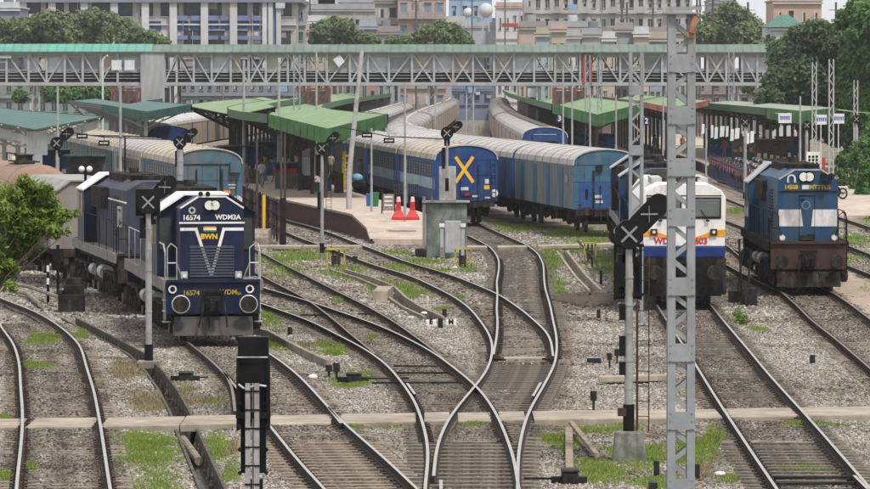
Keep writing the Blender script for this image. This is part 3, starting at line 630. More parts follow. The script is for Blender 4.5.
def head(root, x, y, z, wid, hgt, m_rim=BLACK):
    q = MB(); n = 28; pr = []
    for k in range(n):
        a = 2*PI*k/n; cx = (wid-hgt)/2*(1 if math.cos(a) > 0 else -1); pr.append((x+cx+hgt/2*1.25*math.cos(a), z+hgt/2*1.25*math.sin(a)))
    q.prism_y(pr, y-.05, y+.02); o = q.build('headlight', m_rim, root)
    for s in (-1, 1):
        t = MB(); t.tube((x+s*(wid-hgt)/2, y-.04, z), (x+s*(wid-hgt)/2, y-.085, z), hgt*.5, 18); t.build('lamp', LAMPG, o)
    return o

# ---- dark blue locomotive at the front left
PL = [(-6.12, 133.3), (-8.75, 153.2), (-11.6, 170.9)]
h1 = math.atan2(PL[0][0]-PL[1][0], PL[1][1]-PL[0][1])
L1, w, zt = hood_loco('diesel_locomotive', 'dark blue hood locomotive numbered 16574 with white V stripe on its nose', PL[0], h1, True, front='L', w=.89, L=17.4)
y = .9-.004
st = MB()                                                # white stripes of the nose
def strip(mb, p, q_, t, yy):
    (x0, z0), (x1, z1) = p, q_; dx, dz = x1-x0, z1-z0; l_ = math.hypot(dx, dz); nx_, nz_ = -dz/l_*t/2, dx/l_*t/2
    mb.add([(x0+nx_, yy, z0+nz_), (x1+nx_, yy, z1+nz_), (x1-nx_, yy, z1-nz_), (x0-nx_, yy, z0-nz_), (x0+nx_, yy-.008, z0+nz_), (x1+nx_, yy-.008, z1+nz_), (x1-nx_, yy-.008, z1-nz_), (x0-nx_, yy-.008, z0-nz_)],
           [(4,5,6,7), (0,1,5,4), (1,2,6,5), (2,3,7,6), (3,0,4,7)])
for s, xe in ((-1, -.46), (1, .34)):
    strip(st, (s*.92, 3.31), (0, 3.31), .05, y); strip(st, (s*.89, 3.13), (xe, 3.13), .085, y); strip(st, (xe, 3.17), (-.02, 1.84), .085, y-.003)
st.build('white_stripe', WHITE, L1)
for s in (-1, 1):
    q = MB(); strip(q, (s*.89, 3.72), (s*.38, 4.045), .05, .885); strip(q, (s*.4, 4.04), (0, 4.04), .04, .885); q.build('edge_stripe', WHITE, L1)
text('16574', .20, WHITE, L1, (-.58, y-.006, 3.45), name='number', bold=.006); text('WDM3A', .19, WHITE, L1, (.45, y-.006, 3.46), name='class_number', bold=.006)
text('BWN', .2, YEL, L1, (-.08, y-.006, 2.92), name='shed_name', bold=.008)
fl = MB().mt(ORANGE).box(-.24, .12, y-.012, y, 3.155, 3.205).mt(WHITE).box(-.24, .12, y-.012, y, 3.105, 3.155).mt(GREEN).box(-.24, .12, y-.012, y, 3.055, 3.105); fl.build('flag', parent=L1)
lv = MB()
for k in range(11): lv.prism_x([(y, 1.82+k*.08), (y-.03, 1.80+k*.08), (y, 1.87+k*.08)], -.62, .62)
lv.build('louvre', NAVY, L1)
head(L1, 0, .9, 3.80, .42, .26)
for p in ((-.56, 3.66),): ring_mesh('horn', p[0], .9, p[1], .10, .05, LIGHTG, L1, .06)
q = MB(); q.tube((-.12, .85, 4.12), (-.12, 1.2, 4.14), .07, 10, r1=.03); q.tube((-.32, .85, 4.12), (-.32, 1.2, 4.14), .07, 10, r1=.03); q.build('air_horn', BLACK, L1)
for s, x in ((-1, -.80), (1, .72)):
    q = MB().mt(LIGHTG).cbox(x, .7, 1.86, .18, .2, .19).mt(LAMPG).tube((x, .6, 1.84), (x, .58, 1.84), .055, 12); q.build('marker_light', parent=L1)
for x in (-1.14, 1.02): ring_mesh('lifting_ring', x, .49, 1.47, .115, .04, WHITE, L1)
text('16574', .19, YELD, L1, (-.62, .49, 1.36), name='number', bold=.004); text('WDM', .19, YELD, L1, (.42, .49, 1.38), name='class_number', bold=.004); text('3A', .11, YELD, L1, (.72, .49, 1.34), name='class_number', bold=.002)

# ---- second locomotive behind it (cab at the far end)
h2 = math.atan2(PL[1][0]-PL[2][0], PL[2][1]-PL[1][1])
L2, w, zt = hood_loco('diesel_locomotive', 'grey dusty hood locomotive with framed emblem plate, coupled behind the 16574', (PL[1][0]-.05, PL[1][1]+.3), h2, False, hood=HOODG, cab=NAVY, w=.95, front='x', beam=GRIME, L=17.4)
q = MB(); xx = -.99; 
for a, b_ in (((2.2, 2.55), (3.4, 2.55)), ((3.4, 2.55), (3.4, 3.15)), ((3.4, 3.15), (2.2, 3.15)), ((2.2, 3.15), (2.2, 2.55))): q.beam((xx-.03, a[0], a[1]), (xx-.03, b_[0], b_[1]), .06)
q.build('plate_frame', BAND, L2); text('BWN', .42, BAND, L2, (xx-.03, 2.8, 2.85), rz=-PI/2, name='emblem')
q = MB(); q.path([(-1.0, .9, 3.35), (-1.0, 7, 3.35)], .03); q.build('side_line', WHITE, L2)

# ---- blue and white locomotive at the right
SX, SY = gp(809.5, 292.5)
L3, w, zt = hood_loco('diesel_locomotive', 'blue hood locomotive with broad white bands and yellow lettering, at the right', (SX, SY), math.radians(-0.3), False, hood=BLUE, cab=BLUE, deck=GRIME, beam=BROWNM, roof=LIGHTG, w=1.0, front='r', L=17.2, zt=4.2)
y = .9-.004
for s in (-1, 1):
    q = MB(); q.add([(s*1.005, y, 2.83), (s*1.005, y, 2.25), (s*(.16 if s < 0 else .12), y, 2.25), (s*(.24 if s < 0 else .18), y, 2.83), (s*1.005, y-.008, 2.83), (s*1.005, y-.008, 2.25), (s*(.16 if s < 0 else .12), y-.008, 2.25), (s*(.24 if s < 0 else .18), y-.008, 2.83)], [(4,5,6,7), (0,1,5,4), (2,3,7,6), (1,2,6,5), (3,0,4,7)]); q.build('white_band', BAND, L3)
    q = MB(); x = s*1.008; q.box(min(x, x+s*.006), max(x, x+s*.006), .95, 11, 2.25, 2.83); q.build('white_band', BAND, L3)
    q = MB(); x = s*1.395; q.box(min(x, x+s*.006), max(x, x+s*.006), 11.85, 14.25, 2.25, 2.83); q.build('white_band', BAND, L3)
q = MB().mt(BLACK).box(-1.02, 1.02, y-.03, y+.05, 3.44, 3.475).box(-.32, .26, y-.02, y, 3.30, 3.33).box(-.30, -.285, y-.015, y, 1.8, 3.3).box(.23, .245, y-.015, y, 1.8, 3.3).box(-.24, -.12, y-.03, y, 3.14, 3.2); q.build('door_seam', parent=L3)
text('14508', .19, YELD, L3, (-.58, y-.006, 3.60), name='number', bold=.012); text('MTTTCS', .19, YELD, L3, (.42, y-.006, 3.60), name='lettering', bold=.012)
q = MB().mt(BAND).box(-.20, .04, y-.012, y, 3.53, 3.68); q.build('white_plate', parent=L3)
head(L3, -.05, .9, 3.96, .50, .30)
q = MB()
for k in range(14):
    a0, a1 = PI*k/14, PI*(k+1)/14; r0, r1 = .09, .15; X0, Z0 = -.57, 3.90
    q.add([(X0+math.cos(a)*r, yy, Z0+math.sin(a)*r) for yy in (.9, .86) for a, r in ((a0, r0), (a0, r1), (a1, r1), (a1, r0))], [(4,5,6,7), (0,4,7,3), (1,2,6,5)])
q.box(-.72, -.66, .86, .9, 3.76, 3.9); q.box(-.48, -.42, .86, .9, 3.76, 3.9); q.build('marker_arch', BAND, L3)
ring_mesh('round_emblem', -.06, .895, 2.98, .15, .035, mat('faded_blue', (.10, .20, .36), .5), L3, .006)
q = MB(); q.tube((.52, .55, 4.0), (.52, 1.1, 4.02), .12, 12, r1=.05); q.tube((.78, .6, 3.98), (.78, 1.1, 4.0), .12, 12, r1=.05); q.tube((.6, .6, 3.75), (.6, 1.1, 3.8), .1, 12, r1=.05); q.build('air_horn', BLACK, L3)
for s in (-1, 1):
    q = MB(); strip(q, (s*1.0, 3.88), (s*.45, 4.21), .05, .895); strip(q, (s*.46, 4.20), (0, 4.20), .04, .895); q.build('edge_stripe', LIGHTG, L3)
    q = MB().mt(LIGHTG).tube((s*.9, .62, 1.86), (s*.9, .8, 1.86), .11, 14).mt(LAMPG).tube((s*.9, .6, 1.86), (s*.9, .62, 1.86), .08, 14); q.build('marker_light', parent=L3)
q = MB(); q.cbox(-.02, .72, 1.86, .5, .25, .16); q.cbox(.1, .7, 1.95, .25, .2, .06); q.build('jumper_box', GRIME, L3)

# ---- white locomotive with orange chevrons
WX, WY = gp(684.5, 306)
hW = math.radians(-1.0)
W1 = empty('diesel_locomotive', (WX, WY, 0), hW, 'white locomotive with orange chevrons, navy band and red number', 'locomotive', 'cab locomotives standing in the yard')
f = MB().mt(BLACK); f.box(-1.3, 1.3, .5, 20.2, 1.1, 1.54); f.box(-1.36, 1.36, .45, .6, .35, 1.54); f.box(-1.2, 1.2, .40, .46, .3, .62); f.build('frame', parent=W1)
buffers(W1, .95, 0, 1.08, .24)
coupler(W1, .1); bogie(W1, 3.5); bogie(W1, 17.0)
q = MB(); q.box(-1.25, 1.25, 7, 13.5, .5, 1.1); q.build('fuel_tank', GRIME, W1, bevel=.06)
NAVB = mat('navy_band_paint', (0.013, 0.032, 0.15), .45, var=.15)
prof = [(-1.33, 1.90), (1.33, 1.90), (1.36, 3.50), (1.22, 3.72), (.80, 3.93), (-.80, 3.93), (-1.22, 3.72), (-1.36, 3.50)]
cb = MB().mt(WHITE); cb.prism_y(prof, .75, 4.2); cb.mt(NAVB); cb.prism_y([(-1.34, 1.54), (1.34, 1.54), (1.34, 1.90), (-1.34, 1.90)], .73, 4.2); cab_o = cb.build('cab', parent=W1, bevel=.03)
for s in (-1, 1):
    x0, x1 = sorted((s*.12, s*1.16)); q = MB().mt(BLACK).box(x0-.05, x1+.05, .72, .76, 2.80, 3.50).mt(GLASSG).box(x0, x1, .70, .75, 2.86, 3.44); q.build('windscreen', parent=cab_o, bevel=.03)
    q = MB(); q.beam((s*.55, .69, 3.1), (s*.75, .67, 2.78), .025); q.cbox(s*.77, .68, 2.74, .12, .04, .06); q.build('wiper', BLACK, cab_o)
    q = MB(); q.add([(s*1.345, .742, 2.46), (s*1.345, .742, 2.22), (s*.95, .742, 2.24), (s*.32, .742, 2.08), (s*.32, .742, 2.18), (s*.95, .742, 2.40)]+[(s*1.345, .735, 2.46), (s*1.345, .735, 2.22), (s*.95, .735, 2.24), (s*.32, .735, 2.08), (s*.32, .735, 2.18), (s*.95, .735, 2.40)],
        [(6,7,8,9,10,11)]+[(k, (k+1)%6, 6+(k+1)%6, 6+k) for k in range(6)]); q.build('orange_chevron', ORANGE, cab_o)
    q = MB().mt(BROWNM).cbox(s*.97, .70, 2.37, .22, .08, .2).mt(LAMPG).tube((s*.97, .66, 2.37), (s*.97, .645, 2.37), .05, 12); q.build('marker_light', parent=cab_o)
    x = s*1.34; q = MB().mt(GLASS).box(min(x, x+s*.03), max(x, x+s*.03), 1.6, 2.6, 2.85, 3.4); q.build('side_window', parent=cab_o)
text('WD', .28, RED, W1, (-.72, .735, 2.07), name='class_number', bold=.008); text('13603', .28, RED, W1, (.42, .735, 2.07), name='number', bold=.008)
q = MB(); strip(q, (-1.22, 3.55), (1.22, 3.55), .03, .745); q.build('roof_seam', GRIME, cab_o)
q = MB().mt(BLACK).tube((0, 1.0, 4.05), (0, .9, 4.05), .15, 14).cbox(0, 1.2, 3.99, .35, .5, .16); q.build('roof_headlight', parent=cab_o); q = MB(); q.tube((0, .89, 4.05), (0, .87, 4.05), .11, 14); q.build('lamp', LAMPG, cab_o)
q = MB(); q.mt(WHITE); q.prism_y([(-1.3, 1.54), (1.3, 1.54), (1.3, 3.3), (.9, 3.85), (-.9, 3.85), (-1.3, 3.3)], 4.2, 20.1); q.build('body', WHITE, W1)
q = MB().mt(GRIME)
for k in range(5): q.cbox(.1*(-1)**k, 6+k*2.8, 3.93, 1.2, 1.9, .22)
q.mt(LIGHTG); q.box(-.95, -.6, 4.6, 9, 3.85, 4.05); q.box(.6, .95, 5, 12, 3.85, 4.02); q.build('roof_equipment', parent=W1)
# two hood locomotives coupled behind
for k, (yy, lab, cn, bl) in enumerate(((WY+20.9, 'hood locomotive with a blue end, between the white locomotive and the blue van', False, BLUE), (WY+38.6, 'dark hood locomotive, last of the row behind the white locomotive', False, NAVYD))):
    hood_loco('diesel_locomotive', lab, (WX+(yy-WY)*math.tan(-hW), yy), hW, cn, hood=HOODG if k == 0 else NAVYD, cab=bl, w=.95, front='x', beam=GRIME, L=17.2, roof=LIGHTG)

# ---------------------------------------------------------------- COACHES AND VANS
ROOFM = mat('coach_roof_silver', (0.42, 0.405, 0.39), 0.6, var=0.10, scale=.8, dirt=(0.30, 0.265, 0.235), dirt_amt=0.55)
ROOFW = mat('coach_roof_white', (0.50, 0.49, 0.48), 0.6, var=0.12, scale=1.2, dirt=(0.33, 0.30, 0.265), dirt_amt=0.6)
ROOFB = mat('coach_roof_beige', (0.46, 0.40, 0.33), 0.65, var=0.14, scale=.9, dirt=(0.24, 0.19, 0.15), dirt_amt=0.5)
CBLUE = mat('coach_blue', (0.017, 0.052, 0.175), 0.5, var=0.2, scale=1.5, dirt=(0.05, 0.075, 0.14), dirt_amt=0.35)
CLIGHT = mat('coach_pale_blue', (0.26, 0.40, 0.46), 0.55, var=0.15, scale=2, dirt=(0.16, 0.2, 0.22), dirt_amt=0.4)
VANS = mat('van_weathered_blue', (0.17, 0.235, 0.28), 0.7, var=0.25, scale=2.6, streak=True, dirt=(0.27, 0.255, 0.225), dirt_amt=0.7)
VANS2 = mat('van_mid_blue', (0.075, 0.135, 0.24), 0.65, var=0.25, scale=2.2, streak=True, dirt=(0.12, 0.15, 0.19), dirt_amt=0.45)
VEND = mat('van_end_teal', (0.045, 0.115, 0.18), 0.6, var=0.2, scale=1.5, dirt=(0.09, 0.13, 0.16), dirt_amt=0.4)
TEALB = mat('coach_dusty_teal_end', (0.065, 0.125, 0.165), 0.7, var=0.22, scale=1.6, dirt=(0.115, 0.135, 0.145), dirt_amt=0.6)
TEALG = mat('coach_teal_green', (0.014, 0.105, 0.10), 0.5, var=0.2, scale=1.6, dirt=(0.04, 0.08, 0.08), dirt_amt=0.3)
CREAM = mat('coach_cream', (0.48, 0.45, 0.38), 0.6, var=0.12, scale=1.5, dirt=(0.30, 0.27, 0.22), dirt_amt=0.5)
RUSTW = mat('coach_rusty_side', (0.42, 0.36, 0.30), 0.7, var=0.25, scale=1.5, streak=True, dirt=(0.34, 0.19, 0.09), dirt_amt=0.6)
GREYSIDE = mat('coach_dull_side', (0.13, 0.15, 0.19), 0.7, var=0.25, scale=1.5, streak=True, dirt=(0.24, 0.17, 0.11), dirt_amt=0.5)
SHUT = mat('window_shutter', (0.05, 0.06, 0.075), 0.4, var=0.5, scale=1.2)
def body_prof(hw=1.6, z0=1.15, ze=3.28, zt=4.0, n=9):
    p = [(-hw, z0), (hw, z0), (hw, ze)]
    for k in range(1, n):
        a = PI*k/n; p.append((hw*math.cos(a), ze+(zt-ze)*math.sin(a)**.8))
    p.append((-hw, ze)); return p
def roof_prof(hw=1.6, ze=3.25, zt=4.0, t=.035, n=12):
    o = [((hw+t)*math.cos(PI*k/n), ze+(zt+t-ze)*(max(0, math.sin(PI*k/n))**.8)) for k in range(n+1)]
    i = [((hw-.02)*math.cos(PI*k/n), ze-.01+(zt-.02-ze)*(max(0, math.sin(PI*k/n))**.8)) for k in range(n, -1, -1)]
    return o+i
def coach(label, loc, rz, side, end, roof, L=21.4, kind='coach', detail=2, band=None, ribs=False, doors=None, group=None, wins=True, cat='coach', door_m=None):
    nm = 'passenger_coach' if kind == 'coach' else 'parcel_van'
    root = empty(nm, (loc[0], loc[1], 0), rz, label, cat, group)
    b = MB().mt(side); b.prism_y(body_prof(), .35, L-.35); b.mt(end); b.prism_y(body_prof(1.605, 1.14, 3.28, 3.99), .28, .42)
    if ribs:
        b.mt(side); y = .7
        while y < L-.7:
            for s in (-1, 1): b.box(min(s*1.6, s*1.635), max(s*1.6, s*1.635), y, y+.07, 1.2, 3.2)
            y += .42
    b.build('body', parent=root)
    if detail == 2:
        sm = MB()
        for z in (1.5, 2.45, 3.25): sm.box(-1.58, 1.58, .268, .281, z, z+.012)
        for x in (-1.05, -.35, .35, 1.05): sm.box(x, x+.012, .268, .281, 1.2, 3.3)
        for x in (-.62, .62): sm.box(x-.035, x+.035, .2, .28, 1.2, 3.0)
        sm.build('end_seam', GRIME, root)
        hd = MB(); hd.tube((-.3, .2, 1.3), (-.3, .2, 2.3), .018, 6); hd.tube((1.3, .2, 1.3), (1.3, .2, 2.6), .018, 6); hd.path([(-1.45,.2,1.35),(-1.2,.2,1.35)], .018)
        hd.tube((0, .1, 1.0), (0, -.1, .6), .04, 6); hd.tube((-.3, .1, 1.0), (-.3, -.05, .55), .03, 6); hd.box(-.6, .6, .1, .3, .8, 1.1); hd.build('end_fittings', BLACK, root)
    r = MB().mt(roof); r.prism_y(roof_prof(), .22, L-.22)
    if detail > 0:
        r.mt(mat('roof_joint_dark', (.2, .18, .17), .7)); y = 2.2
        while y < L-1: r.prism_y(roof_prof(1.605, 3.25, 4.0, .05), y, y+.06); y += 2.8
        if kind == 'coach':
            r.mt(roof)
            for k in range(6): r.tube((0, 2.6+k*3.1, 4.0), (0, 2.6+k*3.1, 4.12), .16, 8, r1=.12)
    r.build('roof', parent=root)
    u = MB(); u.box(-1.35, 1.35, .6, L-.6, .95, 1.16)
    if detail > 0:
        for k in range(4): u.cbox((-1)**k*.8, 6.2+k*2.6, .72, .8, 1.5, .5)
        u.box(-1.45, 1.45, .3, .5, .85, 1.2)
    u.build('underframe', GRIME, root)
    if detail > 1: bogie(root, 3.1, (-1.3, 1.3), .46, wid=1.1); bogie(root, L-3.1, (-1.3, 1.3), .46, wid=1.1); buffers(root, .95, -.05, 1.05, .22)
    elif detail == 1:
        q = MB()
        for yc in (3.1, L-3.1): q.box(-1.15, 1.15, yc-1.9, yc+1.9, .3, .95)
        q.build('bogie', GRIME, root)
    if band:
        for s in (-1, 1):
            q = MB(); q.box(min(s*1.6, s*1.612), max(s*1.6, s*1.612), .4, L-.4, 1.75, 2.3); q.build('stripe', band, root)
    if doors:
        for yd, wd in doors:
            for s in (-1, 1):
                q = MB(); q.box(min(s*1.6, s*1.65), max(s*1.6, s*1.65), yd, yd+wd, 1.2, 3.12); q.build('door', door_m or CBLUE, root)
    elif wins and detail > 0:
        for s in (-1, 1):
            y = 1.9; k = 0
            while y < L-2.4:
                q = MB().mt(SHUT); q.box(min(s*1.6, s*1.618), max(s*1.6, s*1.618), y, y+.95, 2.38, 3.05); q.mt(LIGHTG)
                for j in range(4): q.box(min(s*1.62, s*1.63), max(s*1.62, s*1.63), y, y+.95, 2.46+j*.15, 2.475+j*.15)
                q.build('window', parent=root); y += 1.45; k += 1
            for yd in (.75, L-1.6):
                q = MB(); q.box(min(s*1.6, s*1.62), max(s*1.6, s*1.62), yd, yd+.8, 1.25, 3.15); q.build('door', door_m or side, root)
    return root
def along(path, s):
    for (ax, ay), (bx, by) in zip(path[:-1], path[1:]):
        l_ = math.hypot(bx-ax, by-ay)
        if s <= l_: return (ax+(bx-ax)*s/l_, ay+(by-ay)*s/l_)
        s -= l_
    return (bx, by)
def smooth_path(P, n=240):
    P = np.array(P, float); Y = np.arange(P[0, 1], P[-1, 1]+.1, 2.0); X = np.interp(Y, P[:, 1], P[:, 0]); k = np.exp(-.5*(np.arange(-20, 21)/9)**2); k /= k.sum()
    s0 = (X[1]-X[0]); s1 = X[-1]-X[-2]; Xp = np.concatenate([X[0]-s0*np.arange(20, 0, -1), X, X[-1]+s1*np.arange(1, 21)])
    return [(x, y_) for x, y_ in zip(np.convolve(Xp, k, 'valid'), Y)]
def train(path, first, fn, pitch=22.1, far_label='', group='', n=30, L=21.4):
    tot = sum(math.hypot(b[0]-a[0], b[1]-a[1]) for a, b in zip(path[:-1], path[1:])); proto = None; s = 0
    for k in range(n):
        if s+pitch > tot: break
        p, q_ = along(path, s), along(path, s+pitch); rz = math.atan2(p[0]-q_[0], q_[1]-p[1])
        if k < first: fn(k, p, rz)
        else:
            if proto is None:
                proto = fn(k, p, rz); proto['label'] = far_label % ORD[k]; proto['group'] = group
            else: place_copy(proto, (p[0], p[1], 0), rz, far_label % ORD[k])
        s += pitch
TX = smooth_path([(1.62,243.7),(-.5,265),(-2.7,287),(-5.0,318),(-6.7,355),(-7.3,420),(-6.9,500),(-5.6,620),(-4,780),(-3,930)])
VV = smooth_path([(8.2,228.5),(5.9,248),(3.3,270),(.2,300),(-1.7,335),(-2.5,380),(-2.4,440),(-1.4,540),(.3,660),(2.2,800),(3.2,930)])
D3 = smooth_path([(7.75,338),(7.5,400),(7.5,468),(8.1,560),(9.4,700),(11.5,850),(12.5,930)])
T2 = smooth_path([(-10.84,231),(-13.9,253),(-16.9,275),(-20.2,300),(-23.6,325),(-27,350),(-32,390)])
T2b = smooth_path([(-19.4,350),(-22.4,372),(-24.4,395),(-25.3,430),(-24.6,480),(-22,560),(-20,640)])
def f_tx(k, p, rz):
    c = coach(['blue passenger coach with a large yellow cross on its end wall','blue and white striped coach coupled behind the yellow cross coach'][k] if k < 2 else 'x', p, rz, CBLUE if k < 2 else GREYSIDE, CBLUE, ROOFB if k == 0 else ROOFW, detail=2 if k < 2 else 1, wins=k < 2, band=CLIGHT if k < 2 else None, group='coaches of the central train')
    if k == 0:
        for a, b_ in (((-.55, 3.4), (.35, 2.1)), ((.35, 3.4), (-.55, 2.1))):
            q = MB(); strip(q, a, b_, .17, .275-(.006 if a[0] < 0 else 0)); q.build('yellow_cross', YEL, c)
        q = MB(); q.tube((1.42, .27, 1.55), (1.42, .22, 1.55), .2, 16); q.build('tail_disc', WHITE, c)
        for x, z, w_, h_, m_ in ((-.1, 1.78, .42, .16, BAND), (1.05, 1.85, .28, .2, YEL), (1.05, 2.15, .2, .24, BAND), (.45, 1.4, .3, .1, BAND), (1.1, 1.32, .3, .09, BAND), (.05, 1.45, .2, .2, RED)):
            q = MB(); q.cbox(x, .272, z, w_, .012, h_); q.build('stencil_plate', m_, c)
        q = MB(); q.path([(1.5, .2, 1.2), (1.5, .2, 3.4)], .02); q.path([(1.25, .2, 1.2), (1.25, .2, 3.4)], .02)
        for j in range(7): q.path([(1.25, .2, 1.3+j*.3), (1.5, .2, 1.3+j*.3)], .015)
        q.build('end_ladder', CBLUE, c); coupler(c, 0); 
    return c
train(TX, 2, f_tx, far_label='white roofed coach, %s of the central train behind the yellow cross coach', group='far coaches of the central train')
def f_v(k, p, rz):
    if k < 3:
        c = coach(['weathered pale blue parcel van with teal end, nearest of its train','mid blue parcel van coupled behind the nearest one','third parcel van, partly behind the yellow cross coach'][k], p, rz, [VANS, VANS2, VANS2][k], VEND if k == 0 else CBLUE, ROOFM, kind='van', cat='parcel van', ribs=True, detail=2 if k < 2 else 1, doors=[(3.4+i*4.6, 1.3) for i in range(4)] if k == 0 else [(2.6+i*4.9, 1.3) for i in range(4)], group='vans of the parcel train', door_m=VEND if k == 0 else CBLUE)
        if k == 0:
            q = MB(); q.box(-1.3, 1.59, .255, .285, 1.2, 2.45); q.build('blue_panel', mat('bright_blue', (.022, .070, .20), .5, var=.2, dirt=(.05,.09,.16), dirt_amt=.4), c)
            for x, z, w_, h_, m_ in ((-.95, 1.85, .12, .5, BLACK), (-.4, 1.75, .32, .14, BAND), (-.35, 1.5, .36, .12, BAND)):
                q = MB(); q.cbox(x, .25, z, w_, .03, h_); q.build('stencil_plate', m_, c)
            q = MB(); q.cbox(-.35, .22, 3.1, .3, .14, .3); q.build('tail_lamp_box', BLACK, c)
            q = MB(); q.cbox(-1.642, 2.2, 2.55, .012, .6, .34); q.build('faded_logo', mat('ochre', (.36, .28, .16), .6), c)
        return c
    return coach('x', p, rz, RUSTW, CBLUE, ROOFW, detail=1, wins=False)
train(VV, 3, f_v, far_label='white roofed van, %s of the parcel train', group='far vans of the parcel train')
def f_d(k, p, rz):
    c = coach('white roofed coach with a blue end, at the head of the third train', p, rz, RUSTW, CBLUE, ROOFW, detail=1, wins=False, group='coaches of the third train')
    if k == 0:
        q = MB().mt(CBLUE).cbox(0, .2, 3.25, 1.7, .3, .5).mt(LIGHTG).box(-.8, .8, .02, .06, 3.45, 3.5).mt(BLACK).cbox(0, .1, 2.75, 1.8, .25, .4); q.build('end_ventilator', parent=c)
    q = MB(); q.box(-.28, .28, 1, 20.4, 4.0, 4.12); q.build('roof_walkway', mat('roof_rust_strip', (.13, .105, .09), .8, var=.3, scale=2), c)
    return c
train(D3, 1, f_d, far_label='white roofed coach with dark roof strip, %s of the third train', group='far coaches of the third train')
def f_t2(k, p, rz):
    c = coach(['teal ended coach with a beige roof behind the 16574 locomotive','cream sided coach behind the teal ended one','teal green coach under the left canopy','second teal green coach beyond the left canopy','third teal green coach beyond the left canopy','fourth teal green coach beyond the left canopy','fifth teal green coach at the far left edge'][k], p, rz, [TEALB, CREAM, TEALG, TEALG, TEALG, TEALG, TEALG][k], TEALB, [ROOFB, ROOFM, ROOFB, ROOFB, ROOFB, ROOFB, ROOFB][k], detail=2 if k == 0 else 1, group='coaches of the left train')
    if k == 0:
        q = MB(); q.box(-1.5, 1.5, .25, .28, 3.2, 3.24); q.box(.5, .56, .25, .28, 1.2, 3.2); q.build('end_seam', GRIME, c)
        q = MB(); q.cbox(1.25, .15, 3.1, .5, .3, .5); q.build('end_box', TEALB, c)
        q = MB(); q.cbox(.85, .26, 1.85, .34, .02, .26); q.build('orange_plate', ORANGE, c)
        q = MB(); q.tube((1.35, .26, 1.5), (1.35, .22, 1.5), .24, 16); q.build('tail_disc', BAND, c)
        q = MB(); q.cbox(1.1, .26, 2.25, .4, .02, .05); q.cbox(1.1, .26, 2.1, .3, .02, .05); q.build('stencil_plate', BAND, c)
    return c
train(T2, 7, f_t2, n=7)
def f_t2b(k, p, rz): return coach('coach with a dark blue end and pale roof behind the left canopy', p, rz, RUSTW, CBLUE, ROOFW if k else ROOFM, detail=0 if k else 1, group='coaches of the fourth train')
train(T2b, 1, f_t2b, far_label='pale roofed coach, %s of the fourth train at the left', group='far coaches of the fourth train')

# ---- goods wagons behind the two blue locomotives
WAGG = mat('wagon_grey', (0.24, 0.22, 0.20), 0.75, var=0.18, scale=2, streak=True, dirt=(0.24, 0.13, 0.08), dirt_amt=0.4)
PWg = [(-12.2, 173.3), (-14.6, 184.8), (-15.35, 188), (-17.9, 200.0), (-18.5, 203), (-22, 215.4), (-22.6, 218.2), (-27, 230)]
h = math.atan2(PWg[0][0]-PWg[1][0], PWg[1][1]-PWg[0][1])
wg = empty('goods_wagon', (*PWg[0], 0), h, 'grey covered goods wagon with rust marks, behind the dark blue locomotives', 'wagon')
b = MB(); b.prism_y([(-1.55, 1.2), (1.55, 1.2), (1.55, 3.15), (.9, 3.62), (-.9, 3.62), (-1.55, 3.15)], .5, 11.3)
for k in range(9):
    for s in (-1, 1): b.box(min(s*1.55, s*1.63), max(s*1.55, s*1.63), .5+k*1.33, .6+k*1.33, 1.2, 3.15)
b.build('body', WAGG, wg); q = MB(); q.prism_y([(-1.62, 3.12), (-1.62, 3.18), (-.92, 3.68), (.92, 3.68), (1.62, 3.18), (1.62, 3.12), (.9, 3.63), (-.9, 3.63)], .4, 11.4); q.build('roof', mat('wagon_roof', (.30,.285,.27), .7, var=.15, scale=1, dirt=(.2,.17,.15)), wg)
q = MB(); q.box(-1.2, 1.2, .4, 11.4, .9, 1.2); q.build('underframe', GRIME, wg); bogie(wg, 2.2, (-1, 1), .46, wid=1.05); bogie(wg, 9.6, (-1, 1), .46, wid=1.05)
q = MB(); q.cbox(-1.645, 2.6, 2.1, .012, .3, 1.4); q.cbox(-1.645, 3.3, 1.9, .012, .12, 1.0); q.build('rust_mark', mat('rust_patch', (.28, .09, .05), .8, var=.4, scale=5), wg)
TANKM = mat('tank_brown', (0.27, 0.165, 0.115), 0.6, var=0.16, scale=1.3, dirt=(0.15, 0.10, 0.075), dirt_amt=0.4)
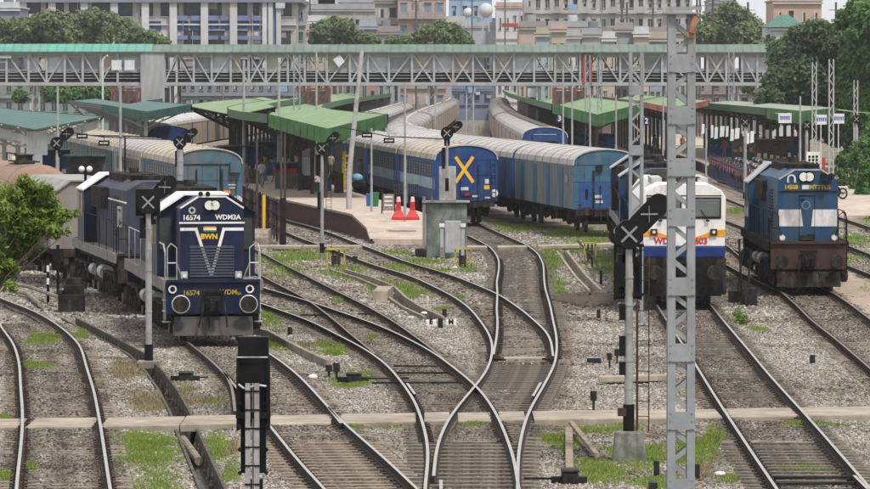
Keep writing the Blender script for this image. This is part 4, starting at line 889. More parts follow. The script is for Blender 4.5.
for k, (a, e_) in enumerate(((2, 3), (4, 5), (6, 7))):
    a, e_ = PWg[a], PWg[e_]; h = math.atan2(a[0]-e_[0], e_[1]-a[1])
    tk = empty('tank_wagon', (*a, 0), h, ['brown tank wagon nearest the grey covered wagon','second brown tank wagon, behind the foliage','third brown tank wagon at the left edge'][k], 'wagon', 'brown tank wagons')
    b = MB(); zc, r_ = 2.58, 1.40; n = 24
    prev = [(0.35, .5), (.42, .9), (.55, 1.2), (.8, 1.36), (1.1, 1.4), (11.1, 1.4), (11.4, 1.36), (11.65, 1.2), (11.78, .9), (11.85, .5)]
    vs_ = [(rr*math.cos(2*PI*i/n), yy, zc+rr*math.sin(2*PI*i/n)) for yy, rr in prev for i in range(n)]
    fs_ = [(j*n+i, j*n+(i+1)%n, (j+1)*n+(i+1)%n, (j+1)*n+i) for j in range(len(prev)-1) for i in range(n)]+[tuple(range(n-1, -1, -1)), tuple(range((len(prev)-1)*n, len(prev)*n))]
    b.add(vs_, fs_); b.build('tank', TANKM, tk, smooth=True)
    q = MB(); q.tube((0, 6, 3.9), (0, 6, 4.25), .35, 16); q.tube((0, 6, 4.25), (0, 6, 4.3), .4, 16); q.cbox(0, 6, 4.02, .9, 3.2, .05)
    q.path([(-.5, 4.4, 4.05), (-.5, 4.4, 4.35), (-.5, 7.6, 4.35), (-.5, 7.6, 4.05)], .03); q.build('dome', GRIME, tk)
    q = MB(); q.path([(-.2, 1.2, 4.02), (-.7, 2.6, 3.98), (-.2, 4.2, 4.03)], .035); q.box(-1.41, -1.36, 2, 2.3, 1.2, 3); q.build('ladder', BLACK, tk)
    q = MB(); q.box(-1.2, 1.2, .3, 11.9, .95, 1.2); q.build('underframe', GRIME, tk); bogie(tk, 2.2, (-1, 1), .46, wid=1.05); bogie(tk, 10, (-1, 1), .46, wid=1.05)
# ================================================================ PLATFORMS, CANOPIES, FOOTBRIDGE
CONC = mat('concrete_slab', (0.35, 0.30, 0.245), 0.9, var=0.2, scale=1.6, bump=.3, dirt=(0.20, 0.17, 0.13), dirt_amt=0.65)
PAVE = mat('platform_paving', (0.48, 0.385, 0.315), 0.85, var=0.16, scale=1.3, dirt=(0.30, 0.265, 0.235), dirt_amt=0.65)
PAVEL = mat('platform_edge_paving', (0.56, 0.53, 0.48), 0.85, var=0.08, scale=.8)
WALLR = mat('platform_wall_brick', (0.115, 0.055, 0.05), 0.9, var=0.45, scale=5, bump=.4, dirt=(0.06, 0.05, 0.045), dirt_amt=0.5)
def platform(name, label, left, right, z=.84, ramp=14, y_end=None, wall=WALLR):
    root = empty(name, (0, 0, 0), 0, label, 'platform')
    s = MB().mt(PAVE); n = len(left)
    zs = [max(.02, z*min(1, (left[i][1]-left[0][1])/ramp)) for i in range(n)]
    for i in range(n-1):
        a, b_, c, d = left[i], right[i], right[i+1], left[i+1]
        s.add([(a[0], a[1], zs[i]), (b_[0], b_[1], zs[i]), (c[0], c[1], zs[i+1]), (d[0], d[1], zs[i+1]), (a[0], a[1], -.3), (b_[0], b_[1], -.3), (c[0], c[1], -.3), (d[0], d[1], -.3)],
              [(0,1,2,3)]+([(0,4,5,1)] if i == 0 else [])+([(3,2,6,7)] if i == n-2 else []))
    s.build('surface', parent=root)
    for side, P in (('l', left), ('r', right)):
        wq = MB()
        for i in range(n-1):
            a, d = P[i], P[i+1]; o = -.06 if side == 'l' else .06
            wq.add([(a[0]+o, a[1], -.3), (d[0]+o, d[1], -.3), (d[0]+o, d[1], zs[i+1]-.1), (a[0]+o, a[1], zs[i]-.1), (a[0]-o, a[1], -.3), (d[0]-o, d[1], -.3), (d[0]-o, d[1], zs[i+1]-.1), (a[0]-o, a[1], zs[i]-.1)], [(0,1,2,3), (7,6,5,4), (3,2,6,7), (0,3,7,4)])
        wq.build('retaining_wall', wall, root)
        cq = MB()
        for i in range(n-1):
            a, d = P[i], P[i+1]; o = -1 if side == 'l' else 1
            cq.add([(a[0]+o*.12, a[1], zs[i]-.1), (d[0]+o*.12, d[1], zs[i+1]-.1), (d[0]+o*.12, d[1], zs[i+1]+.01), (a[0]+o*.12, a[1], zs[i]+.01), (a[0]-o*.4, a[1], zs[i]+.01), (d[0]-o*.4, d[1], zs[i+1]+.01)], [(0,1,2,3), (3,2,5,4)])
        cq.build('coping', PAVE, root)
    return root
PLT = [(-2.85,219.6),(-3.1,225),(-3.9,231.5),(-6.5,249),(-9.0,266),(-11.2,282),(-13.2,300),(-14.5,330),(-15,400),(-14.6,480),(-13,640),(-11,900)]
PRT = [(.1,219.6),(-.05,225),(-.5,231.5),(-2.15,249),(-3.8,266),(-5.3,282),(-6.8,300),(-8.9,340),(-9.8,400),(-9.6,480),(-8,640),(-5.5,900)]
def densify(P, st=3.0):
    P = np.array(P, float); Y = np.unique(np.concatenate([np.arange(P[0, 1], P[-1, 1], st), P[:, 1]])); return [(float(np.interp(y, P[:, 1], P[:, 0])), float(y)) for y in Y]
def resamp(P, Ys): P = np.array(P, float); return [(float(np.interp(y, P[:, 1], P[:, 0])), float(y)) for y in Ys]
YS = [219.6, 222, 225, 228, 231.5, 236, 242]+list(range(249, 900, 9))
platform('station_platform', 'main island platform with pink paving and dark red brick wall in the centre', resamp(PLT, YS), resamp(PRT, YS), ramp=12)
YS2 = list(range(300, 900, 12))
platform('station_platform', 'platform under the green canopy right of the third train', resamp([(9.8,300),(9.7,400),(9.9,480),(11,620),(14,900)], YS2), resamp([(14.4,300),(14.3,400),(14.4,480),(15.5,620),(18.5,900)], YS2), ramp=10)
platform('station_platform', 'far right platform with parked motorcycles behind the white locomotive', resamp([(19.5,258),(21,320),(22.2,400),(23,640)], [258,266]+list(range(278,640,12))), resamp([(23.6,258),(31,320),(31,640)], [258,266]+list(range(278,640,12))), z=.5, ramp=10)
platform('station_platform', 'left platform beyond the brown tank wagons', resamp([(-25,240),(-26,300),(-37,420)], list(range(240,420,12))), resamp([(-16.5,240),(-18,255),(-24.5,300),(-34,400),(-35,420)], list(range(240,420,12))), ramp=8)

CGREEN = mat('canopy_bright_green', (0.15, 0.24, 0.105), 0.6, var=0.18, scale=1.2, dirt=(0.27, 0.33, 0.21), dirt_amt=0.55, band=.55)
CGREEND = mat('canopy_fascia_green', (0.045, 0.112, 0.042), 0.6, var=0.22, scale=2, dirt=(0.04, 0.07, 0.035), dirt_amt=0.35)
CTEAL = mat('canopy_teal_sheet', (0.05, 0.125, 0.108), 0.6, var=0.2, scale=.9, dirt=(0.115, 0.15, 0.135), dirt_amt=0.45, band=.5)
CTEALD = mat('canopy_dark_teal', (0.035, 0.08, 0.07), 0.6, var=0.2, scale=1)
CGREY = mat('canopy_grey_green', (0.27, 0.31, 0.25), 0.6, var=0.14, scale=.8, dirt=(0.17, 0.19, 0.15), dirt_amt=0.5, band=.5)
WSTEEL = mat('white_steel', (0.50, 0.53, 0.54), 0.6, var=0.14, scale=1.5, dirt=(0.3, 0.29, 0.27), dirt_amt=0.35)
DKSTEEL = mat('dark_roof_truss', (0.055, 0.05, 0.048), 0.7, var=0.4, scale=2, dirt=(0.13, 0.075, 0.05), dirt_amt=0.4)
RSTEEL = mat('red_oxide_steel', (0.17, 0.055, 0.045), 0.7, var=0.3, scale=2, dirt=(0.08, 0.05, 0.045), dirt_amt=0.4)
def canopy(label, path, hw, zv, zt, roof, fascia, colm, fh=.75, step=9.0, truss=True, fas_front='v', drop=.0, group='platform canopies', steelm=None, zoff=0):
    root = empty('platform_canopy', (0, 0, 0), 0, label, 'canopy', group)
    L, V_, Rr = [], [], []
    for (x, y) in path: L.append((x-hw, y, zt)); V_.append((x, y, zv)); Rr.append((x+hw, y, zt))
    for nm, A, B in (('roof_wing', L, V_), ('roof_wing', V_, Rr)):
        q = MB().mt(roof)
        for i in range(len(path)-1):
            # corrugation as fine steps lengthwise
            a, b_, c, d = A[i], B[i], B[i+1], A[i+1]
            q.add([a, b_, c, d]+[(p[0], p[1], p[2]-.05) for p in (a, b_, c, d)], [(0,1,2,3), (7,6,5,4), (0,4,5,1), (3,2,6,7), (0,3,7,4), (1,5,6,2)])
        o = q.build(nm, parent=root)
    # gable fascia at the near end, sheets with ribs
    x, y = path[0]
    for s in (-1, 1):
        q = MB().mt(fascia); q.add([(x+s*hw, y-.06, zt+.04), (x, y-.06, zv+.04), (x, y-.06, zv-fh), (x+s*hw, y-.06, zt-fh*.8), (x+s*hw, y-.1, zt+.04), (x, y-.1, zv+.04), (x, y-.1, zv-fh), (x+s*hw, y-.1, zt-fh*.8)], [(4,5,6,7), (3,2,1,0), (0,1,5,4), (1,2,6,5), (2,3,7,6), (3,0,4,7)])
        n = int(hw/.35)
        for k in range(1, n): t = k/n; xx = x+s*hw*t; zz = zv+(zt-zv)*t; q.box(xx-.03, xx+.03, y-.15, y-.09, zz-fh*.92, zz+.02)
        if fas_front: q.build('gable_fascia', parent=root)
    for s in (-1, 1):
        q = MB().mt(fascia)
        for i in range(len(path)-1):
            a, d = path[i], path[i+1]; xo = s*(hw+.03)
            q.add([(a[0]+xo, a[1], zt+.03), (d[0]+xo, d[1], zt+.03), (d[0]+xo, d[1], zt-fh*.55), (a[0]+xo, a[1], zt-fh*.55), (a[0]+xo+s*.03, a[1], zt+.03), (d[0]+xo+s*.03, d[1], zt+.03), (d[0]+xo+s*.03, d[1], zt-fh*.55), (a[0]+xo+s*.03, a[1], zt-fh*.55)], [(0,1,2,3), (7,6,5,4), (0,1,5,4), (3,2,6,7)])
        q.build('side_fascia', parent=root)
    tot = path[-1][1]-path[0][1]; n = int(tot/step)
    for k in range(min(n, 40)+1):
        yy = path[0][1]+1.5+k*step*.98
        if yy > path[-1][1]: break
        xx = float(np.interp(yy, [p[1] for p in path], [p[0] for p in path]))
        c = MB(); c.beam((xx, yy, 0), (xx, yy, zv-.05), .24, .24)
        if truss:
            for s in (-1, 1):
                c.beam((xx, yy, zv-.12), (xx+s*hw, yy, zt-.12), .12, .14); c.beam((xx, yy, zv-1.1), (xx+s*hw*.96, yy, zt-.35), .10, .1)
                for j in range(1, 5):
                    t = j/5; xa = xx+s*hw*t; zu = zv-.12+(zt-zv)*t; zl = zv-1.1+(zt-.35-zv+1.1)*t
                    c.beam((xa, yy, zu), (xa, yy, zl), .06); t2 = (j-1)/5; c.beam((xx+s*hw*t2, yy, zv-.12+(zt-zv)*t2), (xa, yy, zl), .05)
        c.build('column_frame', colm, root)
    pu = MB()
    for s in (-1, 1):
        for t in (.25, .5, .75, .97):
            for i in range(0, len(path)-1):
                a, d = path[i], path[i+1]; z = zv+(zt-zv)*t-.08; pu.beam((a[0]+s*hw*t, a[1], z), (d[0]+s*hw*t, d[1], z), .06, .08)
    pu.build('purlins', colm, root)
    return root
def pth(P, st=12): return [(float(x), float(y)) for x, y in densify(P, st)]
canopy('bright green butterfly canopy over the central platform', pth([(-5.85,262),(-8.0,282),(-9.8,305),(-11.2,335),(-12.1,380),(-12,470),(-10.6,600),(-8.0,800),(-6,930)]), 3.25, 4.62, 5.42, CGREEN, CGREEND, DKSTEEL, fh=.85)
canopy('green butterfly canopy with numeral three at the right of the third train', pth([(11.9,352),(12.1,420),(12.3,500),(13.1,640),(16,900)]), 3.3, 4.75, 5.55, CGREEN, CGREEND, DKSTEEL, fh=.85)
canopy('pale green canopy left of the central platform canopy', pth([(-14.2,338),(-15.8,370),(-16.4,420),(-15.8,520)]), 2.9, 4.85, 5.45, CGREEN, CGREEND, DKSTEEL, fh=.8, fas_front='')
canopy('dusty teal butterfly canopy on white steel frames at the far left', pth([(-21,252),(-25,275),(-29.2,300),(-34,335),(-41,390)]), 3.5, 4.72, 5.38, CTEAL, CTEALD, WSTEEL, fh=.3, fas_front='')
canopy('grey green canopy over the far right platform', pth([(26.9,352),(26.9,400),(26.9,480)]), 2.6, 5.0, 5.25, CGREY, CGREEND, DKSTEEL, fh=.95, step=8)
canopy('second teal canopy behind the far left one', pth([(-19.8,330),(-23,360),(-26.5,390),(-28,440)]), 3.0, 5.1, 5.6, CTEAL, CTEALD, WSTEEL, fh=.6)
canopy('pale canopy behind the numeral three canopy', pth([(19.5,395),(19.8,460),(20.5,560)]), 3.0, 5.0, 5.6, CGREEN, mat('salmon_fascia', (.24,.10,.08), .8, var=.2, scale=2), DKSTEEL, fh=.5)

# solid white gusset panels on the first frame of the far left canopy
g0 = [o for o in C.objects if o.get('label', '').startswith('dusty teal butterfly')][0]
q = MB(); q.box(-21.55, -20.45, 253.2, 253.4, 3.35, 4.6); q.box(-21.28, -20.72, 253.2, 253.4, .84, 3.35)
for s_ in (-1, 1): q.beam((-21+s_*.4, 253.3, 4.1), (-21+s_*3.3, 253.3, 5.0), .12, .42)
q.build('end_frame_panel', WSTEEL, g0)
# extension wing of the right canopy, tilted up over the path
q = MB().mt(mat('pale_green_sheet', (.24,.33,.15), .6, var=.12, scale=1)); X0 = 29.2
q.add([(29.4,350,5.15),(32.6,352,4.85),(32.6,372,4.85),(29.4,372,5.35),(29.4,350,5.09),(32.6,352,4.79),(32.6,372,4.79),(29.4,372,5.29)], [(0,1,2,3),(7,6,5,4),(0,4,5,1),(1,5,6,2),(2,6,7,3),(3,7,4,0)])
tag(q.build('canopy_wing'), 'pale green lean-to sheet at the right end of the far right canopy', 'roof')
SIGNW = mat('sign_white', (.55, .57, .59), .5, var=.08); SIGNB = mat('sign_ink_blue', (.10, .12, .35), .5)
for k, (px, py, D, s) in enumerate(((785, 118, 348, 'कखग'), (821, 119.5, 349, ''), (838.5, 118.5, 349, ''))):
    X, Y, Z = at(px, py, D); r = empty('station_sign', (X, Y, Z), 0, ['white sign board on the green canopy end','white sign board left of the two behind the thin posts','white sign board at the right end of the canopy'][k], 'sign')
    b = MB(); wd = (.95, .85, .85)[k]*1.0; b.box(-wd/2, wd/2, 0, .06, -.36, .36); 
    if k: b.box(-.03, .03, .0, .05, -Z, -.36); b.box(-wd/2, -wd/2+.05, .0, .05, .36, .6)
    else: b.box(-wd/2, -wd/2+.04, .06, 3.9, .3, .36); b.box(wd/2-.04, wd/2, .06, 3.9, .3, .36)
    b.build('board', SIGNW, r)
    q = MB()
    for j in range(5): q.box(-wd/2+.12+j*.15, -wd/2+.22+j*.15, -.012, 0, -.12, .12); q.box(-wd/2+.1+j*.15, -wd/2+.24+j*.15, -.014, 0, .10, .14)
    q.build('writing', SIGNB, r)
# platform numerals
for px, py, D, s, lab in ((559.5, 118.5, 350, '3', 'dark board with a white numeral 3 under the green canopy'), (646.5, 121, 350, '2', 'dark blue board with a white numeral 2 beside the lattice mast')):
    X, Y, Z = at(px, py, D); r = empty('platform_number_sign', (X, Y, Z), 0, lab, 'sign')
    b = MB(); b.box(-.26, .26, 0, .06, -.3, .3); b.box(-.02, .02, .02, .05, .3, 1.4); b.build('board', NAVYD, r); text(s, .55, SIGNW, r, (0, -.01, 0), name='numeral', bold=.012)

# ---- footbridge
FBD = 490.0; FB = 9.8
def fx(px): return xat(px, FBD)
FROOF = mat('footbridge_roof_grey_green', (0.125, 0.165, 0.145), 0.6, var=0.12, scale=.5, dirt=(0.19, 0.22, 0.19), dirt_amt=0.45, band=-.35)
FROOFT = mat('footbridge_roof_turquoise', (0.095, 0.29, 0.225), 0.6, var=0.14, scale=.5, dirt=(0.15, 0.27, 0.225), dirt_amt=0.45, band=-.35)
FST = mat('footbridge_steel', (0.33, 0.34, 0.355), 0.6, var=0.12, scale=1, dirt=(0.28, 0.24, 0.2), dirt_amt=0.35)
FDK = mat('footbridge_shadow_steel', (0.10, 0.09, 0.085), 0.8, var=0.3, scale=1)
FSH = [mat('hanging_sheet_pale', (0.45, 0.49, 0.52), 0.6, var=0.1, scale=1), mat('wall_panel_grey', (0.25, 0.27, 0.28), 0.7, var=0.15, scale=1), mat('hanging_sheet_beige', (0.42, 0.38, 0.32), 0.7, var=0.1)]
zt_, zu, zd = zat(50, FBD), zat(85.5, FBD), zat(82, FBD)
fb = empty('footbridge', (0, FBD, 0), 0, 'long covered steel footbridge with grey green roof spanning the whole station', 'bridge')
xa, xb, xm = fx(-40), fx(800), fx(152)
for x0, x1, m_, zz in ((xa, xm, FROOFT, 0.0), (xm-.1, xb, FROOF, -.05)):
    q = MB(); zr, ze = zat(43.6, FBD)+zz, zat(51.2, FBD)+zz
    q.prism_x([(-.55, ze), (2.0, zr), (4.6, ze), (4.6, ze-.06), (2.0, zr-.08), (-.55, ze-.08)], x0, x1); q.build('roof', m_, fb)
for yy in (0, 4):
    q = MB(); q.box(xa, xb, yy-.08, yy+.08, zt_-.45, zt_-.05); q.box(xa, xb, yy-.1, yy+.1, zu, zu+.35); q.build('girder', FST, fb)
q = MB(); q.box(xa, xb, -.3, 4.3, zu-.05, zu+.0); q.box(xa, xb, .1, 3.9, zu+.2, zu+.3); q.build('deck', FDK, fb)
q = MB(); q.box(xa, xb, .35, .4, zt_-.75, zt_-.45); q.build('soffit_band', mat('cream_band', (.40,.39,.32), .7, var=.1), fb)
bays = [7, 29, 47, 65, 83, 101, 118, 143, 165, 177, 194, 212, 231, 249, 266, 288, 305, 327, 350, 368, 389, 412, 434, 453, 473, 494, 514, 534, 555, 580, 600, 620, 643, 662, 690, 707, 726, 742, 757, 775]
for yy in (0, 4):
    for px in bays: q = MB(); q.beam((fx(px), yy, zu), (fx(px), yy, zt_), .22, .18); q.build('upright', FST, fb)
    i = 0
    for a, b_ in zip(bays[:-1], bays[1:]):
        xa_, xb_ = fx(a), fx(b_); i += 1
        if 118 <= a < 165: continue
        q = MB()
        if a in (249, 453, 494, 412, 620, 707, 350): q.beam((xa_, yy, zu+.2), (xb_, yy, zt_-.3), .1, .18); q.beam((xa_, yy+.03, zt_-.3), (xb_, yy+.03, zu+.2), .1, .17)
        elif i % 3: q.beam((xa_, yy, zt_-.3), (xb_, yy, zu+.2), .1, .15)
        else: q.beam((xb_, yy, zt_-.3), (xa_, yy, zu+.2), .1, .15)
        q.build('diagonal', FST, fb)
q = MB()
for z in (.45, .75, 1.05, 1.3):
    q.box(xa, xb, .17, .23, zu+.3+z-.03, zu+.3+z+.03)
q.build('railing', FST, fb)
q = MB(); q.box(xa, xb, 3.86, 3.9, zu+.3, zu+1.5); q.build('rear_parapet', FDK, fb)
rr = random.Random(4)
for a, b_ in zip(bays[:-1], bays[1:]):
    if rr.random() < .8 or 118 <= a < 165:
        q = MB(); x0, x1 = fx(a)+.1, fx(b_)-.1
        if rr.random() < .4: x1 = x0+(x1-x0)*.55
        q.box(x0, x1, .42, .46, zu+1.35, zt_-.75); q.build('hanging_sheet', rr.choice(FSH), fb)
q = MB(); q.box(fx(141), fx(165), -.4, -.2, zat(103, FBD), zt_-.05); q.build('grey_stair_wall', mat('weathered_sheet_wall', (.30,.31,.31), .75, var=.2, scale=1.5, streak=True), fb)
for a, m_ in ((118, 1), (131, 2)):
    q = MB(); q.box(fx(a-6), fx(a+4), -.25, -.22, zat(70, FBD), zat(60, FBD)); q.build('notice', SIGNW, fb)
q = MB(); q.box(fx(20-22), fx(12), -.25, -.2, zat(58, FBD), zat(55.5, FBD)); q.build('notice', mat('pale_green_notice', (.45,.6,.45)), fb)
for px in (584, 590.5):
    q = MB(); q.box(fx(px)-.15, fx(px)+.15, -.2, -.1, zu+.2, zt_-.2); q.build('red_post', mat('signal_red', (.36, .05, .04), .7, var=.2), fb)
q = MB(); q.mt(SIGNW); xx = fx(340); q.add([(xx-.7,-.3,9.4),(xx,-.3,9.9),(xx+.5,-.3,9.2),(xx-.1,-.3,8.6),(xx-.7,-.26,9.4),(xx,-.26,9.9),(xx+.5,-.26,9.2),(xx-.1,-.26,8.6)], [(0,3,2,1),(4,5,6,7)]); q.build('hanging_cloth', parent=fb)
for px in (36, 118, 175, 300, 322, 432, 470, 596, 668, 735):
    q = MB(); x = fx(px)
    for yy in (.3, 3.7):
        for dx in (-.35, .35): q.beam((x+dx, yy, -.2), (x+dx, yy, zu), .16)
        for k in range(5): z0 = .4+k*1.2; q.beam((x-.35, yy, z0), (x+.35, yy, z0+.9), .06)
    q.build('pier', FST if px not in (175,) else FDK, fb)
# red stair frames going down to the platforms
for k, (x0, x1) in enumerate(((116, 141), (300, 330), (553, 584))):
    r = empty('stair_frame', (fx(x0), FBD-6, 0), 0, ['red oxide stair frame under the left part of the footbridge','red oxide stair frame above the central green canopy','brick red stair frame above the numeral three canopy'][k], 'stairs', 'stair frames under the footbridge')
    W_ = fx(x1)-fx(x0); q = MB()
    for yy in (0, 5):
        for t in (0, .33, .66, 1): q.beam((W_*t, yy, -.2), (W_*t, yy, zu-.2), .2)
        for z in (1.5, 3.2, 4.9, 6.4): q.beam((0, yy, z), (W_, yy, z), .16)
        for t in (0, .33, .66): q.beam((W_*t, yy, 4.9), (W_*(t+.33), yy, 6.4), .1); q.beam((W_*t, yy, 4.9), (W_*(t+.33), yy, 3.2), .1)
    q.build('frame', RSTEEL, r); q = MB(); q.box(.1, W_-.1, 2.4, 2.5, 4.5, 6.2); q.build('panel', DKSTEEL, r)

# ================================================================ BUILDINGS BEYOND
WINM = mat('far_window', (0.045, 0.05, 0.06), 0.3, var=0.5, scale=.6)
WR = random.Random(77)
def building(label, px0, px1, py_top, D, wall, floors, cols, depth=14, parapet=True, win=(.5, .5), balc=None, win_m=None, z0=0, roof=None, trim=None, cat='building', frame=None):
    x0, x1 = xat(px0, D), xat(px1, D); H = zat(py_top, D); r = empty('building', ((x0+x1)/2, D, -.25), 0, label, cat)
    W_ = x1-x0; b = MB(); b.box(-W_/2, W_/2, 0, depth, 0, H+.25); b.build('wall', wall, r)
    zbase = 3.0; fh = (H-zbase)/floors; cw = W_/cols; mesh_ = None
    for i in range(floors):
        for j in range(cols):
            if mesh_ is None:
                vr = []
                for v_ in range(3):
                    q = MB().mt(win_m or WINM); q.box(-cw*win[0]*(.5, .42, .36)[v_], cw*win[0]*(.5, .42, .36)[v_], -.04, .02, 0, fh*win[1]*(1, .85, 1.05)[v_])
                    if v_: q.mt((WHITEB, BRNB)[v_-1]).box(-cw*win[0]*.4, cw*win[0]*(-.05 if v_ == 1 else .1), -.06, -.03, fh*win[1]*(.1 if v_ == 1 else .5), fh*win[1]*.95)
                    q.mt(frame or trim or wall).box(-cw*win[0]/2-.06, cw*win[0]/2+.06, -.14, 0, -.1, 0)
                    if v_ != 1: q.box(-cw*win[0]/2-.06, cw*win[0]/2+.06, -.3, 0, fh*win[1], fh*win[1]+.1)
                    o = q.build('window', parent=r); vr.append(o.data)
                    if v_ < 2: bpy.data.objects.remove(o)
                bpy.data.objects.remove(o)
                q = MB().mt(win_m or WINM); q.box(-cw*win[0]/2, cw*win[0]/2, -.04, .02, 0, fh*win[1]); q.mt(frame or trim or wall)
                q.box(-cw*win[0]/2-.06, cw*win[0]/2+.06, -.14, 0, -.1, 0); q.box(-cw*win[0]/2-.06, cw*win[0]/2+.06, -.18, 0, fh*win[1], fh*win[1]+.1); q.box(-.04, .04, -.07, 0, 0, fh*win[1])
                o = q.build('window', parent=r); mesh_ = o.data
            else: o = bpy.data.objects.new('window', (vr+[mesh_])[WR.randrange(4)]); C.objects.link(o); o.parent = r
            o.location = (-W_/2+cw*(j+.5), 0, zbase+i*fh+fh*.28)
    for i in range(floors+1):
        q = MB(); q.box(-W_/2-.15, W_/2+.15, -.35, .0, zbase+i*fh-.12, zbase+i*fh+.12); q.build('floor_band', trim or wall, r)
    if balc:
        for i in range(floors):
            for j in range(cols):
                if (i*3+j*2) % balc == 0:
                    q = MB(); xx = -W_/2+cw*(j+.5); q.box(xx-cw*.42, xx+cw*.42, -1.1, 0, zbase+i*fh, zbase+i*fh+.15); q.box(xx-cw*.42, xx+cw*.42, -1.15, -1.08, zbase+i*fh, zbase+i*fh+1.0); q.build('balcony', trim or wall, r)
    if parapet: q = MB(); q.box(-W_/2-.2, W_/2+.2, -.2, depth+.2, H+.25, H+.45); q.box(-W_/2, W_/2, -.05, .1, H+.45, H+1.1); q.build('roof', roof or trim or wall, r)
    return r, W_, H
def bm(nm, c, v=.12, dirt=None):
    c = tuple(.55*a+.45*g for a, g in zip(c, (.27,.285,.32)))  # distance haze painted in: blue-grey mixed into every far building colour
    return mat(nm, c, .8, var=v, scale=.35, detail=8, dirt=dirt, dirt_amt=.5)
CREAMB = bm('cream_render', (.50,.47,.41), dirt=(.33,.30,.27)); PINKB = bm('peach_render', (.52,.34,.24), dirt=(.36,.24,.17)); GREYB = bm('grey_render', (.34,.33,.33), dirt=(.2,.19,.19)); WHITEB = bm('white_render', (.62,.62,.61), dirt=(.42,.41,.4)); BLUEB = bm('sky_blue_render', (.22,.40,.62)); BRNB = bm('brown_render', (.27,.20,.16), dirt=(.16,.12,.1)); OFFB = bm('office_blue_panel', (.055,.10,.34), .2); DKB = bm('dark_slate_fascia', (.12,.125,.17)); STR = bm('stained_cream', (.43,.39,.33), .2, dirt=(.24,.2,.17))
# blue and white office block (left): bays with blue panels, ribs
D = 720
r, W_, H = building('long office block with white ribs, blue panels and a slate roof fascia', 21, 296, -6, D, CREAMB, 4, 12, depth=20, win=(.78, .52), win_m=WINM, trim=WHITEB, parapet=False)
xl_ = xat(21, D); cxb = (xat(21, D)+xat(296, D))/2
for px in (24, 53, 85, 115, 146, 174, 205, 234, 265, 271, 279):
    q = MB(); x = xat(px, D)-cxb; wd = .55 if px < 262 else .35; q.box(x-wd, x+wd, -.9, .0, 0, zat(0, D)+.25); q.build('rib', WHITEB, r)
for px in (177.5, 192, 208, 222, 238.5, 252.5, 150, 30):
    for ya, yb in ((15.5, 20.5), (35.5, 39.5)):
        if px in (150, 30) and ya < 20: continue
        q = MB(); x = xat(px+5, D)-cxb; q.box(x-.85, x+.85, -.45, -.1, zat(yb, D)+.25, zat(ya, D)+.25); q.build('blue_panel', OFFB, r)
    q = MB(); x = xat(px+5, D)-cxb; q.box(x-.95, x+.95, -.2, -.05, zat(30, D)+.25, zat(21, D)+.25); q.build('dark_glazing', mat('blue_glazing', (.03,.05,.14), .3, var=.5, scale=1), r)
q = MB(); q.box(-W_/2-.6, W_/2+.9, -1.3, 21, zat(2.3, D)+.25, zat(-1.6, D)+.25); q.build('roof_fascia', DKB, r)
for px in (268.5, 275): q = MB(); x = xat(px, D)-cxb; q.box(x-.25, x+.25, -.4, -.02, 3, zat(4, D)); q.build('blue_strip', OFFB, r)
building('grey tower block with dark side wall right of the blue and white office', 296, 306, 2, 735, GREYB, 5, 1, win=(.4,.4))
building('low slate roofed shed at the top left corner', -10, 20, 8, 640, bm('slate_blue', (.17,.19,.26)), 2, 4, win=(.5,.4), trim=WHITEB)
building('white stained wall block behind the left trees', 308, 326, 21, 700, WHITEB, 2, 2, win=(.3,.3))
building('long beige three storey block with stained parapets, left of the peach block', 304, 378, 9, 780, STR, 3, 9, win=(.4,.45), trim=GREYB, balc=4)
building('slate rooftop room on top of the long beige block', 328, 374, 2.5, 790, GREYB, 1, 5, win=(.4,.3))
q = building('peach apartment block with balconies and blue window rows', 398, 446, -6, 700, PINKB, 5, 4, win=(.55,.42), trim=BRNB, balc=2, win_m=bm('teal_window', (.10,.19,.24)))
building('cluttered brown annex left of the peach apartment block', 375, 399, 1, 705, STR, 5, 2, win=(.55,.5), trim=BRNB, balc=2)
building('sky blue house with stained roof terrace', 449, 492, -4, 1040, BLUEB, 4, 4, win=(.4,.4), trim=WHITEB)
building('grey low block under the sky blue house', 440, 502, 26, 1010, bm('pale_grey_render', (.42,.43,.45)), 1, 6, win=(.5,.4))
building('white house with arcade beside the red awning', 496, 526, 6, 1000, WHITEB, 3, 4, win=(.4,.45), trim=PINKB)
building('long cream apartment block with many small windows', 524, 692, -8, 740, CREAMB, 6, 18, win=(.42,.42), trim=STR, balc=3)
building('low ochre house in front of the long cream block', 519, 546, 27, 650, PINKB, 2, 4, win=(.3,.35), trim=BRNB)
building('low brown shed row with patched roofs', 548, 600, 27, 655, BRNB, 2, 7, win=(.5,.4), trim=GREYB)
building('low rooftop cluster of grey sheds left of the big mast', 598, 672, 33, 660, GREYB, 1, 9, win=(.4,.4), trim=BRNB)
building('orange brick tower house with balconies above the right trees', 773, 821, 1, 620, bm('orange_brick', (.56,.33,.19)), 4, 4, win=(.35,.45), trim=bm('beige_trim', (.50,.40,.31)), balc=2)
r, W_, H = building('green roofed pavilion among the right trees', 770, 800, 27, 560, WHITEB, 2, 3, win=(.4,.4), parapet=False)
q = MB(); q.add([(-W_/2-.6,-.6,H+.25),(W_/2+.6,-.6,H+.25),(W_/2+.6,6,H+.25),(-W_/2-.6,6,H+.25),(-.6,2.5,H+1.7),(.6,2.5,H+1.7)], [(0,1,5,4),(1,2,5),(2,3,4,5),(3,0,4),(3,2,1,0)]); q.build('roof', mat('pavilion_green', (.08,.17,.13), .7), r)
building('dark rooftop block behind the trees right of the big mast', 709, 734, 1, 800, GREYB, 4, 3)
building('brick wall of the goods shed behind the centre trains', 528, 556, 84, 600, BRNB, 1, 4)
building('low grey station building beyond the footbridge', 180, 300, 74, 640, bm('dim_grey_render', (.15,.155,.16)), 2, 14, win=(.4,.5))
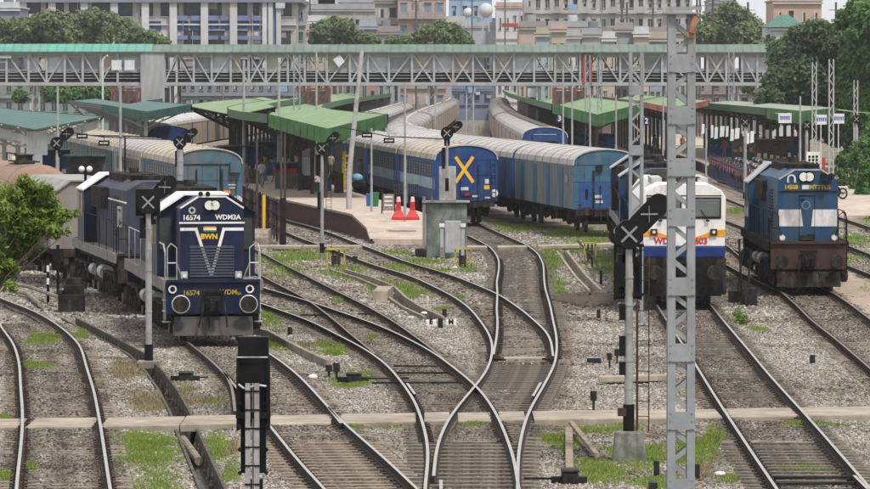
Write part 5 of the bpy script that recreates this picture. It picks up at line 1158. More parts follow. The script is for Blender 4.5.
building('dull green station block beyond the footbridge at the far left', -30, 150, 76, 600, bm('dull_green_render', (.12,.17,.12)), 2, 16, win=(.4,.5))
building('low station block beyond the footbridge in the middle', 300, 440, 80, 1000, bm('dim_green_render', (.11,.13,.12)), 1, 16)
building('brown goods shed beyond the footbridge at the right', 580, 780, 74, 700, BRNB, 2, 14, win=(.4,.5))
building('dark blue parcel office between the trains beyond the footbridge', 452, 492, 89, 900, bm('parcel_blue', (.06,.09,.2)), 1, 4)
jr = random.Random(21)
CLB = [bm('laundry_'+n_, c) for n_, c in (('white', (.6,.6,.6)), ('red', (.4,.08,.07)), ('blue', (.12,.2,.45)), ('tarp', (.15,.35,.6)))]
JC = [CREAMB, PINKB, GREYB, WHITEB, BRNB, STR, bm('bluish_render', (.30,.36,.44)), bm('dull_rose_render', (.38,.27,.25)), bm('ochre_render', (.42,.34,.20))]
JN = ['cream','peach','grey','white','brown','stained cream','bluish','dull rose','ochre']
pxx = 536; k = 0
while pxx < 690:
    wpx = jr.uniform(13, 26); ci_ = jr.randrange(9); D_ = 560+jr.uniform(0, 60)
    building('%s small house, %s from the left of the low jumble behind the footbridge' % (JN[ci_], ORD[k]), pxx, pxx+wpx-1, jr.uniform(29, 39), D_, JC[ci_], 2, max(1, int(wpx/6)), depth=8, win=(jr.uniform(.3,.5), jr.uniform(.35,.5)), trim=JC[(ci_+2) % 9], balc=jr.choice([None, 2, 3])); pxx += wpx; k += 1
pxx = 306
while pxx < 400:
    wpx = jr.uniform(14, 24); ci_ = jr.randrange(9)
    building('%s small house, %s behind the footbridge between office block and peach block' % (JN[ci_], ORD[k]), pxx, pxx+wpx-1, jr.uniform(24, 34), 660+jr.uniform(0, 60), JC[ci_], 2, max(1, int(wpx/6)), depth=8, win=(.4, .4), trim=JC[(ci_+2) % 9], balc=2); pxx += wpx; k += 1
for b_ in [o for o in list(C.objects) if o.name.startswith('building')]:
    if b_.location.y < 550: continue
    wl = [c for c in b_.children if c.name.startswith('wall')]
    if not wl: continue
    xs_ = [v.co.x for v in wl[0].data.vertices]; W2 = max(xs_); H2 = max(v.co.z for v in wl[0].data.vertices); n_c = int(min(16, W2*1.1)) if H2 > 9 else 3
    for j in range(n_c):
        x = jr.uniform(-W2+.6, W2-.6); q = MB(); t = jr.random()
        if t < .35: z = jr.uniform(4, H2-1); q.mt(jr.choice([WHITEB, GREYB])).box(x-.4, x+.4, -.6, -.36, z, z+.55); q.build('air_conditioner', parent=b_)
        elif t < .55: z = jr.uniform(6, H2-2); q.mt(jr.choice(CLB)).box(x-.7, x+.7, -1.25, -1.2, z, z+jr.uniform(.6,1.3)); q.build('laundry', parent=b_)
        elif t < .72: q.mt(jr.choice([GREYB, BRNB, DKB])).box(x-.06, x+.06, -.42, -.36, 3, H2-.5); q.build('drain_pipe', parent=b_)
        elif t < .88: q.mt(jr.choice([DKB, WHITEB, GREYB])).tube((x, 2, H2+.2), (x, 2, H2+1.7), .7, 10); q.build('roof_tank', parent=b_)
        else: w3 = jr.uniform(1, 2.5); q.mt(jr.choice(JC)).box(x-w3, x+w3, 1, 5, H2+.3, H2+jr.uniform(1.5, 2.8)); q.build('roof_room', parent=b_)
# rooftop water tanks, awning, poles
for k, (px, py, rr_) in enumerate(((486, 10, 1.25*5), (468, 12.5, 4.2))):
    X, Y, Z = at(px, py, 985); r = empty('water_tank', (X, Y, Z), 0, ['large white spherical water tank on a white roof','smaller pale domed water tank on the blue house'][k], 'water tank')
    Rr = rr_/F*985*1.15; q = MB(); q.ball((0,0,0), Rr, nu=20, nv=12); q.build('tank', WHITEB, r, smooth=True); q = MB(); 
    for s in range(4): q.tube((Rr*.6*math.cos(s*1.57+.7), Rr*.6*math.sin(s*1.57+.7), -Rr*3), (Rr*.5*math.cos(s*1.57+.7), Rr*.5*math.sin(s*1.57+.7), -Rr*.6), .08)
    q.build('stand', WHITEB, r)
X, Y, Z = at(510, 25, 980); q = MB(); q.prism_x([(0, -.4), (0, .35), (1.5, .45), (1.5, .35), (.1, .25), (.1, -.4)], -1.7, 1.7); o = q.build('awning', mat('awning_red', (.30,.05,.05), .7)); o.location = (X, Y, Z); tag(o, 'red shop awning on the white house', 'awning')
r2 = random.Random(11)
for k, (px, pt, D) in enumerate(((310, -2, 730), (505, -5, 960), (622, -4, 660), (627, 2, 655), (653, -3, 700), (700, -2, 640), (697, -10, 640), (713, -8, 600), (472, -4, 960), (416, -6, 690), (748, 2, 600), (836, 2, 620))):
    x, y_, z = at(px, pt, D); q = MB(); q.tube((0, 0, -.2), (0, 0, z), .14); q.beam((-.9, 0, z-1), (.9, 0, z-1), .08); q.beam((-.6, 0, z-2.2), (.6, 0, z-2.2), .08)
    o = q.build('antenna_mast', FDK); o.location = (x, y_, 0); tag(o, ['thin antenna mast left of the beige block','thin mast above the white house','thin mast above the cream block','second thin mast above the cream block','thin mast on the grey sheds','thin mast right of the big lattice mast','tall thin mast behind the big lattice mast','thin mast in front of the right trees','thin mast beside the pale tank','thin mast on the peach block','thin mast against the sky between the trees','thin mast right of the orange tower house'][k], 'mast')

# ================================================================ TREES
LEAF = {}
def leafm(nm, stops, tr=.2):
    return attr_mat(nm, stops, .6, transl=tr)
LF_D = leafm('leaf_dark', [(0, (.014,.034,.012)), (.5, (.04,.078,.028)), (1, (.11,.155,.07))])
LF_M = leafm('leaf_mid', [(0, (.022,.055,.012)), (.5, (.055,.125,.028)), (1, (.12,.20,.055))])
LF_F = leafm('leaf_far', [(0, (.05,.08,.038)), (.5, (.095,.14,.058)), (1, (.155,.205,.09))])
LF_B = leafm('leaf_bright', [(0, (.030,.065,.010)), (.4, (.075,.135,.02)), (1, (.29,.36,.065))], .3)
BARK = mat('bark', (.085,.065,.05), .9, var=.35, scale=4, bump=.5)
def crown_mesh(nm, blobs, n_, leaf, seed, m, parent, asp=.5):
    q = np.random.default_rng(seed); B = np.array(blobs, float); vol = B[:, 3]*B[:, 4]*B[:, 5]; pick = q.choice(len(B), n_, p=vol**.67/(vol**.67).sum())
    d = q.normal(size=(n_, 3)); d /= np.linalg.norm(d, axis=1)[:, None]; rad = 1-.38*q.random(n_)**1.6
    # twig clusters: leaves gather round random attachment points on each blob
    nc = max(30, n_//60); cd_ = q.normal(size=(nc, 3)); cd_ /= np.linalg.norm(cd_, axis=1)[:, None]; ci = q.integers(0, nc, n_); clr = .45+.75*q.random(nc)
    dd = cd_[ci]*clr[ci][:, None]+d*rad[:, None]*(.16+.26*q.random(nc))[ci][:, None]; P = B[pick, :3]+dd*B[pick, 3:6]*1.0
    tone0 = q.random(nc)[ci]
    nrm = q.normal(size=(n_, 3))*.8+dd*.8+np.array([0, -.3, .6]); nrm /= np.linalg.norm(nrm, axis=1)[:, None]
    u = np.cross(nrm, q.normal(size=(n_, 3))); u /= np.linalg.norm(u, axis=1)[:, None]; v = np.cross(nrm, u)
    S = leaf*q.uniform(.6, 1.3, n_)[:, None]
    V = np.stack([P-u*S, P+v*S*asp, P+u*S, P-v*S*asp], 1).reshape(-1, 3); Fq_ = np.arange(4*n_).reshape(-1, 4)
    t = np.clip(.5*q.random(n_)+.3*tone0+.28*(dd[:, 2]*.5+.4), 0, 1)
    return np_mesh(nm, V, Fq_, m, np.repeat(t, 4), parent)
def tree(label, x, y, h, blobs, n_, leaf, seed, m, trunk_r=.35, cat='tree', name='broadleaf_tree'):
    r = empty(name, (x, y, -.25), 0, label, cat)
    q = MB(); base = np.array([0, 0, 0.]); top = (0, 0, h*.45); q.tube(base, top, trunk_r, 10, r1=trunk_r*.6)
    for b_ in blobs[:60:6]: c = (b_[0]*.9, b_[1]*.9, b_[2]); q.tube(top, ((c[0])*.5, c[1]*.5, (top[2]+c[2])/2+.3), trunk_r*.45, 7, r1=trunk_r*.28); q.tube(((c[0])*.5, c[1]*.5, (top[2]+c[2])/2+.3), c, trunk_r*.28, 6, r1=trunk_r*.08)
    q.build('trunk', BARK, r)
    crown_mesh('crown', blobs, n_, leaf, seed, m, r); return r
def blobs_px(L, D, seed, dy=4.0):                        # outline blobs given as (px, py, radius in px)
    g_ = random.Random(seed); o = []
    for px, py, rp in L:
        X, Y, Z = at(px, py, D); R_ = rp/F*D; o.append((X, g_.uniform(-dy, dy), Z+.25, R_, R_*1.1, R_*.9))
    return o
def tree_px(label, pxc, D, L, n_, leaf, seed, m, **k):
    xc = xat(pxc, D); B = [(b[0]-xc, b[1], b[2], b[3], b[4], b[5]) for b in blobs_px(L, D, seed)]
    return tree(label, xc, D, max(b[2] for b in B), B, n_, leaf, seed, m, **k)
tree_px('broad dark tree at the right behind the canopy', 805, 430, [(768,100,14),(775,82,14),(785,62,16),(800,45,15),(815,34,14),(830,45,16),(842,62,16),(815,62,20),(800,80,22),(825,90,24),(790,105,18),(845,95,18),(815,115,20),(838,125,20),(770,118,10),(780,50,9),(795,34,8),(852,40,12),(858,75,16),(862,110,16),(858,140,16),(845,30,12),(836,38,11),(855,28,12),(848,48,14),(826,52,12)], 60000, .24, 31, LF_D, trunk_r=.5)
tree_px('bright green tall tree at the right edge', 880, 395, [(868,20,18),(862,45,16),(880,60,24),(862,75,16),(855,8,8),(845,22,7),(838,14,4),(870,100,22),(858,95,10),(885,20,30),(852,60,9),(875,130,22),(862,118,12),(850,34,7),(845,82,7),(885,140,24),(862,150,12),(850,160,9)], 42000, .26, 32, LF_M, trunk_r=.5)
for k, (lab, pxc, D, L, n_, m_) in enumerate((
  ('leafy tree mass left part above the turquoise bridge roof', 25, 640, [(5,34,12),(20,30,11),(38,28,12),(52,24,12),(14,44,14),(40,42,14),(0,24,6),(60,36,12)], 16000, LF_F),
  ('leafy tree behind the turquoise bridge roof, in the middle of the left group', 80, 645, [(68,26,11),(82,20,9),(95,18,9),(108,22,10),(76,38,14),(98,36,14),(120,30,9)], 16000, LF_F),
  ('lower tree at the right end of the left tree group', 135, 630, [(125,28,10),(138,34,8),(148,38,8),(130,42,12),(150,46,8),(165,42,5),(158,40,5)], 10000, LF_F),
  ('rounded tree in front of the beige block', 335, 640, [(322,30,9),(335,24,8),(345,27,8),(330,38,10),(350,36,9),(362,38,7),(372,42,7),(315,40,6)], 12000, LF_F),
  ('small tree in front of the peach block', 432, 630, [(418,40,8),(428,33,7),(440,28,7),(452,32,8),(462,38,7),(445,40,10),(405,42,6),(392,42,6),(468,42,5)], 10000, LF_F),
  ('large hazy tree right of the big lattice mast', 728, 600, [(702,35,10),(715,22,10),(728,12,9),(740,18,10),(752,26,10),(720,36,14),(742,38,14),(760,36,10),(694,42,8),(708,28,7),(735,8,5),(768,38,8)], 20000, LF_F),
  ('dark tree behind the centre trains under the bridge', 390, 1000, [(330,88,8),(350,86,8),(372,88,8),(400,90,6),(470,92,6)], 8000, LF_D),
  ('tree row behind the bridge at the right above the canopies', 800, 560, [(755,52,9),(770,46,9),(785,44,8),(800,42,8),(762,66,10),(775,62,10),(752,74,7),(748,86,6)], 14000, LF_F),
  ('dark green trees under the left footbridge span', 90, 560, [(48,92,8),(62,94,8),(76,92,8),(92,93,8),(108,92,8),(20,96,6)], 9000, LF_M))):
    tree_px(lab, pxc, D, L, n_, .34, 50+k, m_, trunk_r=.4)
# bushes at the far right behind the earth path
for k, (px, py, D, rp) in enumerate(((862, 150, 300, 12), (845, 158, 310, 8), (868, 168, 285, 10))):
    X, Y, Z = at(px, py, D); R_ = rp/F*D; r = empty('shrub', (X, D, -.25), 0, ['leafy shrub at the right edge beyond the earth path','lower shrub left of the others beyond the earth path','shrub nearest the right edge of the photo'][k], 'shrub')
    q = MB(); q.tube((0,0,0), (0,0,Z), .06); q.build('stem', BARK, r); crown_mesh('foliage', [(0,0,Z+.1,R_,R_,R_*.9),(R_*.6,.2,Z-.2,R_*.8,R_*.8,R_*.8),(-.4*R_,0,Z*.5,R_*.9,R_,Z*.5)], 3500, .12, 80+k, LF_M, r)
# near foliage at the left edge
D = 74.0
xc = xat(-60, D); BL = []
gq = random.Random(5)
for px, py, rp in ((8,200,18),(28,192,15),(42,200,14),(54,215,11),(20,222,22),(42,226,16),(58,228,7),(66,214,5),(12,248,17),(4,270,14),(30,246,9),(-12,210,24),(-20,250,24),(-30,180,20),(24,180,7),(46,188,7),(14,283,6),(-40,270,20),(70,230,3),(73,212,3)):
    X, Y, Z = at(px, py, D); R_ = rp*.86/F*D; BL.append((X-xc, gq.uniform(-.8, .8), Z+.25, R_, R_*1.2, R_*.9))
r = empty('broadleaf_tree', (xc, D, -.25), 0, 'bright green foliage of a near tree reaching in from the left edge', 'tree')
q = MB(); q.tube((0,0,0), (.3,0,4), .14, 10, r1=.09)
for b_ in BL: q.tube((.3,0,3.2+gq.random()), ((.3+b_[0])/2, b_[1]*.6, (4+b_[2])/2-.1), .02, 6, r1=.012); q.tube(((.3+b_[0])/2, b_[1]*.6, (4+b_[2])/2-.1), b_[:3], .012, 6, r1=.004)
q.build('trunk', BARK, r)
BL2 = []
for b_ in BL:
    BL2.append(b_)
    for k in range(3): a = gq.uniform(0, 6.28); BL2.append((b_[0]+math.cos(a)*b_[3]*.9, b_[1]+gq.uniform(-.3,.3), b_[2]+math.sin(a)*b_[5]*.9-.05, b_[3]*.45, b_[3]*.5, b_[5]*.35))
crown_mesh('crown', BL2, 17000, .055, 91, LF_B, r, asp=.30)
# ================================================================ WALKWAYS, DRAINS
def slab_strip(name, label, pts, wdt, z, th, m, seg=2.2, kind=None, gap=.03):
    root = empty(name, (0, 0, 0), 0, label, 'walkway') if kind is None else None
    q = MB().mt(m); P = densify_x(pts, seg)
    g_ = random.Random(3)
    for i, (a, b_) in enumerate(zip(P[:-1], P[1:])):
        dx, dy = b_[0]-a[0], b_[1]-a[1]; l_ = math.hypot(dx, dy); ux, uy = dx/l_*gap, dy/l_*gap; zz = z+g_.uniform(-.012, .008); w0 = wdt+g_.uniform(-.04, .04)
        x0, y0, x1, y1 = a[0]+ux, a[1]+uy, b_[0]-ux, b_[1]-uy
        q.add([(x0, y0, zz-th), (x1, y1, zz-th), (x1, y1+w0, zz-th), (x0, y0+w0, zz-th), (x0, y0, zz), (x1, y1, zz), (x1, y1+w0, zz), (x0, y0+w0, zz)], [(0,3,2,1),(4,5,6,7),(0,1,5,4),(1,2,6,5),(2,3,7,6),(3,0,4,7)])
    o = q.build(name, parent=root, bevel=.02); 
    if kind: tag(o, label, None, None, kind)
    return o
def densify_x(pts, st):
    o = []
    for a, b_ in zip(pts[:-1], pts[1:]):
        n = max(1, int(math.hypot(b_[0]-a[0], b_[1]-a[1])/st)); o += [(a[0]+(b_[0]-a[0])*k/n, a[1]+(b_[1]-a[1])*k/n) for k in range(n)]
    return o+[pts[-1]]
def rails_x(keys, y):
    return sorted(float(np.interp(y, R[k][:, 1], R[k][:, 0])) for k in keys if R[k][0, 1] <= y <= R[k][-1, 1])
# concrete crossing walk in the foreground, cut where rails pass
RX = []
for k in R:
    c = R[k]
    for i in range(len(c)-1):
        fa, fb_ = c[i, 1]-(walk_y(c[i, 0])+1.35), c[i+1, 1]-(walk_y(c[i+1, 0])+1.35)
        if fa*fb_ < 0: RX.append(float(c[i, 0]))
RX = sorted(RX); cuts = [-10.2]+RX+[11.2]; wq = MB().mt(CONC); g_ = random.Random(9)
for a, b_ in zip(cuts[:-1], cuts[1:]):
    x0, x1 = a+(.075 if a in RX else 0), b_-(.075 if b_ in RX else 0)
    if x1-x0 < .15: continue
    n = max(1, round((x1-x0)/1.9))
    for j in range(n):
        xa_, xb_ = x0+(x1-x0)*j/n+.012, x0+(x1-x0)*(j+1)/n-.012; z = -.095+g_.uniform(-.012, .008)
        sl_ = .12
        wq.add([(xa_, walk_y(xa_), z-.17), (xb_, walk_y(xb_), z-.17), (xb_, walk_y(xb_)+2.7, z-.17), (xa_, walk_y(xa_)+2.7, z-.17), (xa_, walk_y(xa_), z), (xb_, walk_y(xb_), z), (xb_, walk_y(xb_)+2.7, z), (xa_, walk_y(xa_)+2.7, z)], [(0,3,2,1),(4,5,6,7),(0,1,5,4),(1,2,6,5),(2,3,7,6),(3,0,4,7)])
tag(wq.build('path', bevel=.02), 'pale concrete crossing walk laid across all the foreground tracks', None, None, 'structure')
def walk2(px0, px1, py0, py1, wdt, lab):
    a, b_ = gp(px0, py0, -.03), gp(px1, py1, -.03); slab_strip('path', lab, [a, b_], wdt, -.03, .15, CONC if 'pale' in lab else CONC, 2.5, kind='structure')
walk2(236, 368, 246, 246, 1.6, 'narrow path at the platform end, left part'); walk2(455, 488, 246.5, 247, 2.0, 'pale path beside the relay box'); walk2(497, 530, 247, 246.5, 2.0, 'pale path between the rails'); walk2(538, 622, 246, 243.5, 2.0, 'pale path towards the vans'); walk2(598, 668, 376.5, 375, .5, 'thin concrete kerb beside the signal post')
# earth path at the right
q = MB(); a = [gp(x, y, -.2) for x, y in ((832,300),(870,335),(905,335),(905,300),(840,262),(815,268))]; 
q.add([(x, y, -.165) for x, y in a], [tuple(range(len(a)-1, -1, -1))]); 
EARTHM = mat('packed_earth', (.34,.27,.21), .95, var=.14, scale=1.5, dirt=(.24,.19,.14), dirt_amt=.5)
q.add([(x, y, -.165) for x, y in [(17.6,270),(23.5,270),(26.5,330),(29.5,395),(25,395),(21.5,330)]], [(5,4,3,2,1,0)][:1])
for f in range(len(q.f)): q.f[f] = tuple(reversed(q.f[f]))
tag(q.build('path_earth', EARTHM), 'bare earth path at the right edge', None, None, 'structure')
# drains: walls, coping, water
DCON = mat('drain_concrete', (.27,.23,.19), .95, var=.25, scale=3, bump=.3, dirt=(.09,.085,.06), dirt_amt=.5)
def drain(label, P, hw, lip, m, cat='drain', ztop=-.10):
    r = empty('drain', (0,0,0), 0, label, cat); P2 = densify_x(P, .8)
    for s in (-1, 1):
        q = MB(); n = len(P2)
        for i in range(n-1):
            (ax, ay), (bx, by) = P2[i], P2[i+1]; dx, dy = bx-ax, by-ay; l_ = math.hypot(dx, dy); nx_, ny_ = dy/l_*s, -dx/l_*s
            o0, o1 = hw-.0, hw+lip
            q.add([(ax+nx_*o0, ay+ny_*o0, -1.1), (bx+nx_*o0, by+ny_*o0, -1.1), (bx+nx_*o1, by+ny_*o1, -1.1), (ax+nx_*o1, ay+ny_*o1, -1.1), (ax+nx_*o0, ay+ny_*o0, ztop), (bx+nx_*o0, by+ny_*o0, ztop), (bx+nx_*o1, by+ny_*o1, ztop), (ax+nx_*o1, ay+ny_*o1, ztop)], [(0,3,2,1),(4,5,6,7),(0,1,5,4),(1,2,6,5),(2,3,7,6),(3,0,4,7)])
        q.build('side_wall', m, r)
    return r
drain('open concrete drain with dark water running down the lower left', DR1, .20, .06, mat('drain_dark_wall', (.10,.085,.068), .95, var=.4, scale=3, dirt=(.04,.04,.03), dirt_amt=.5), ztop=-.19)
drain('broken concrete drain between the platform track and the weeds', DR2, .24, .10, DCON, ztop=-.12)
drain('narrow drain with pale kerbs in the grass below the vans', DR3, .17, .10, CONC, ztop=-.15)
q = MB(); P2 = densify_x(DR1, 1)
for a, b_ in zip(P2[:-1], P2[1:]): q.add([(a[0]-.3, a[1], -.62), (a[0]+.3, a[1], -.62), (b_[0]+.3, b_[1], -.62), (b_[0]-.3, b_[1], -.62)], [(0,1,2,3)])
tag(q.build('water', mat('drain_water', (.03,.03,.028), .08, var=.4, scale=3, spec=.8, bump=.1)), 'dark water in the drain', None, None, 'structure')
q = MB(); a, b_ = gp(183, 441, -.45), gp(199, 459, -.45); q.tube((*a, -.42), (*b_, -.5), .09, 12); tag(q.build('pipe', DCON), 'grey pipe lying in the drain below the walkway', 'pipe')
# retaining kerb at (255..360, 325..362) and the raised pipe at the left
def wall_px(label, pts, w_, zt_, m, name='low_wall'):
    P = [gp(x, y, zt_) for x, y in pts]; q = MB()
    for a, b_ in zip(P[:-1], P[1:]): q.beam((*a, (zt_-.5)/2), (*b_, (zt_-.5)/2), w_, .5+zt_)
    return tag(q.build(name, m), label, 'wall')
wall_px('low concrete retaining edge right of the dark blue locomotive', [(255,327),(270,331),(290,342),(308,351),(328,360)], .12, -.02, DCON)
wall_px('low white-capped wall end beside the platform track drain', [(380,291),(386,286)], .5, .12, CONC)
q = MB(); a, b_, c = gp(10, 283, .1), gp(30, 288, .05), gp(58, 297, .1); q.path([(*a, .1), (*b_, .08), (*c, .1)], .07, 8); q.path([(a[0]+.1, a[1]-1.2, -.1), (b_[0], b_[1]-1.0, -.1), (c[0]-.5, c[1]-1.1, -.1)], .08, 8)
tag(q.build('pipe', DCON), 'pair of pale pipes beside the far left track', 'pipe')
q = MB(); a, b_ = gp(571, 421, .0), gp(597, 452, -.05); q.beam((*a, -.04), (*b_, -.12), .10, .08); tag(q.build('concrete_post', mat('beige_post', (.27,.21,.16), .9, var=.3, scale=5, dirt=(.12,.09,.07), dirt_amt=.5)), 'beige concrete post lying slanted on the grass', 'post')
q = MB(); a, b_ = gp(569, 424, .0), gp(569.5, 465, -.05); q.beam((*a, -.10), (*b_, -.14), .15, .08); tag(q.build('concrete_post', MATS['beige_post']), 'beige concrete beam lying behind the nearest point machine', 'post')
# plank between the rails at (503..548, 357)
q = MB(); a, b_ = gp(504, 357.5, -.1), gp(545, 357.5, -.1); q.box(a[0], b_[0], a[1]-.35, a[1]+.45, -.2, -.10); tag(q.build('plank', CONC, bevel=.02), 'pale slab lying between the rails above the crossing', 'slab')

# ================================================================ MASTS AND POLES
def lattice(label, px, D, wpx, py_top, plates=None, kind='z', m=STEEL, zbase=-.3, depth=None, leg=None, group='lattice masts', step=None, cap=True):
    X = xat(px, D); W_ = wpx/F*D; zt_ = zat(py_top, D); d = depth or W_*.8; lg = leg or W_*.3
    r = empty('lattice_mast', (X, D, 0), 0, label, 'mast', group)
    q = MB()
    for sx in (-1, 1):
        for sy in (-1, 1):
            x = sx*(W_/2-lg/2); y = sy*(d/2)
            q.box(x-lg/2, x+lg/2, y-.012, y+.012, zbase, zt_); xo = sx*W_/2; q.box(min(xo, xo-sx*.02), max(xo, xo-sx*.02), min(y, y-sy*lg*.8), max(y, y-sy*lg*.8), zbase, zt_)
    q.build('legs', m, r)
    b = MB(); st = step or W_*1.05; z = zbase+.2; i = 0
    while z+st < zt_:
        for sy in (-1, 1):
            y = sy*(d/2-.03)
            if i % 2: b.beam((-W_/2+lg*.4, y, z), (W_/2-lg*.4, y, z+st), .02, lg*.6)
            else: b.beam((W_/2-lg*.4, y, z), (-W_/2+lg*.4, y, z+st), .02, lg*.6)
        for sx in (-1, 1): b.beam((sx*(W_/2-.03), -d/2, z), (sx*(W_/2-.03), d/2, z+st), .02, lg*.35)
        z += st; i += 1
    b.build('lacing', m, r)
    for k, zc in enumerate(plates or []):
        p = MB(); h_ = .19
        h_ = .155; p.box(-W_/2+.0, W_/2-.0, -d/2-.035, -d/2-.018, zc-h_, zc+h_)
        for sx in (-1, 1):
            for dz in (-.13, 0, .13): p.tube((sx*(W_/2-.05), -d/2-.05, zc+dz), (sx*(W_/2-.05), -d/2-.03, zc+dz), .014, 6)
        p.build('batten_plate', m, r)
    return r, X, W_, zt_, d
D = 82.0
M1, X, W_, zt_, d = lattice('thick galvanised steel lattice mast in the right foreground', 681, D, 27.5, 14, [zat(y, D) for y in (63,115,167,217,286,352,420,487)], leg=.135, zbase=-.3, step=.29)
q = MB(); q.box(-.32, .32, -.32, .32, zt_, zt_+.03); q.cbox(.1, 0, zt_+.1, .5, .1, .05); q.build('top_plate', STEEL, M1)
q = MB(); q.tube((.16, -.24, zt_-.32), (.24, -.24, zt_-.02), .06, 8); q.box(.08, .22, -.26, -.22, zt_-.4, zt_-.3); q.build('rusty_bracket', mat('rusty_steel', (.33,.18,.11), .8, var=.3), M1)
lattice('slender steel lattice mast just left of the white locomotive', 636, 148, 14.5, 52, [zat(90, 148), zat(150, 148)], leg=.10, step=.36)
lattice('thin lattice post left of the pair at the right', 814, 300, 5, 62, m=LIGHTG, leg=.06, step=.5)
lattice('thin lattice post right of the pair at the right', 831, 290, 5.5, 59, m=LIGHTG, leg=.07, step=.5)
lattice('thin lattice post near the right edge', 855.5, 330, 4.5, 80, m=LIGHTG, leg=.06, step=.5)
lattice('left of two lattice posts rising above the numeral three canopy', 587.5, 365, 5.5, 55, m=STEEL, leg=.08, step=.5)
lattice('right of two lattice posts rising above the numeral three canopy', 599.5, 370, 5, 60, m=STEEL, leg=.08, step=.5)
lattice('lattice post behind the central canopy', 297, 420, 7, 55, m=STEEL, leg=.1, step=.6)
lattice('lattice post under the right end of the footbridge', 731, 470, 6, 50, m=STEEL, leg=.1, step=.7)
PG = mat('pole_grey', (.30,.31,.31), .6, var=.15, scale=3)
for k, (px, pt, pb, D, r_, lab) in enumerate((
    (58, 86, 175, 250, .06, 'thin grey pole above the left teal canopy'), (120.5, 84, 215, 215, .06, 'tall grey pole left of the dark signal discs'), (244, 60, 160, 300, .09, 'grey pole through the left edge of the pale canopy'),
    (279, 62, 170, 290, .09, 'grey pole left of the bright green canopy valley'), (316.5, 52, 150, 330, .07, 'thin pale pole behind the central canopy'),
    (371.5, 128, 200, 236, .05, 'slim lamp post on the platform beside the bins'), (405, 83, 210, 228, .055, 'tall slim pole behind the red barriers'), (563, 66, 190, 330, .06, 'left of two poles in front of the numeral three canopy'),
    (572, 60, 190, 335, .06, 'right of two poles in front of the numeral three canopy'), (590, 88, 160, 300, .06, 'grey pole before the valley of the numeral three canopy'),(616, 95, 160, 300, .05, 'thin pole left of the slender lattice mast'),
    (663, 98, 170, 330, .05, 'thin pole between the two big lattice masts'), (706, 128, 190, 300, .05, 'white pole by the parked motorcycles'), (800, 96, 170, 330, .06, 'thin post left of the thin lattice pair'), (692, 60, 150, 380, .05, 'thin pole right behind the thick lattice mast'))):
    X = xat(px, D); z = zat(pt, D); q = MB(); q.tube((0,0,-.3), (0,0,z*.5), r_*1.25, 10); q.tube((0,0,z*.5), (0,0,z), r_, 10); o = q.build('pole', PG, smooth=False); o.location = (X, D, 0); tag(o, lab, 'pole')
# bent white street lamp on the footbridge side and leaning pole on the platform
X, Y = xat(103, 480), 480; q = MB(); q.path([(0,0,-.2), (0,0,zat(60, 480)), (.25,0,zat(57, 480)), (.5,-.2,zat(55.5, 480))], .1, 8); o = q.build('street_lamp', WSTEEL); o.location = (X, Y, 0); tag(o, 'white bent lamp post in front of the turquoise bridge roof', 'street lamp')
a, b_ = at(349, 175, 240), at(362, 50, 240); q = MB(); q.tube((a[0], a[1], .8), a, .14, 12); q.tube(a, b_, .13, 12, r1=.1); tag(q.build('leaning_pole', LIGHTG), 'thick grey pole leaning to the right over the central canopy', 'pole')
for k, (px, pt, pb, lab) in enumerate(((257, 137, 195, 'rusty rail post at the left of the platform fence'), (281, 130, 200, 'left rusty rail post of the pair above the fence end'), (284.5, 133, 200, 'right rusty rail post of the pair above the fence end'))):
    D = 232; X = xat(px, D); q = MB(); z = zat(pt, D); q.box(-.035, .035, -.03, .03, -.2, z); q.box(-.06, .06, -.01, .01, -.2, z-.1); o = q.build('rail_post', DKSTEEL); o.location = (X, D+k*.3, 0); tag(o, lab, 'post')

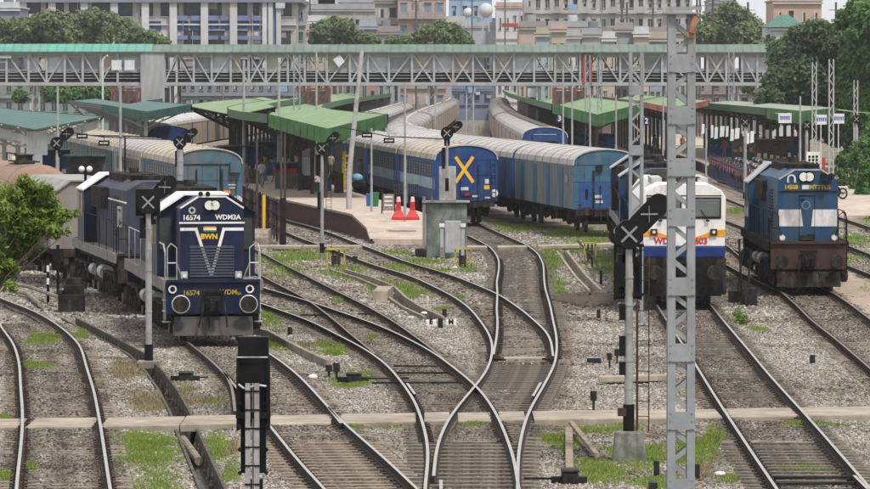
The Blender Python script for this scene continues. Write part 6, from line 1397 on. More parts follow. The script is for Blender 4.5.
# ================================================================ SIGNALS (seen from behind)
SBLK = mat('signal_black', (.009,.009,.010), .6, spec=.12, var=.4, scale=4)
SGRY = mat('signal_post_grey', (.31,.31,.31), .55, .1, var=.15, scale=3, dirt=(.16,.14,.12), dirt_amt=.3)
MARK = mat('signal_mark_grey', (.25,.25,.25), .5, var=.1)
def cross(mb, x, y, z, s, t, rot=0.0, y2=-.012):
    for k, a in enumerate((PI/4+rot, -PI/4+rot)):
        dx, dz = math.cos(a)*s, math.sin(a)*s; mb.beam((x-dx, y-k*.004, z-dz), (x+dx, y-k*.004, z+dz), .012, t)
def signal(label, px, D, z_disc, z_base=-.25, dr=.27, post=.07, arm=None, box=True, z_post_top=None, ladder=True, base=True, black_to=None, oct_=True, boxh=.5):
    X = xat(px, D); r = empty('colour_light_signal', (X, D, 0), 0, label, 'signal', 'railway signals facing away')
    zp = z_post_top or z_disc-.3
    p = MB().mt(SGRY); p.tube((0,0,z_base), (0,0,zp), post, 14)
    for k in range(int((zp-z_base)/.55)): p.tube((0,0,z_base+.3+k*.55), (0,0,z_base+.34+k*.55), post*1.12, 14)
    p.mt(SBLK).tube((0,0,z_base), (0,0,z_base+.55), post*1.35, 14); p.build('post', parent=r)
    if base: b = MB(); b.prism_z([(-.3,-.3),(.3,-.3),(.3,.3),(-.3,.3)], z_base-.1, z_base+.12); b.build('base', DCON, r, bevel=.03)
    h = MB().mt(SBLK); n = 8 if oct_ else 20; pr = [(dr*math.cos(2*PI*(k+.5)/n), z_disc+dr*math.sin(2*PI*(k+.5)/n)) for k in range(n)]; h.prism_y(pr, -.16, .12); h.cbox(0, .05, z_disc-dr-.12, dr*.9, .2, .3)
    h.mt(MARK); cross(h, 0, -.172, z_disc, dr*.72, .045); h.build('head', parent=r)
    if arm:
        ax, az, L_, ang, rr_ = arm; a = MB().mt(SBLK); n = 10; c, s_ = math.cos(ang), math.sin(ang); pr = []
        for k in range(n+1): t = -PI/2+PI*k/n; pr.append((L_/2+rr_*math.cos(t), rr_*math.sin(t)))
        for k in range(n+1): t = PI/2+PI*k/n; pr.append((-L_/2+rr_*math.cos(t), rr_*math.sin(t)))
        a.prism_y([(ax+c*u-s_*v, az+s_*u+c*v) for u, v in pr], -.02, .10); a.cbox(ax*.5, .04, (az+z_disc)/2, .12, .1, .12); a.mt(MARK); cross(a, ax, -.03, az, rr_*.75, .022, ang); a.build('route_arm', parent=r)
    if box:
        b = MB().mt(SBLK); b.box(-dr*.75, -dr*.2, -.05, .25, z_disc-dr-boxh-.25, z_disc-dr-.1); b.box(dr*.2, dr*.6, .0, .2, z_disc-dr-boxh*.7, z_disc-dr-.15); b.build('relay_case', parent=r)
    if ladder:
        l_ = MB(); x0, x1 = post+.10, post+.32
        for x in (x0, x1): l_.path([(x, .15, z_base), (x, .15, zp)], .012, 5)
        k = z_base+.3
        while k < zp: l_.path([(x0, .15, k), (x1, .15, k)], .009, 5); k += .3
        l_.build('ladder', GRIME, r)
    return r
HUTB = mat('mossy_base', (.20,.195,.175), .9, var=.35, scale=4, bump=.4, dirt=(.07,.08,.05), dirt_amt=.5)
def z_of(px, py, D): return at(px, py, D)[2]
# S2 before the dark blue locomotive
D = 127; s_ = signal('signal post with crossed-out head directly before the dark blue locomotive', 148.5, D, z_of(148, 202, D), dr=.31, post=.085, arm=(.44, .42, .30, .75, .19), ladder=False, oct_=False, boxh=.4)
# fix: arm coordinates are relative to the rail level
def arm_at(px0, px, py, D): return (at(px, py, D)[0]-at(px0, py, D)[0], at(px, py, D)[2])
def redo_arm(sig, px0, px, py, D, L_, ang, rr_):
    for ch in list(sig.children):
        if ch.name.startswith('route_arm'): bpy.data.objects.remove(ch)
    ax, az = arm_at(px0, px, py, D); a = MB().mt(SBLK); n = 10; c, s2 = math.cos(ang), math.sin(ang); pr = []
    for k in range(n+1): t = -PI/2+PI*k/n; pr.append((L_/2+rr_*math.cos(t), rr_*math.sin(t)))
    for k in range(n+1): t = PI/2+PI*k/n; pr.append((-L_/2+rr_*math.cos(t), rr_*math.sin(t)))
    a.prism_y([(ax+c*u-s2*v, az+s2*u+c*v) for u, v in pr], -.08, .06); a.beam((0, .02, az-.3), (ax, .02, az), .08, .08); a.mt(MARK); cross(a, ax, -.09, az, rr_*.8, .03, ang); a.build('route_arm', parent=sig)
redo_arm(s_, 148.5, 165, 187, D, .34, .75, .20)
q = MB().mt(SBLK).box(-.34, .30, -.04, .22, z_of(148, 216, D), z_of(148, 189, D)); q.mt(MARK); cross(q, 0, -.05, z_of(148, 202, D), .24, .04); q.build('back_box', parent=s_)
D = 200; s_ = signal('signal with crossed-out discs in front of the teal coach end', 180, D, z_of(180, 142, D), dr=.27, post=.14, ladder=False, oct_=False); redo_arm(s_, 180, 191, 134, D, .3, .7, .17)
D = 205; s_ = signal('signal with crossed-out discs at the left over the brown tank wagon', 57, D, z_of(57, 143, D), dr=.27, post=.07, ladder=False, oct_=False); redo_arm(s_, 57, 67, 134, D, .3, .75, .2)
D = 206; s_ = signal('signal with crossed head standing before the platform wall', 322, D, z_of(322, 148, D), dr=.25, post=.075, oct_=False); redo_arm(s_, 322, 333, 138, D, .32, .8, .17)
q = MB().mt(SBLK).box(-.2, -.08, -.1, .2, 1.75, 2.5); q.box(-.28, -.1, 0, .2, 3.2, 4.1); q.build('relay_case', parent=s_)
D = 203; s_ = signal('signal with crossed discs standing on the relay hut before the yellow cross coach', 447, D, z_of(447, 133, D), z_base=2.6, dr=.27, post=.06, ladder=False, base=False, oct_=False, box=False); redo_arm(s_, 447, 456, 127, D, .3, .7, .17)
q = MB().mt(SBLK).box(-.22, -.08, 0, .15, 3.55, 4.45); q.build('relay_case', parent=s_)
D = 95; s_ = signal('big crossed-out signal head with tilted route arm left of the white locomotive', 629, D, z_of(629, 234, D), z_base=z_of(629, 431, D)-.02, dr=.30, post=.085, base=False); redo_arm(s_, 629, 649, 214, D, .55, .80, .21)
b = MB(); zb = z_of(629, 431, D); b.add([(-.34,-.3,-.3),(.36,-.3,-.3),(.36,.3,-.3),(-.34,.3,-.3),(-.26,-.24,zb),(.28,-.24,zb),(.28,.24,zb),(-.26,.24,zb)], [(0,3,2,1),(4,5,6,7),(0,1,5,4),(1,2,6,5),(2,3,7,6),(3,0,4,7)]); b.build('base', HUTB, s_, bevel=.04)
b = MB(); b.box(-.26, .22, .05, .09, z_of(629, 299, D), z_of(629, 262, D)); b.box(-.30, -.2, -.1, .1, z_of(629, 297, D), z_of(629, 262, D)); b.box(-.28, .30, -.05, 0, z_of(629, 296, D), z_of(629, 293, D)); b.box(-.28, .3, -.02, 0.02, z_of(629,247,D), z_of(629,244,D)); b.box(.2, .26, -.03, .03, z_of(629, 300, D), z_of(629, 245, D)); b.box(-.3, -.25, -.03, .03, z_of(629, 300, D), z_of(629, 245, D)); b.build('back_frame', SBLK, s_)
for ya, yb in ((320,304),(356,336),(375,362)):
    b = MB(); b.box(-.19, -.08, -.08, .1, z_of(629, ya, D), z_of(629, yb, D)); b.build('junction_case', SBLK, s_)
b = MB(); b.box(-.22, -.05, -.12, .05, z_of(629, 416, D), z_of(629, 408, D)); b.tube((.16, -.05, z_of(629,445,D)), (.16, -.05, z_of(629,300,D)), .02, 8); b.build('cable_pipe', BROWNM, s_)
for px, py, D, lab in ((745, 122, 300, 'small crossed-out signal before the far right canopy'), (806.5, 125, 290, 'small crossed-out signal left of the thin lattice pair'), (856, 119, 320, 'small crossed-out signal at the right edge by the trees')):
    s_ = signal(lab, px, D, z_of(px, py, D), dr=.28, post=.10, ladder=False, oct_=False, box=False)
# S1: near signal back at the lower left-centre
D = 72; X = xat(253, D); s_ = empty('colour_light_signal', (X, D, 0), 0, 'large black back of a signal with twin channel post at the lower left', 'signal', 'railway signals facing away')
z0, z1 = z_of(253, 410, D), z_of(253, 337, D)
b = MB(); b.box(-.23, .23, -.05, .22, z_of(253, 385, D), z1); b.box(-.25, -.20, -.08, .2, z0-.3, z_of(253, 358, D)); b.box(.20, .25, -.08, .2, z0-.3, z_of(253, 358, D)); b.box(-.25, .25, .02, .2, z0-.25, z_of(253, 385, D)); b.box(-.19, -.08, -.02, .15, z0-.95, z0-.1); b.box(.08, .19, -.02, .15, z0-.95, z0-.1); b.box(-.26, .26, -.12, -.04, z0-.12, z0-.03); b.build('back_board', SBLK, s_)
b = MB()
for x in (-.075, .06): b.box(x-.04, x+.035, -.14, -.06, -.3, z_of(253, 383, D))
b.box(-.02, .01, -.08, -.04, -.3, z_of(253, 383, D)); b.build('post', SGRY, s_)
b = MB()
for k in range(12): b.box(-.13, .12, -.155, -.14, .1+k*.28, .125+k*.28)
for s in (-1, 1):
    for k in range(7): b.tube((s*.2, -.02, .35+k*.35), (s*.2, -.12, .35+k*.35), .03, 8)
b.box(-.12, -.02, -.05, .1, .0, 1.3); b.box(.07, .14, -.05, .1, .0, 1.3); b.build('strap', SBLK, s_)
b = MB(); b.path([(-.24, -.1, z_of(253, 357, D)), (.22, -.1, z_of(253, 357, D))], .012); b.path([(-.22,-.1,z_of(253,384,D)), (-.14,-.1,z_of(253,388,D)), (.1,-.1,z_of(253,385,D)), (.2,-.1,z_of(253,386,D))], .018); b.build('bracket', LIGHTG, s_)
b = MB(); b.cbox(0, .02, -.1, .8, .8, .5); b.build('base', DCON, s_)
# white signal lamp case behind the blue and white locomotive
X, Y, Z = at(813, 159.5, 260); r = empty('signal_lamp_case', (X, Y, 0), 0, 'white case with dark lamps and a red post behind the blue and white locomotive', 'signal')
b = MB().mt(WHITE).box(-.36, .36, -.1, .1, Z-.42, Z+.42); b.mt(SBLK)
for i in range(3):
    for j in range(3): b.tube((-.2+i*.2, -.1, Z-.15+j*.18-.05), (-.2+i*.2, -.13, Z-.15+j*.18-.05), .07, 8)
b.build('case', parent=r); b = MB(); b.box(-.04, .04, -.02, .05, -.2, Z-.4); b.build('post', LIGHTG, r); b = MB(); b.box(.5, .66, -.05, .08, Z-.7, Z+.1); b.box(.55, .61, -.02, .05, -.2, Z-.7); b.build('red_post', MATS['signal_red'], r)

# ================================================================ RELAY HUT, YELLOW STANDS, CABINETS
HUT = mat('mossy_hut_wall', (.21,.245,.215), .9, var=.35, scale=1.6, bump=.2, dirt=(.05,.055,.045), dirt_amt=.55)
HUTG = mat('hut_grey', (.24,.235,.23), .85, var=.2, scale=2, dirt=(.12,.09,.07), dirt_amt=.5)
D = gp(445, 254, -.1)[1]; X = xat(445, D); r = empty('relay_hut', (X, D, 0), 0, 'mossy grey green relay hut with a tall concrete stub on top', 'hut')
s = F/D; zt_ = z_of(445, 203, D)
b = MB(); b.box(-19/s, 22/s, 0, 1.8, -.3, zt_); b.build('wall', HUT, r, bevel=.03)
b = MB(); b.box(-23/s, 25/s, -.15, 2.0, zt_, zt_+.07); b.build('roof', HUTG, r, bevel=.02)
b = MB(); b.prism_x([(.2, zt_+.07), (1.0, zt_+.07), (.9, z_of(445, 168, D+.4)), (.3, z_of(445, 166, D+.4))], -6/s, 11/s); b.build('concrete_stub', mat('stub_concrete', (.38,.37,.36), .85, var=.2, scale=2, dirt=(.2,.19,.18), dirt_amt=.4), r, bevel=.03)
b = MB(); b.box(-22.5/s, -19.3/s, -.1, .5, -.3, z_of(445, 197, D)); b.box(-14/s, -12/s, -.1, .3, zt_, zt_+.25); b.build('side_panel', HUTG, r)
D2 = D-1.2; X = xat(453, D2); s = F/D2; r = empty('cabinet', (X, D2, 0), 0, 'pale grey steel cabinet with two capped posts in front of the mossy hut', 'cabinet')
b = MB(); b.box(-8/s, 8/s, 0, .5, z_of(453, 253, D2), z_of(453, 221, D2)); b.build('case', mat('cabinet_grey', (.40,.40,.42), .6, var=.1, dirt=(.28,.27,.26)), r, bevel=.02)
for x in (-11, 10):
    b = MB().mt(MATS['cabinet_grey']).box((x-1.6)/s, (x+1.6)/s, 0, .15, -.3, z_of(453, 227, D2)); b.mt(WHITE).box((x-2.6)/s, (x+2.6)/s, -.05, .2, z_of(453, 227, D2), z_of(453, 223.5, D2)); b.build('post', parent=r)
b = MB(); b.box(-13/s, -8.2/s, -.1, .3, -.2, z_of(453, 247, D2)); b.build('small_case', HUTG, r)
b = MB(); X, Y = gp(421, 254, -.1); b.cbox(X, Y, -.02, .5, .7, .3); b.cbox(X+.2, Y+.3, .1, .3, .4, .2); tag(b.build('rubble_block', GRIME, bevel=.05), 'dark rubble block left of the mossy hut', 'rubble')
YST = mat('worn_yellow', (.42,.36,.05), .7, var=.25, scale=4, dirt=(.15,.13,.05), dirt_amt=.45)
for k, (px, pb, pt, hwp, lab) in enumerate(((336, 266, 248.5, 10, 'yellow framed stand below the platform signal'), (462.5, 266, 248, 8.5, 'yellow framed stand in front of the mossy hut'), (590, 261, 242.5, 6.5, 'yellow framed stand in the grass below the vans'))):
    X, D = gp(px, pb, -.2); s = F/D; z = z_of(px, pt, D); r = empty('yellow_stand', (X, D, 0), 0, lab, 'stand', 'yellow lever stands')
    b = MB(); b.box(-hwp/s, hwp/s, -.2, .25, z-.06, z); b.build('top', YST, r)
    for x in (-.85, -.3, .3, .85):
        b = MB(); b.box(x*hwp/s-.03, x*hwp/s+.03, -.15, -.09, -.25, z-.06); b.box(x*hwp/s-.03, x*hwp/s+.03, .14, .2, -.25, z-.06); b.build('leg', YST if abs(x) > .5 else GRIME, r)
    b = MB(); b.cbox(0, 0, .05, hwp*.9/s, .25, .35); b.build('mechanism', GRIME, r)
# rods across the grass to the lever stand, at the vans
b = MB(); a, c, d = gp(578, 246, 0), gp(592, 262, 0), gp(601, 279, 0); b.path([(*a, .2), (*c, .25), (*d, .28)], .04, 6); b.tube((c[0], c[1], -.2), (c[0], c[1], .3), .04); b.tube((d[0], d[1], -.25), (d[0], d[1], .3), .05); tag(b.build('signal_rod', BLACK), 'black rod on short posts beside the pale drain', 'rod')

# ================================================================ POINT MACHINES, MARKERS
PM = mat('machine_black', (.014,.014,.015), .6, spec=.12, var=.4, scale=4, dirt=(.05,.045,.04))
def machine(label, px, py, wpx=13, hpx=9, rod=25, D_off=0):
    X, D = gp(px, py, -.18); s = F/D; r = empty('point_machine', (X, D, 0), 0, label, 'point machine', 'point machines beside the tracks')
    w_, h_ = wpx/s, hpx/s; b = MB(); b.box(-w_/2, w_/2, -.25, .3, -.2, -.2+h_*.8); b.build('case', PM, r, bevel=.03); b = MB(); b.box(-w_/2-.01, w_/2+.01, -.27, .32, -.2+h_*.8, -.2+h_); b.build('lid', PM, r, bevel=.02)
    b = MB(); b.box(-w_*1.1, w_*1.0, -.12, .1, -.2, -.08); b.beam((-w_*1.0, 0, -.12), (rod/s, .1, -.12), .04, .04); b.build('rod', PM, r)
machine('black point machine left of the crossing tracks', 354, 381, 15, 9, 55)
machine('black point machine at the bottom in the grass right of the crossing', 570, 482, 17, 14, -46)
machine('black point machine beside the drain at the left', 186, 380, 14, 9, 22)
def marker(label, px, py, hpx, wpx, shape='cyl', top=None, group='short black ground markers'):
    X, D = gp(px, py, -.2); s = F/D; h_, w_ = hpx/s, wpx/s; b = MB(); b.mt(PM)
    if shape == 'cyl': b.tube((0,0,-.25), (0,0,-.2+h_), w_/2, 12)
    elif shape == 'leg': b.box(-w_/2, w_/2, -.06, .06, -.2+h_*.45, -.2+h_); b.tube((0,0,-.25), (0,0,-.2+h_*.5), w_*.2, 8)
    else: b.box(-w_/2, w_/2, -.2, .2, -.25, -.2+h_)
    if top: b.mt(top); b.box(-w_/2, w_/2, -.05, .05, -.2+h_, -.2+h_+.02)
    o = b.build('ground_marker', parent=None, bevel=.01); o.location = (X, D, 0); tag(o, label, 'marker', group)
marker('squat black marker on the gravel between the two right tracks', 812.5, 363, 8, 5.5); marker('left black pot of the pair beside the big signal', 609.5, 366, 13, 5, 'leg'); marker('right black pot of the pair beside the big signal', 617, 362, 13, 5, 'leg')
marker('flat black box left of the pair of black pots', 594, 362, 4, 14, 'box', LIGHTG); marker('black boxed marker on a stalk above the concrete walk', 593.5, 409, 18, 6.5, 'leg'); marker('small black pot on the dark soil heap', 598.5, 318, 8, 4)
marker('small dark blue pot right of the mossy drain', 444.5, 317, 8, 4.5); marker('small black marker between two letter stones', 440.5, 327, 9, 5); marker('black pot near the buffers of the dark blue locomotive', 290, 335, 8, 5)
marker('left black pot at the foot of the thick lattice mast', 656.5, 474, 13, 6); marker('right black pot at the foot of the thick lattice mast', 697, 478, 14, 6); marker('black dial pot left of the black point machine, first of two', 329, 377, 12, 7, 'leg'); marker('black dial pot left of the black point machine, second of two', 336.5, 379, 16, 7, 'leg')
marker('low black stump at the bottom between grass and gravel', 653, 487, 5, 8, 'box'); marker('pot beside the right rail of the centre track', 542.5, 299, 9, 3.5)
marker('black post below the right end of the yellow stand', 355, 265, 9, 5, 'leg')
b = MB(); X, D = gp(315, 378, -.15); b.ball((X-.05, D, -.13), .12, .12, .08, 10, 6); tag(b.build('white_stone', WHITE), 'white painted stone left of the two dial pots', 'stone')
for k, (px, t_, lab) in enumerate(((431, 'E', 'white stone with a letter, left of the small black marker'), (451, 'M', 'white stone with a letter, right of the small black marker'))):
    X, D = gp(px, 325, -.2); r = empty('letter_stone', (X, D, 0), 0, lab, 'marker stone'); b = MB(); b.box(-.16, .16, -.1, .1, -.25, -.04); b.build('stone', WHITE, r, bevel=.03); text(t_, .2, SBLK, r, (0, -.105, -.1), name='letter', bold=.01)
for k, (px, py, lab) in enumerate(((455, 269, 'white block under the yellow stand before the hut'), (391, 295, 'white bag by the broken drain'), (424, 315, 'pale rubbish left of the letter stones'), (720, 477, 'white litter on the earth right of the thick mast'))):
    X, D = gp(px, py, -.2); b = MB(); b.ball((0,0,0), .11, .09, .05, 8, 5); o = b.build('litter', WHITE); o.location = (X, D, -.14); tag(o, lab, 'litter')
# sleeper-block steps beside the left locomotive, striped post
X, D = gp(71, 311, -.2); s = F/D; r = empty('step_block', (X, D, 0), 0, 'dark stepped block with pale edges beside the dark blue locomotive', 'steps')
for k, (x0, x1, z) in enumerate(((-9, 12, .32), (-8, 11, .62), (-6.5, 9, .85))):
    b = MB(); b.box(x0/s, x1/s, k*.25, 1.0, -.3, z-.0); b.build('step', GRIME, r, bevel=.015)
b = MB(); b.box(-13/s, -8.5/s, 0, .8, -.3, .45); b.build('side_block', GRIME, r)
X, D = gp(48, 302, -.2); r = empty('striped_post', (X, D, 0), 0, 'black and white banded post beside the grey goods wagon', 'post')
z1 = z_of(48, 259, D); b = MB(); n = 7
for k in range(n): b.mt(SBLK if k % 2 == 0 or k < 3 else WHITE).tube((0,0,-.25+(z1+.25)*k/n), (0,0,-.25+(z1+.25)*(k+1)/n), .05, 10)
b.build('post', parent=r)
X, D = gp(58, 299, -.2); b = MB(); b.box(-.05, .05, -.05, .05, -.3, z_of(58, 245, D)); o = b.build('dark_post', SBLK); o.location = (X, D, 0); tag(o, 'plain dark post between the banded post and the stepped block', 'post')
# lever frame between the white and blue locomotives
X, D = gp(749, 304, -.2); r = empty('lever_frame', (X, D, 0), 0, 'black lever frame with upright levers between the white and blue locomotives', 'lever frame')
b = MB(); b.cbox(0, 0, .05, .5, .6, .55); b.cbox(-.2, 1.2, .0, .8, .6, .4); b.build('base', PM, r)
for x, y, h_, l_ in ((-.05, .2, 1.5, .12), (-.2, .6, 1.9, -.1), (-.3, 1.1, 1.5, .15), (.05, .8, 1.2, 0)):
    b = MB(); b.tube((x, y, .1), (x+l_, y, h_), .035, 8); b.cbox(x+l_, y, h_, .1, .1, .12); b.build('lever', PM, r)
b = MB(); b.tube((0,-.1,-.2), (0.02,-.1,-.6+.35), .03); b.box(-.16,.16,-.4,-.3,-.2,.15); b.build('foot', PM, r)
for k, (px, py, sx, lab) in enumerate(((860, 196, .35, 'black marker stone near the right edge'), (800, 200, .3, 'small white topped stone on the earth path'))):
    X, D = gp(px, py, -.2); b = MB(); b.mt(WHITE).box(-sx, 0, -.2, .2, -.25, .12); b.mt(PM).box(.02, sx*.6, -.2, .2, -.25, .3); o = b.build('marker_stone'); o.location = (X, D, 0); tag(o, lab, 'stone')
# small weed plant in the gravel at the right
X, D = gp(741, 325, -.2); r = empty('weed_plant', (X, D, -.22), 0, 'small bright leafy weed growing alone in the gravel', 'plant'); b = MB()
for k in range(7): a = k*.9; b.tube((0,0,0), (math.cos(a)*.18, math.sin(a)*.18, .35+.05*(k % 3)), .008, 5)
b.build('stem', GREEN, r); crown_mesh('foliage', [(0,0,.32,.22,.22,.22),(.12,0,.15,.2,.2,.12)], 260, .05, 95, LF_B, r)
# dark soil heap
q = MB(); a = gp(592, 303, -.2); q.ball((0,0,0), 1.35, 3.6, .28, 24, 12); o = q.build('soil_heap', mat('dark_soil', (.085,.065,.05), .95, var=.5, scale=7, bump=1.0), smooth=True); o.location = (a[0], a[1]+2, -.26); tag(o, 'low heap of dark soil left of the white locomotive', 'soil heap')
gr_ = np.random.default_rng(3)
for v in o.data.vertices: v.co.z += (gr_.random()-.5)*.12; v.co.x += (gr_.random()-.5)*.2

# ================================================================ FENCE AND PLATFORM THINGS
PF = MB(); D0, D1 = 218.0, 262.0
r = empty('platform_fence', (0,0,0), 0, 'blue and rusty railing along the track left of the platform', 'fence')
fp0, fp1 = (xat(283, 218), 218.0), (xat(236, 262), 262.0); n = 18
for k in range(n+1):
    t = k/n; x, y = fp0[0]+(fp1[0]-fp0[0])*t, fp0[1]+(fp1[1]-fp0[1])*t; b = MB(); hgt = 1.75 if k else 1.95; wd = .05 if k else .14
    b.box(x-wd, x+wd, y-wd, y+wd, -.25, hgt); b.build('post', [mat('fence_blue', (.022,.034,.075), .6, var=.4), RSTEEL, BLACK][(k*7) % 3] if k else BLACK, r)
b = MB(); 
for z in (.5, 1.1, 1.65): b.beam((*fp0, z), (*fp1, z), .05, .06)
b.build('rails', GRIME, r)
b = MB(); 
for k in range(60):
    t = (k+.5)/60; x, y = fp0[0]+(fp1[0]-fp0[0])*t, fp0[1]+(fp1[1]-fp0[1])*t; b.box(x-.015, x+.015, y-.015, y+.015, .0, 1.6)
b.build('bars', GRIME, r)
X, D = xat(264, 226), 226; b = MB(); b.box(-.07, .07, -.05, .05, -.2, z_of(264, 195, D)); o = b.build('yellow_post', YEL); o.location = (X-.0, D, 0); tag(o, 'yellow post in the blue railing', 'post')
X, D = gp(262, 244, -.1); b = MB(); b.prism_x([(0,-.25),(0,.25),(.4,.55),(3.5,.55),(3.5,-.25)], -.7, .35); o = b.build('ramp_block', DCON); o.location = (X, D-2, 0); tag(o, 'sloping concrete block at the foot of the blue railing', 'block')
def gpp(px, py): return gp(px, py, .84)
GBIN = mat('bin_green', (.02,.17,.075), .5, var=.12); BBIN = mat('bin_blue', (.04,.13,.38), .5, var=.12)
def wheelie(label, px, py, hpx, wpx, m, m2=None):
    X, D = gpp(px, py); s = F/D; h_, w_ = hpx/s, wpx/s; r = empty('litter_bin', (X, D, .84), 0, label, 'litter bin', 'litter bins on the platform')
    b = MB(); b.add([(-w_*.42,-w_*.4,0),(w_*.42,-w_*.4,0),(w_*.42,w_*.4,0),(-w_*.42,w_*.4,0),(-w_/2,-w_/2,h_*.9),(w_/2,-w_/2,h_*.9),(w_/2,w_/2,h_*.9),(-w_/2,w_/2,h_*.9)], [(0,3,2,1),(0,1,5,4),(1,2,6,5),(2,3,7,6),(3,0,4,7),(4,5,6,7)]); b.build('body', m, r); b = MB(); b.box(-w_*.54, w_*.54, -w_*.55, w_*.55, h_*.9, h_); b.build('lid', m, r, bevel=.02)
wheelie('green litter bin in front of the slim lamp post', 374.5, 206.5, 14, 9, GBIN); wheelie('blue litter bin just left of the green bin near the lamp post', 368.5, 206, 12.5, 5, BBIN)
wheelie('blue litter bin behind the platform signal', 328, 191, 11, 8, BBIN); wheelie('dark green bin under the canopy left of the crate stack', 293, 185, 13, 6, GBIN); wheelie('small green bin between signal and crates', 317, 192, 10, 5, GBIN); wheelie('blue bin under the canopy at the far left of the platform', 289.5, 184, 11, 3.5, BBIN)
for k, px in enumerate((398.5, 412.5)):
    X, D = gpp(px, 219); s = F/D; r = empty('road_barrier', (X, D, .8), 0, ['left red and white plastic barrier at the platform end','right red and white plastic barrier at the platform end'][k], 'barrier', 'red barriers at the platform end')
    b = MB(); b.add([(x*.72, y*1.0, z) for z, w_ in ((0, .46), (.12, .44), (.45, .18), (.85, .15)) for x, y in ((-w_,-w_*.7),(w_,-w_*.7),(w_,w_*.7),(-w_,w_*.7))], [(0,3,2,1)]+[(i*4+j, i*4+(j+1)%4, (i+1)*4+(j+1)%4, (i+1)*4+j) for i in range(3) for j in range(4)]+[(12,13,14,15)]); b.build('base', REDP, r, bevel=.02)
    b = MB(); b.tube((0,0,.85), (0,0,1.08), .105, 12, r1=.08); b.build('top', mat('pink_white_band', (.72,.50,.48), .5), r)
# sandwich board
X, D = gpp(388.5, 213.5); s = F/D; r = empty('notice_board', (X, D, .84), .15, 'small framed notice board standing left of the red barriers', 'sign'); b = MB(); b.box(-.30, .30, 0, .04, .15, .95); b.build('board', mat('faded_board', (.26,.22,.18), .8, var=.5, scale=9), r)
for x in (-.32, .32): b = MB(); b.beam((x, .02, 0), (x*.9, .02, 1.15), .06); b.build('leg', GRIME, r)
b = MB()
for j in range(3): b.cbox(0, -.01, .4+j*.2, .4, .02, .1)
b.build('writing', BAND, r)
# brown cage fence
X, D = gpp(406, 203); r = empty('steel_cage', (X, D, .84), 0, 'brown steel cage barrier behind the red barriers', 'barrier'); b = MB()
for z in (.1, .5, .95): b.beam((-.62, 0, z), (.62, 0, z), .05)
for k in range(12): b.beam((-.62+k*.113, 0, 0), (-.62+k*.113, 0, 1.0), .035)
b.build('frame', DKSTEEL, r); b = MB(); b.beam((.05,-.1,0),(.05,-.1,1.2),.12); b.build('post', HUT, r)
# yellow steel door frame with lattice, crates, handcart, kiosk
X, D = gpp(347.5, 190); r = empty('gantry_stand', (X, D, .84), 0, 'tall yellow steel frame at the foot of the leaning pole', 'frame'); b = MB(); zz = z_of(347, 151, D)-.84
for x in (-.2, .2): b.box(x-.11, x+.11, -.1, .1, 0, zz)
for k in range(5): b.box(-.2, .2, -.05, .05, .3+k*zz/5.5, .42+k*zz/5.5)
b.build('frame', mat('machine_yellow', (.50,.36,.05), .6, var=.3, scale=4), r)
X, D = gpp(338.5, 193); r = empty('lattice_crate', (X, D, .84), 0, 'brown lattice crates stacked left of the yellow frame', 'crate'); b = MB()
for x in (-.22, -.1, .02, .14, .26): b.box(x-.03, x+.03, 0, .06, 0, 1.15)
for z in (.05, .4, .75, 1.1): b.box(-.26, .3, -.01, .0, z-.03, z+.03)
b.box(-.22, .24, .3, .34, 0, 1.1); b.build('slats', mat('crate_brown', (.14,.075,.045), .8, var=.3), r)
X, D = gpp(357, 193); r = empty('hand_cart', (X, D, .84), 0, 'black hand cart loaded with a blue bundle beside the yellow frame', 'hand cart')
b = MB(); b.box(-.5, .5, -.3, .6, .38, .46); b.beam((-.5,-.2,.4),(-.62,-.2,1.1),.04); b.beam((.5,-.2,.4),(.75,-.2,1.15),.04); b.box(-.48,.48,-.28,.5,.46,.62); b.build('bed', BLACK, r)
for x in (-.52, .52): b = MB(); b.tube((x-.02,.1,.26),(x+.02,.1,.26),.26,16); b.build('wheel', BLACK, r)
b = MB(); b.ball((0,.1,.86), .34, .3, .26, 12, 8); b.build('bundle', mat('bundle_blue', (.17,.42,.58), .7, var=.2, scale=6), r)
X, D = gpp(305, 190); r = empty('wicker_stack', (X, D, .84), 0, 'dark wicker basket pile under the canopy', 'baskets'); b = MB(); g_ = random.Random(8)
for k in range(26): x, z = g_.uniform(-.35,.35), g_.uniform(.1,.95); b.tube((x,g_.uniform(0,.5),z),(x+g_.uniform(-.4,.4),g_.uniform(0,.5),z+g_.uniform(-.3,.3)),.03,5)
b.box(-.36,.36,.1,.7,0,.85); b.build('baskets', DKSTEEL, r)
X, D = gpp(305, 178); r = empty('water_cart', (X, D, .84), 0, 'pale grey rounded booth under the central canopy', 'booth'); b = MB(); b.box(-.65,.65,0,1.5,.1,1.35); b.box(-.5,.5,-.02,.0,.6,1.1); b.build('booth', mat('booth_grey', (.36,.37,.39), .6, var=.12), r, bevel=.12)
# hanging train boards on a cable over the coaches
for k, (px, py, D, lab) in enumerate(((367, 135, 225, 'left hanging dark board above the striped coach'), (389, 140.5, 222, 'right hanging dark board above the striped coach'), (82, 136, 218, 'left hanging board above the teal green coach'), (104, 143, 216, 'right hanging board above the cream coach'))):
    X, Y, Z = at(px, py, D); r = empty('hanging_board', (X, Y, Z), 0, lab, 'sign', 'boards hanging on cables'); b = MB(); b.box(-.25,.25,0,.06,-.12,.12); b.beam((0,.03,.12),(0,.03,.3),.03); b.build('board', BLACK, r); b = MB(); b.box(-.18,.18,-.012,0,-.03,.04); b.build('writing', BAND, r)
def cable(label, pts, r_=.025, m=None):
    q = MB(); P = [at(*p) for p in pts]; q.path(P, r_, 5); tag(q.build('cable', m or BLACK), label, 'cable')
cable('cable carrying the boards above the striped coach', [(340,127,232),(367,132,225),(389,136.5,222),(425,138,215),(447,139,203)])
cable('cable carrying the boards above the cream coach', [(60,131,222),(82,134,218),(104,137,216),(180,140,202)])
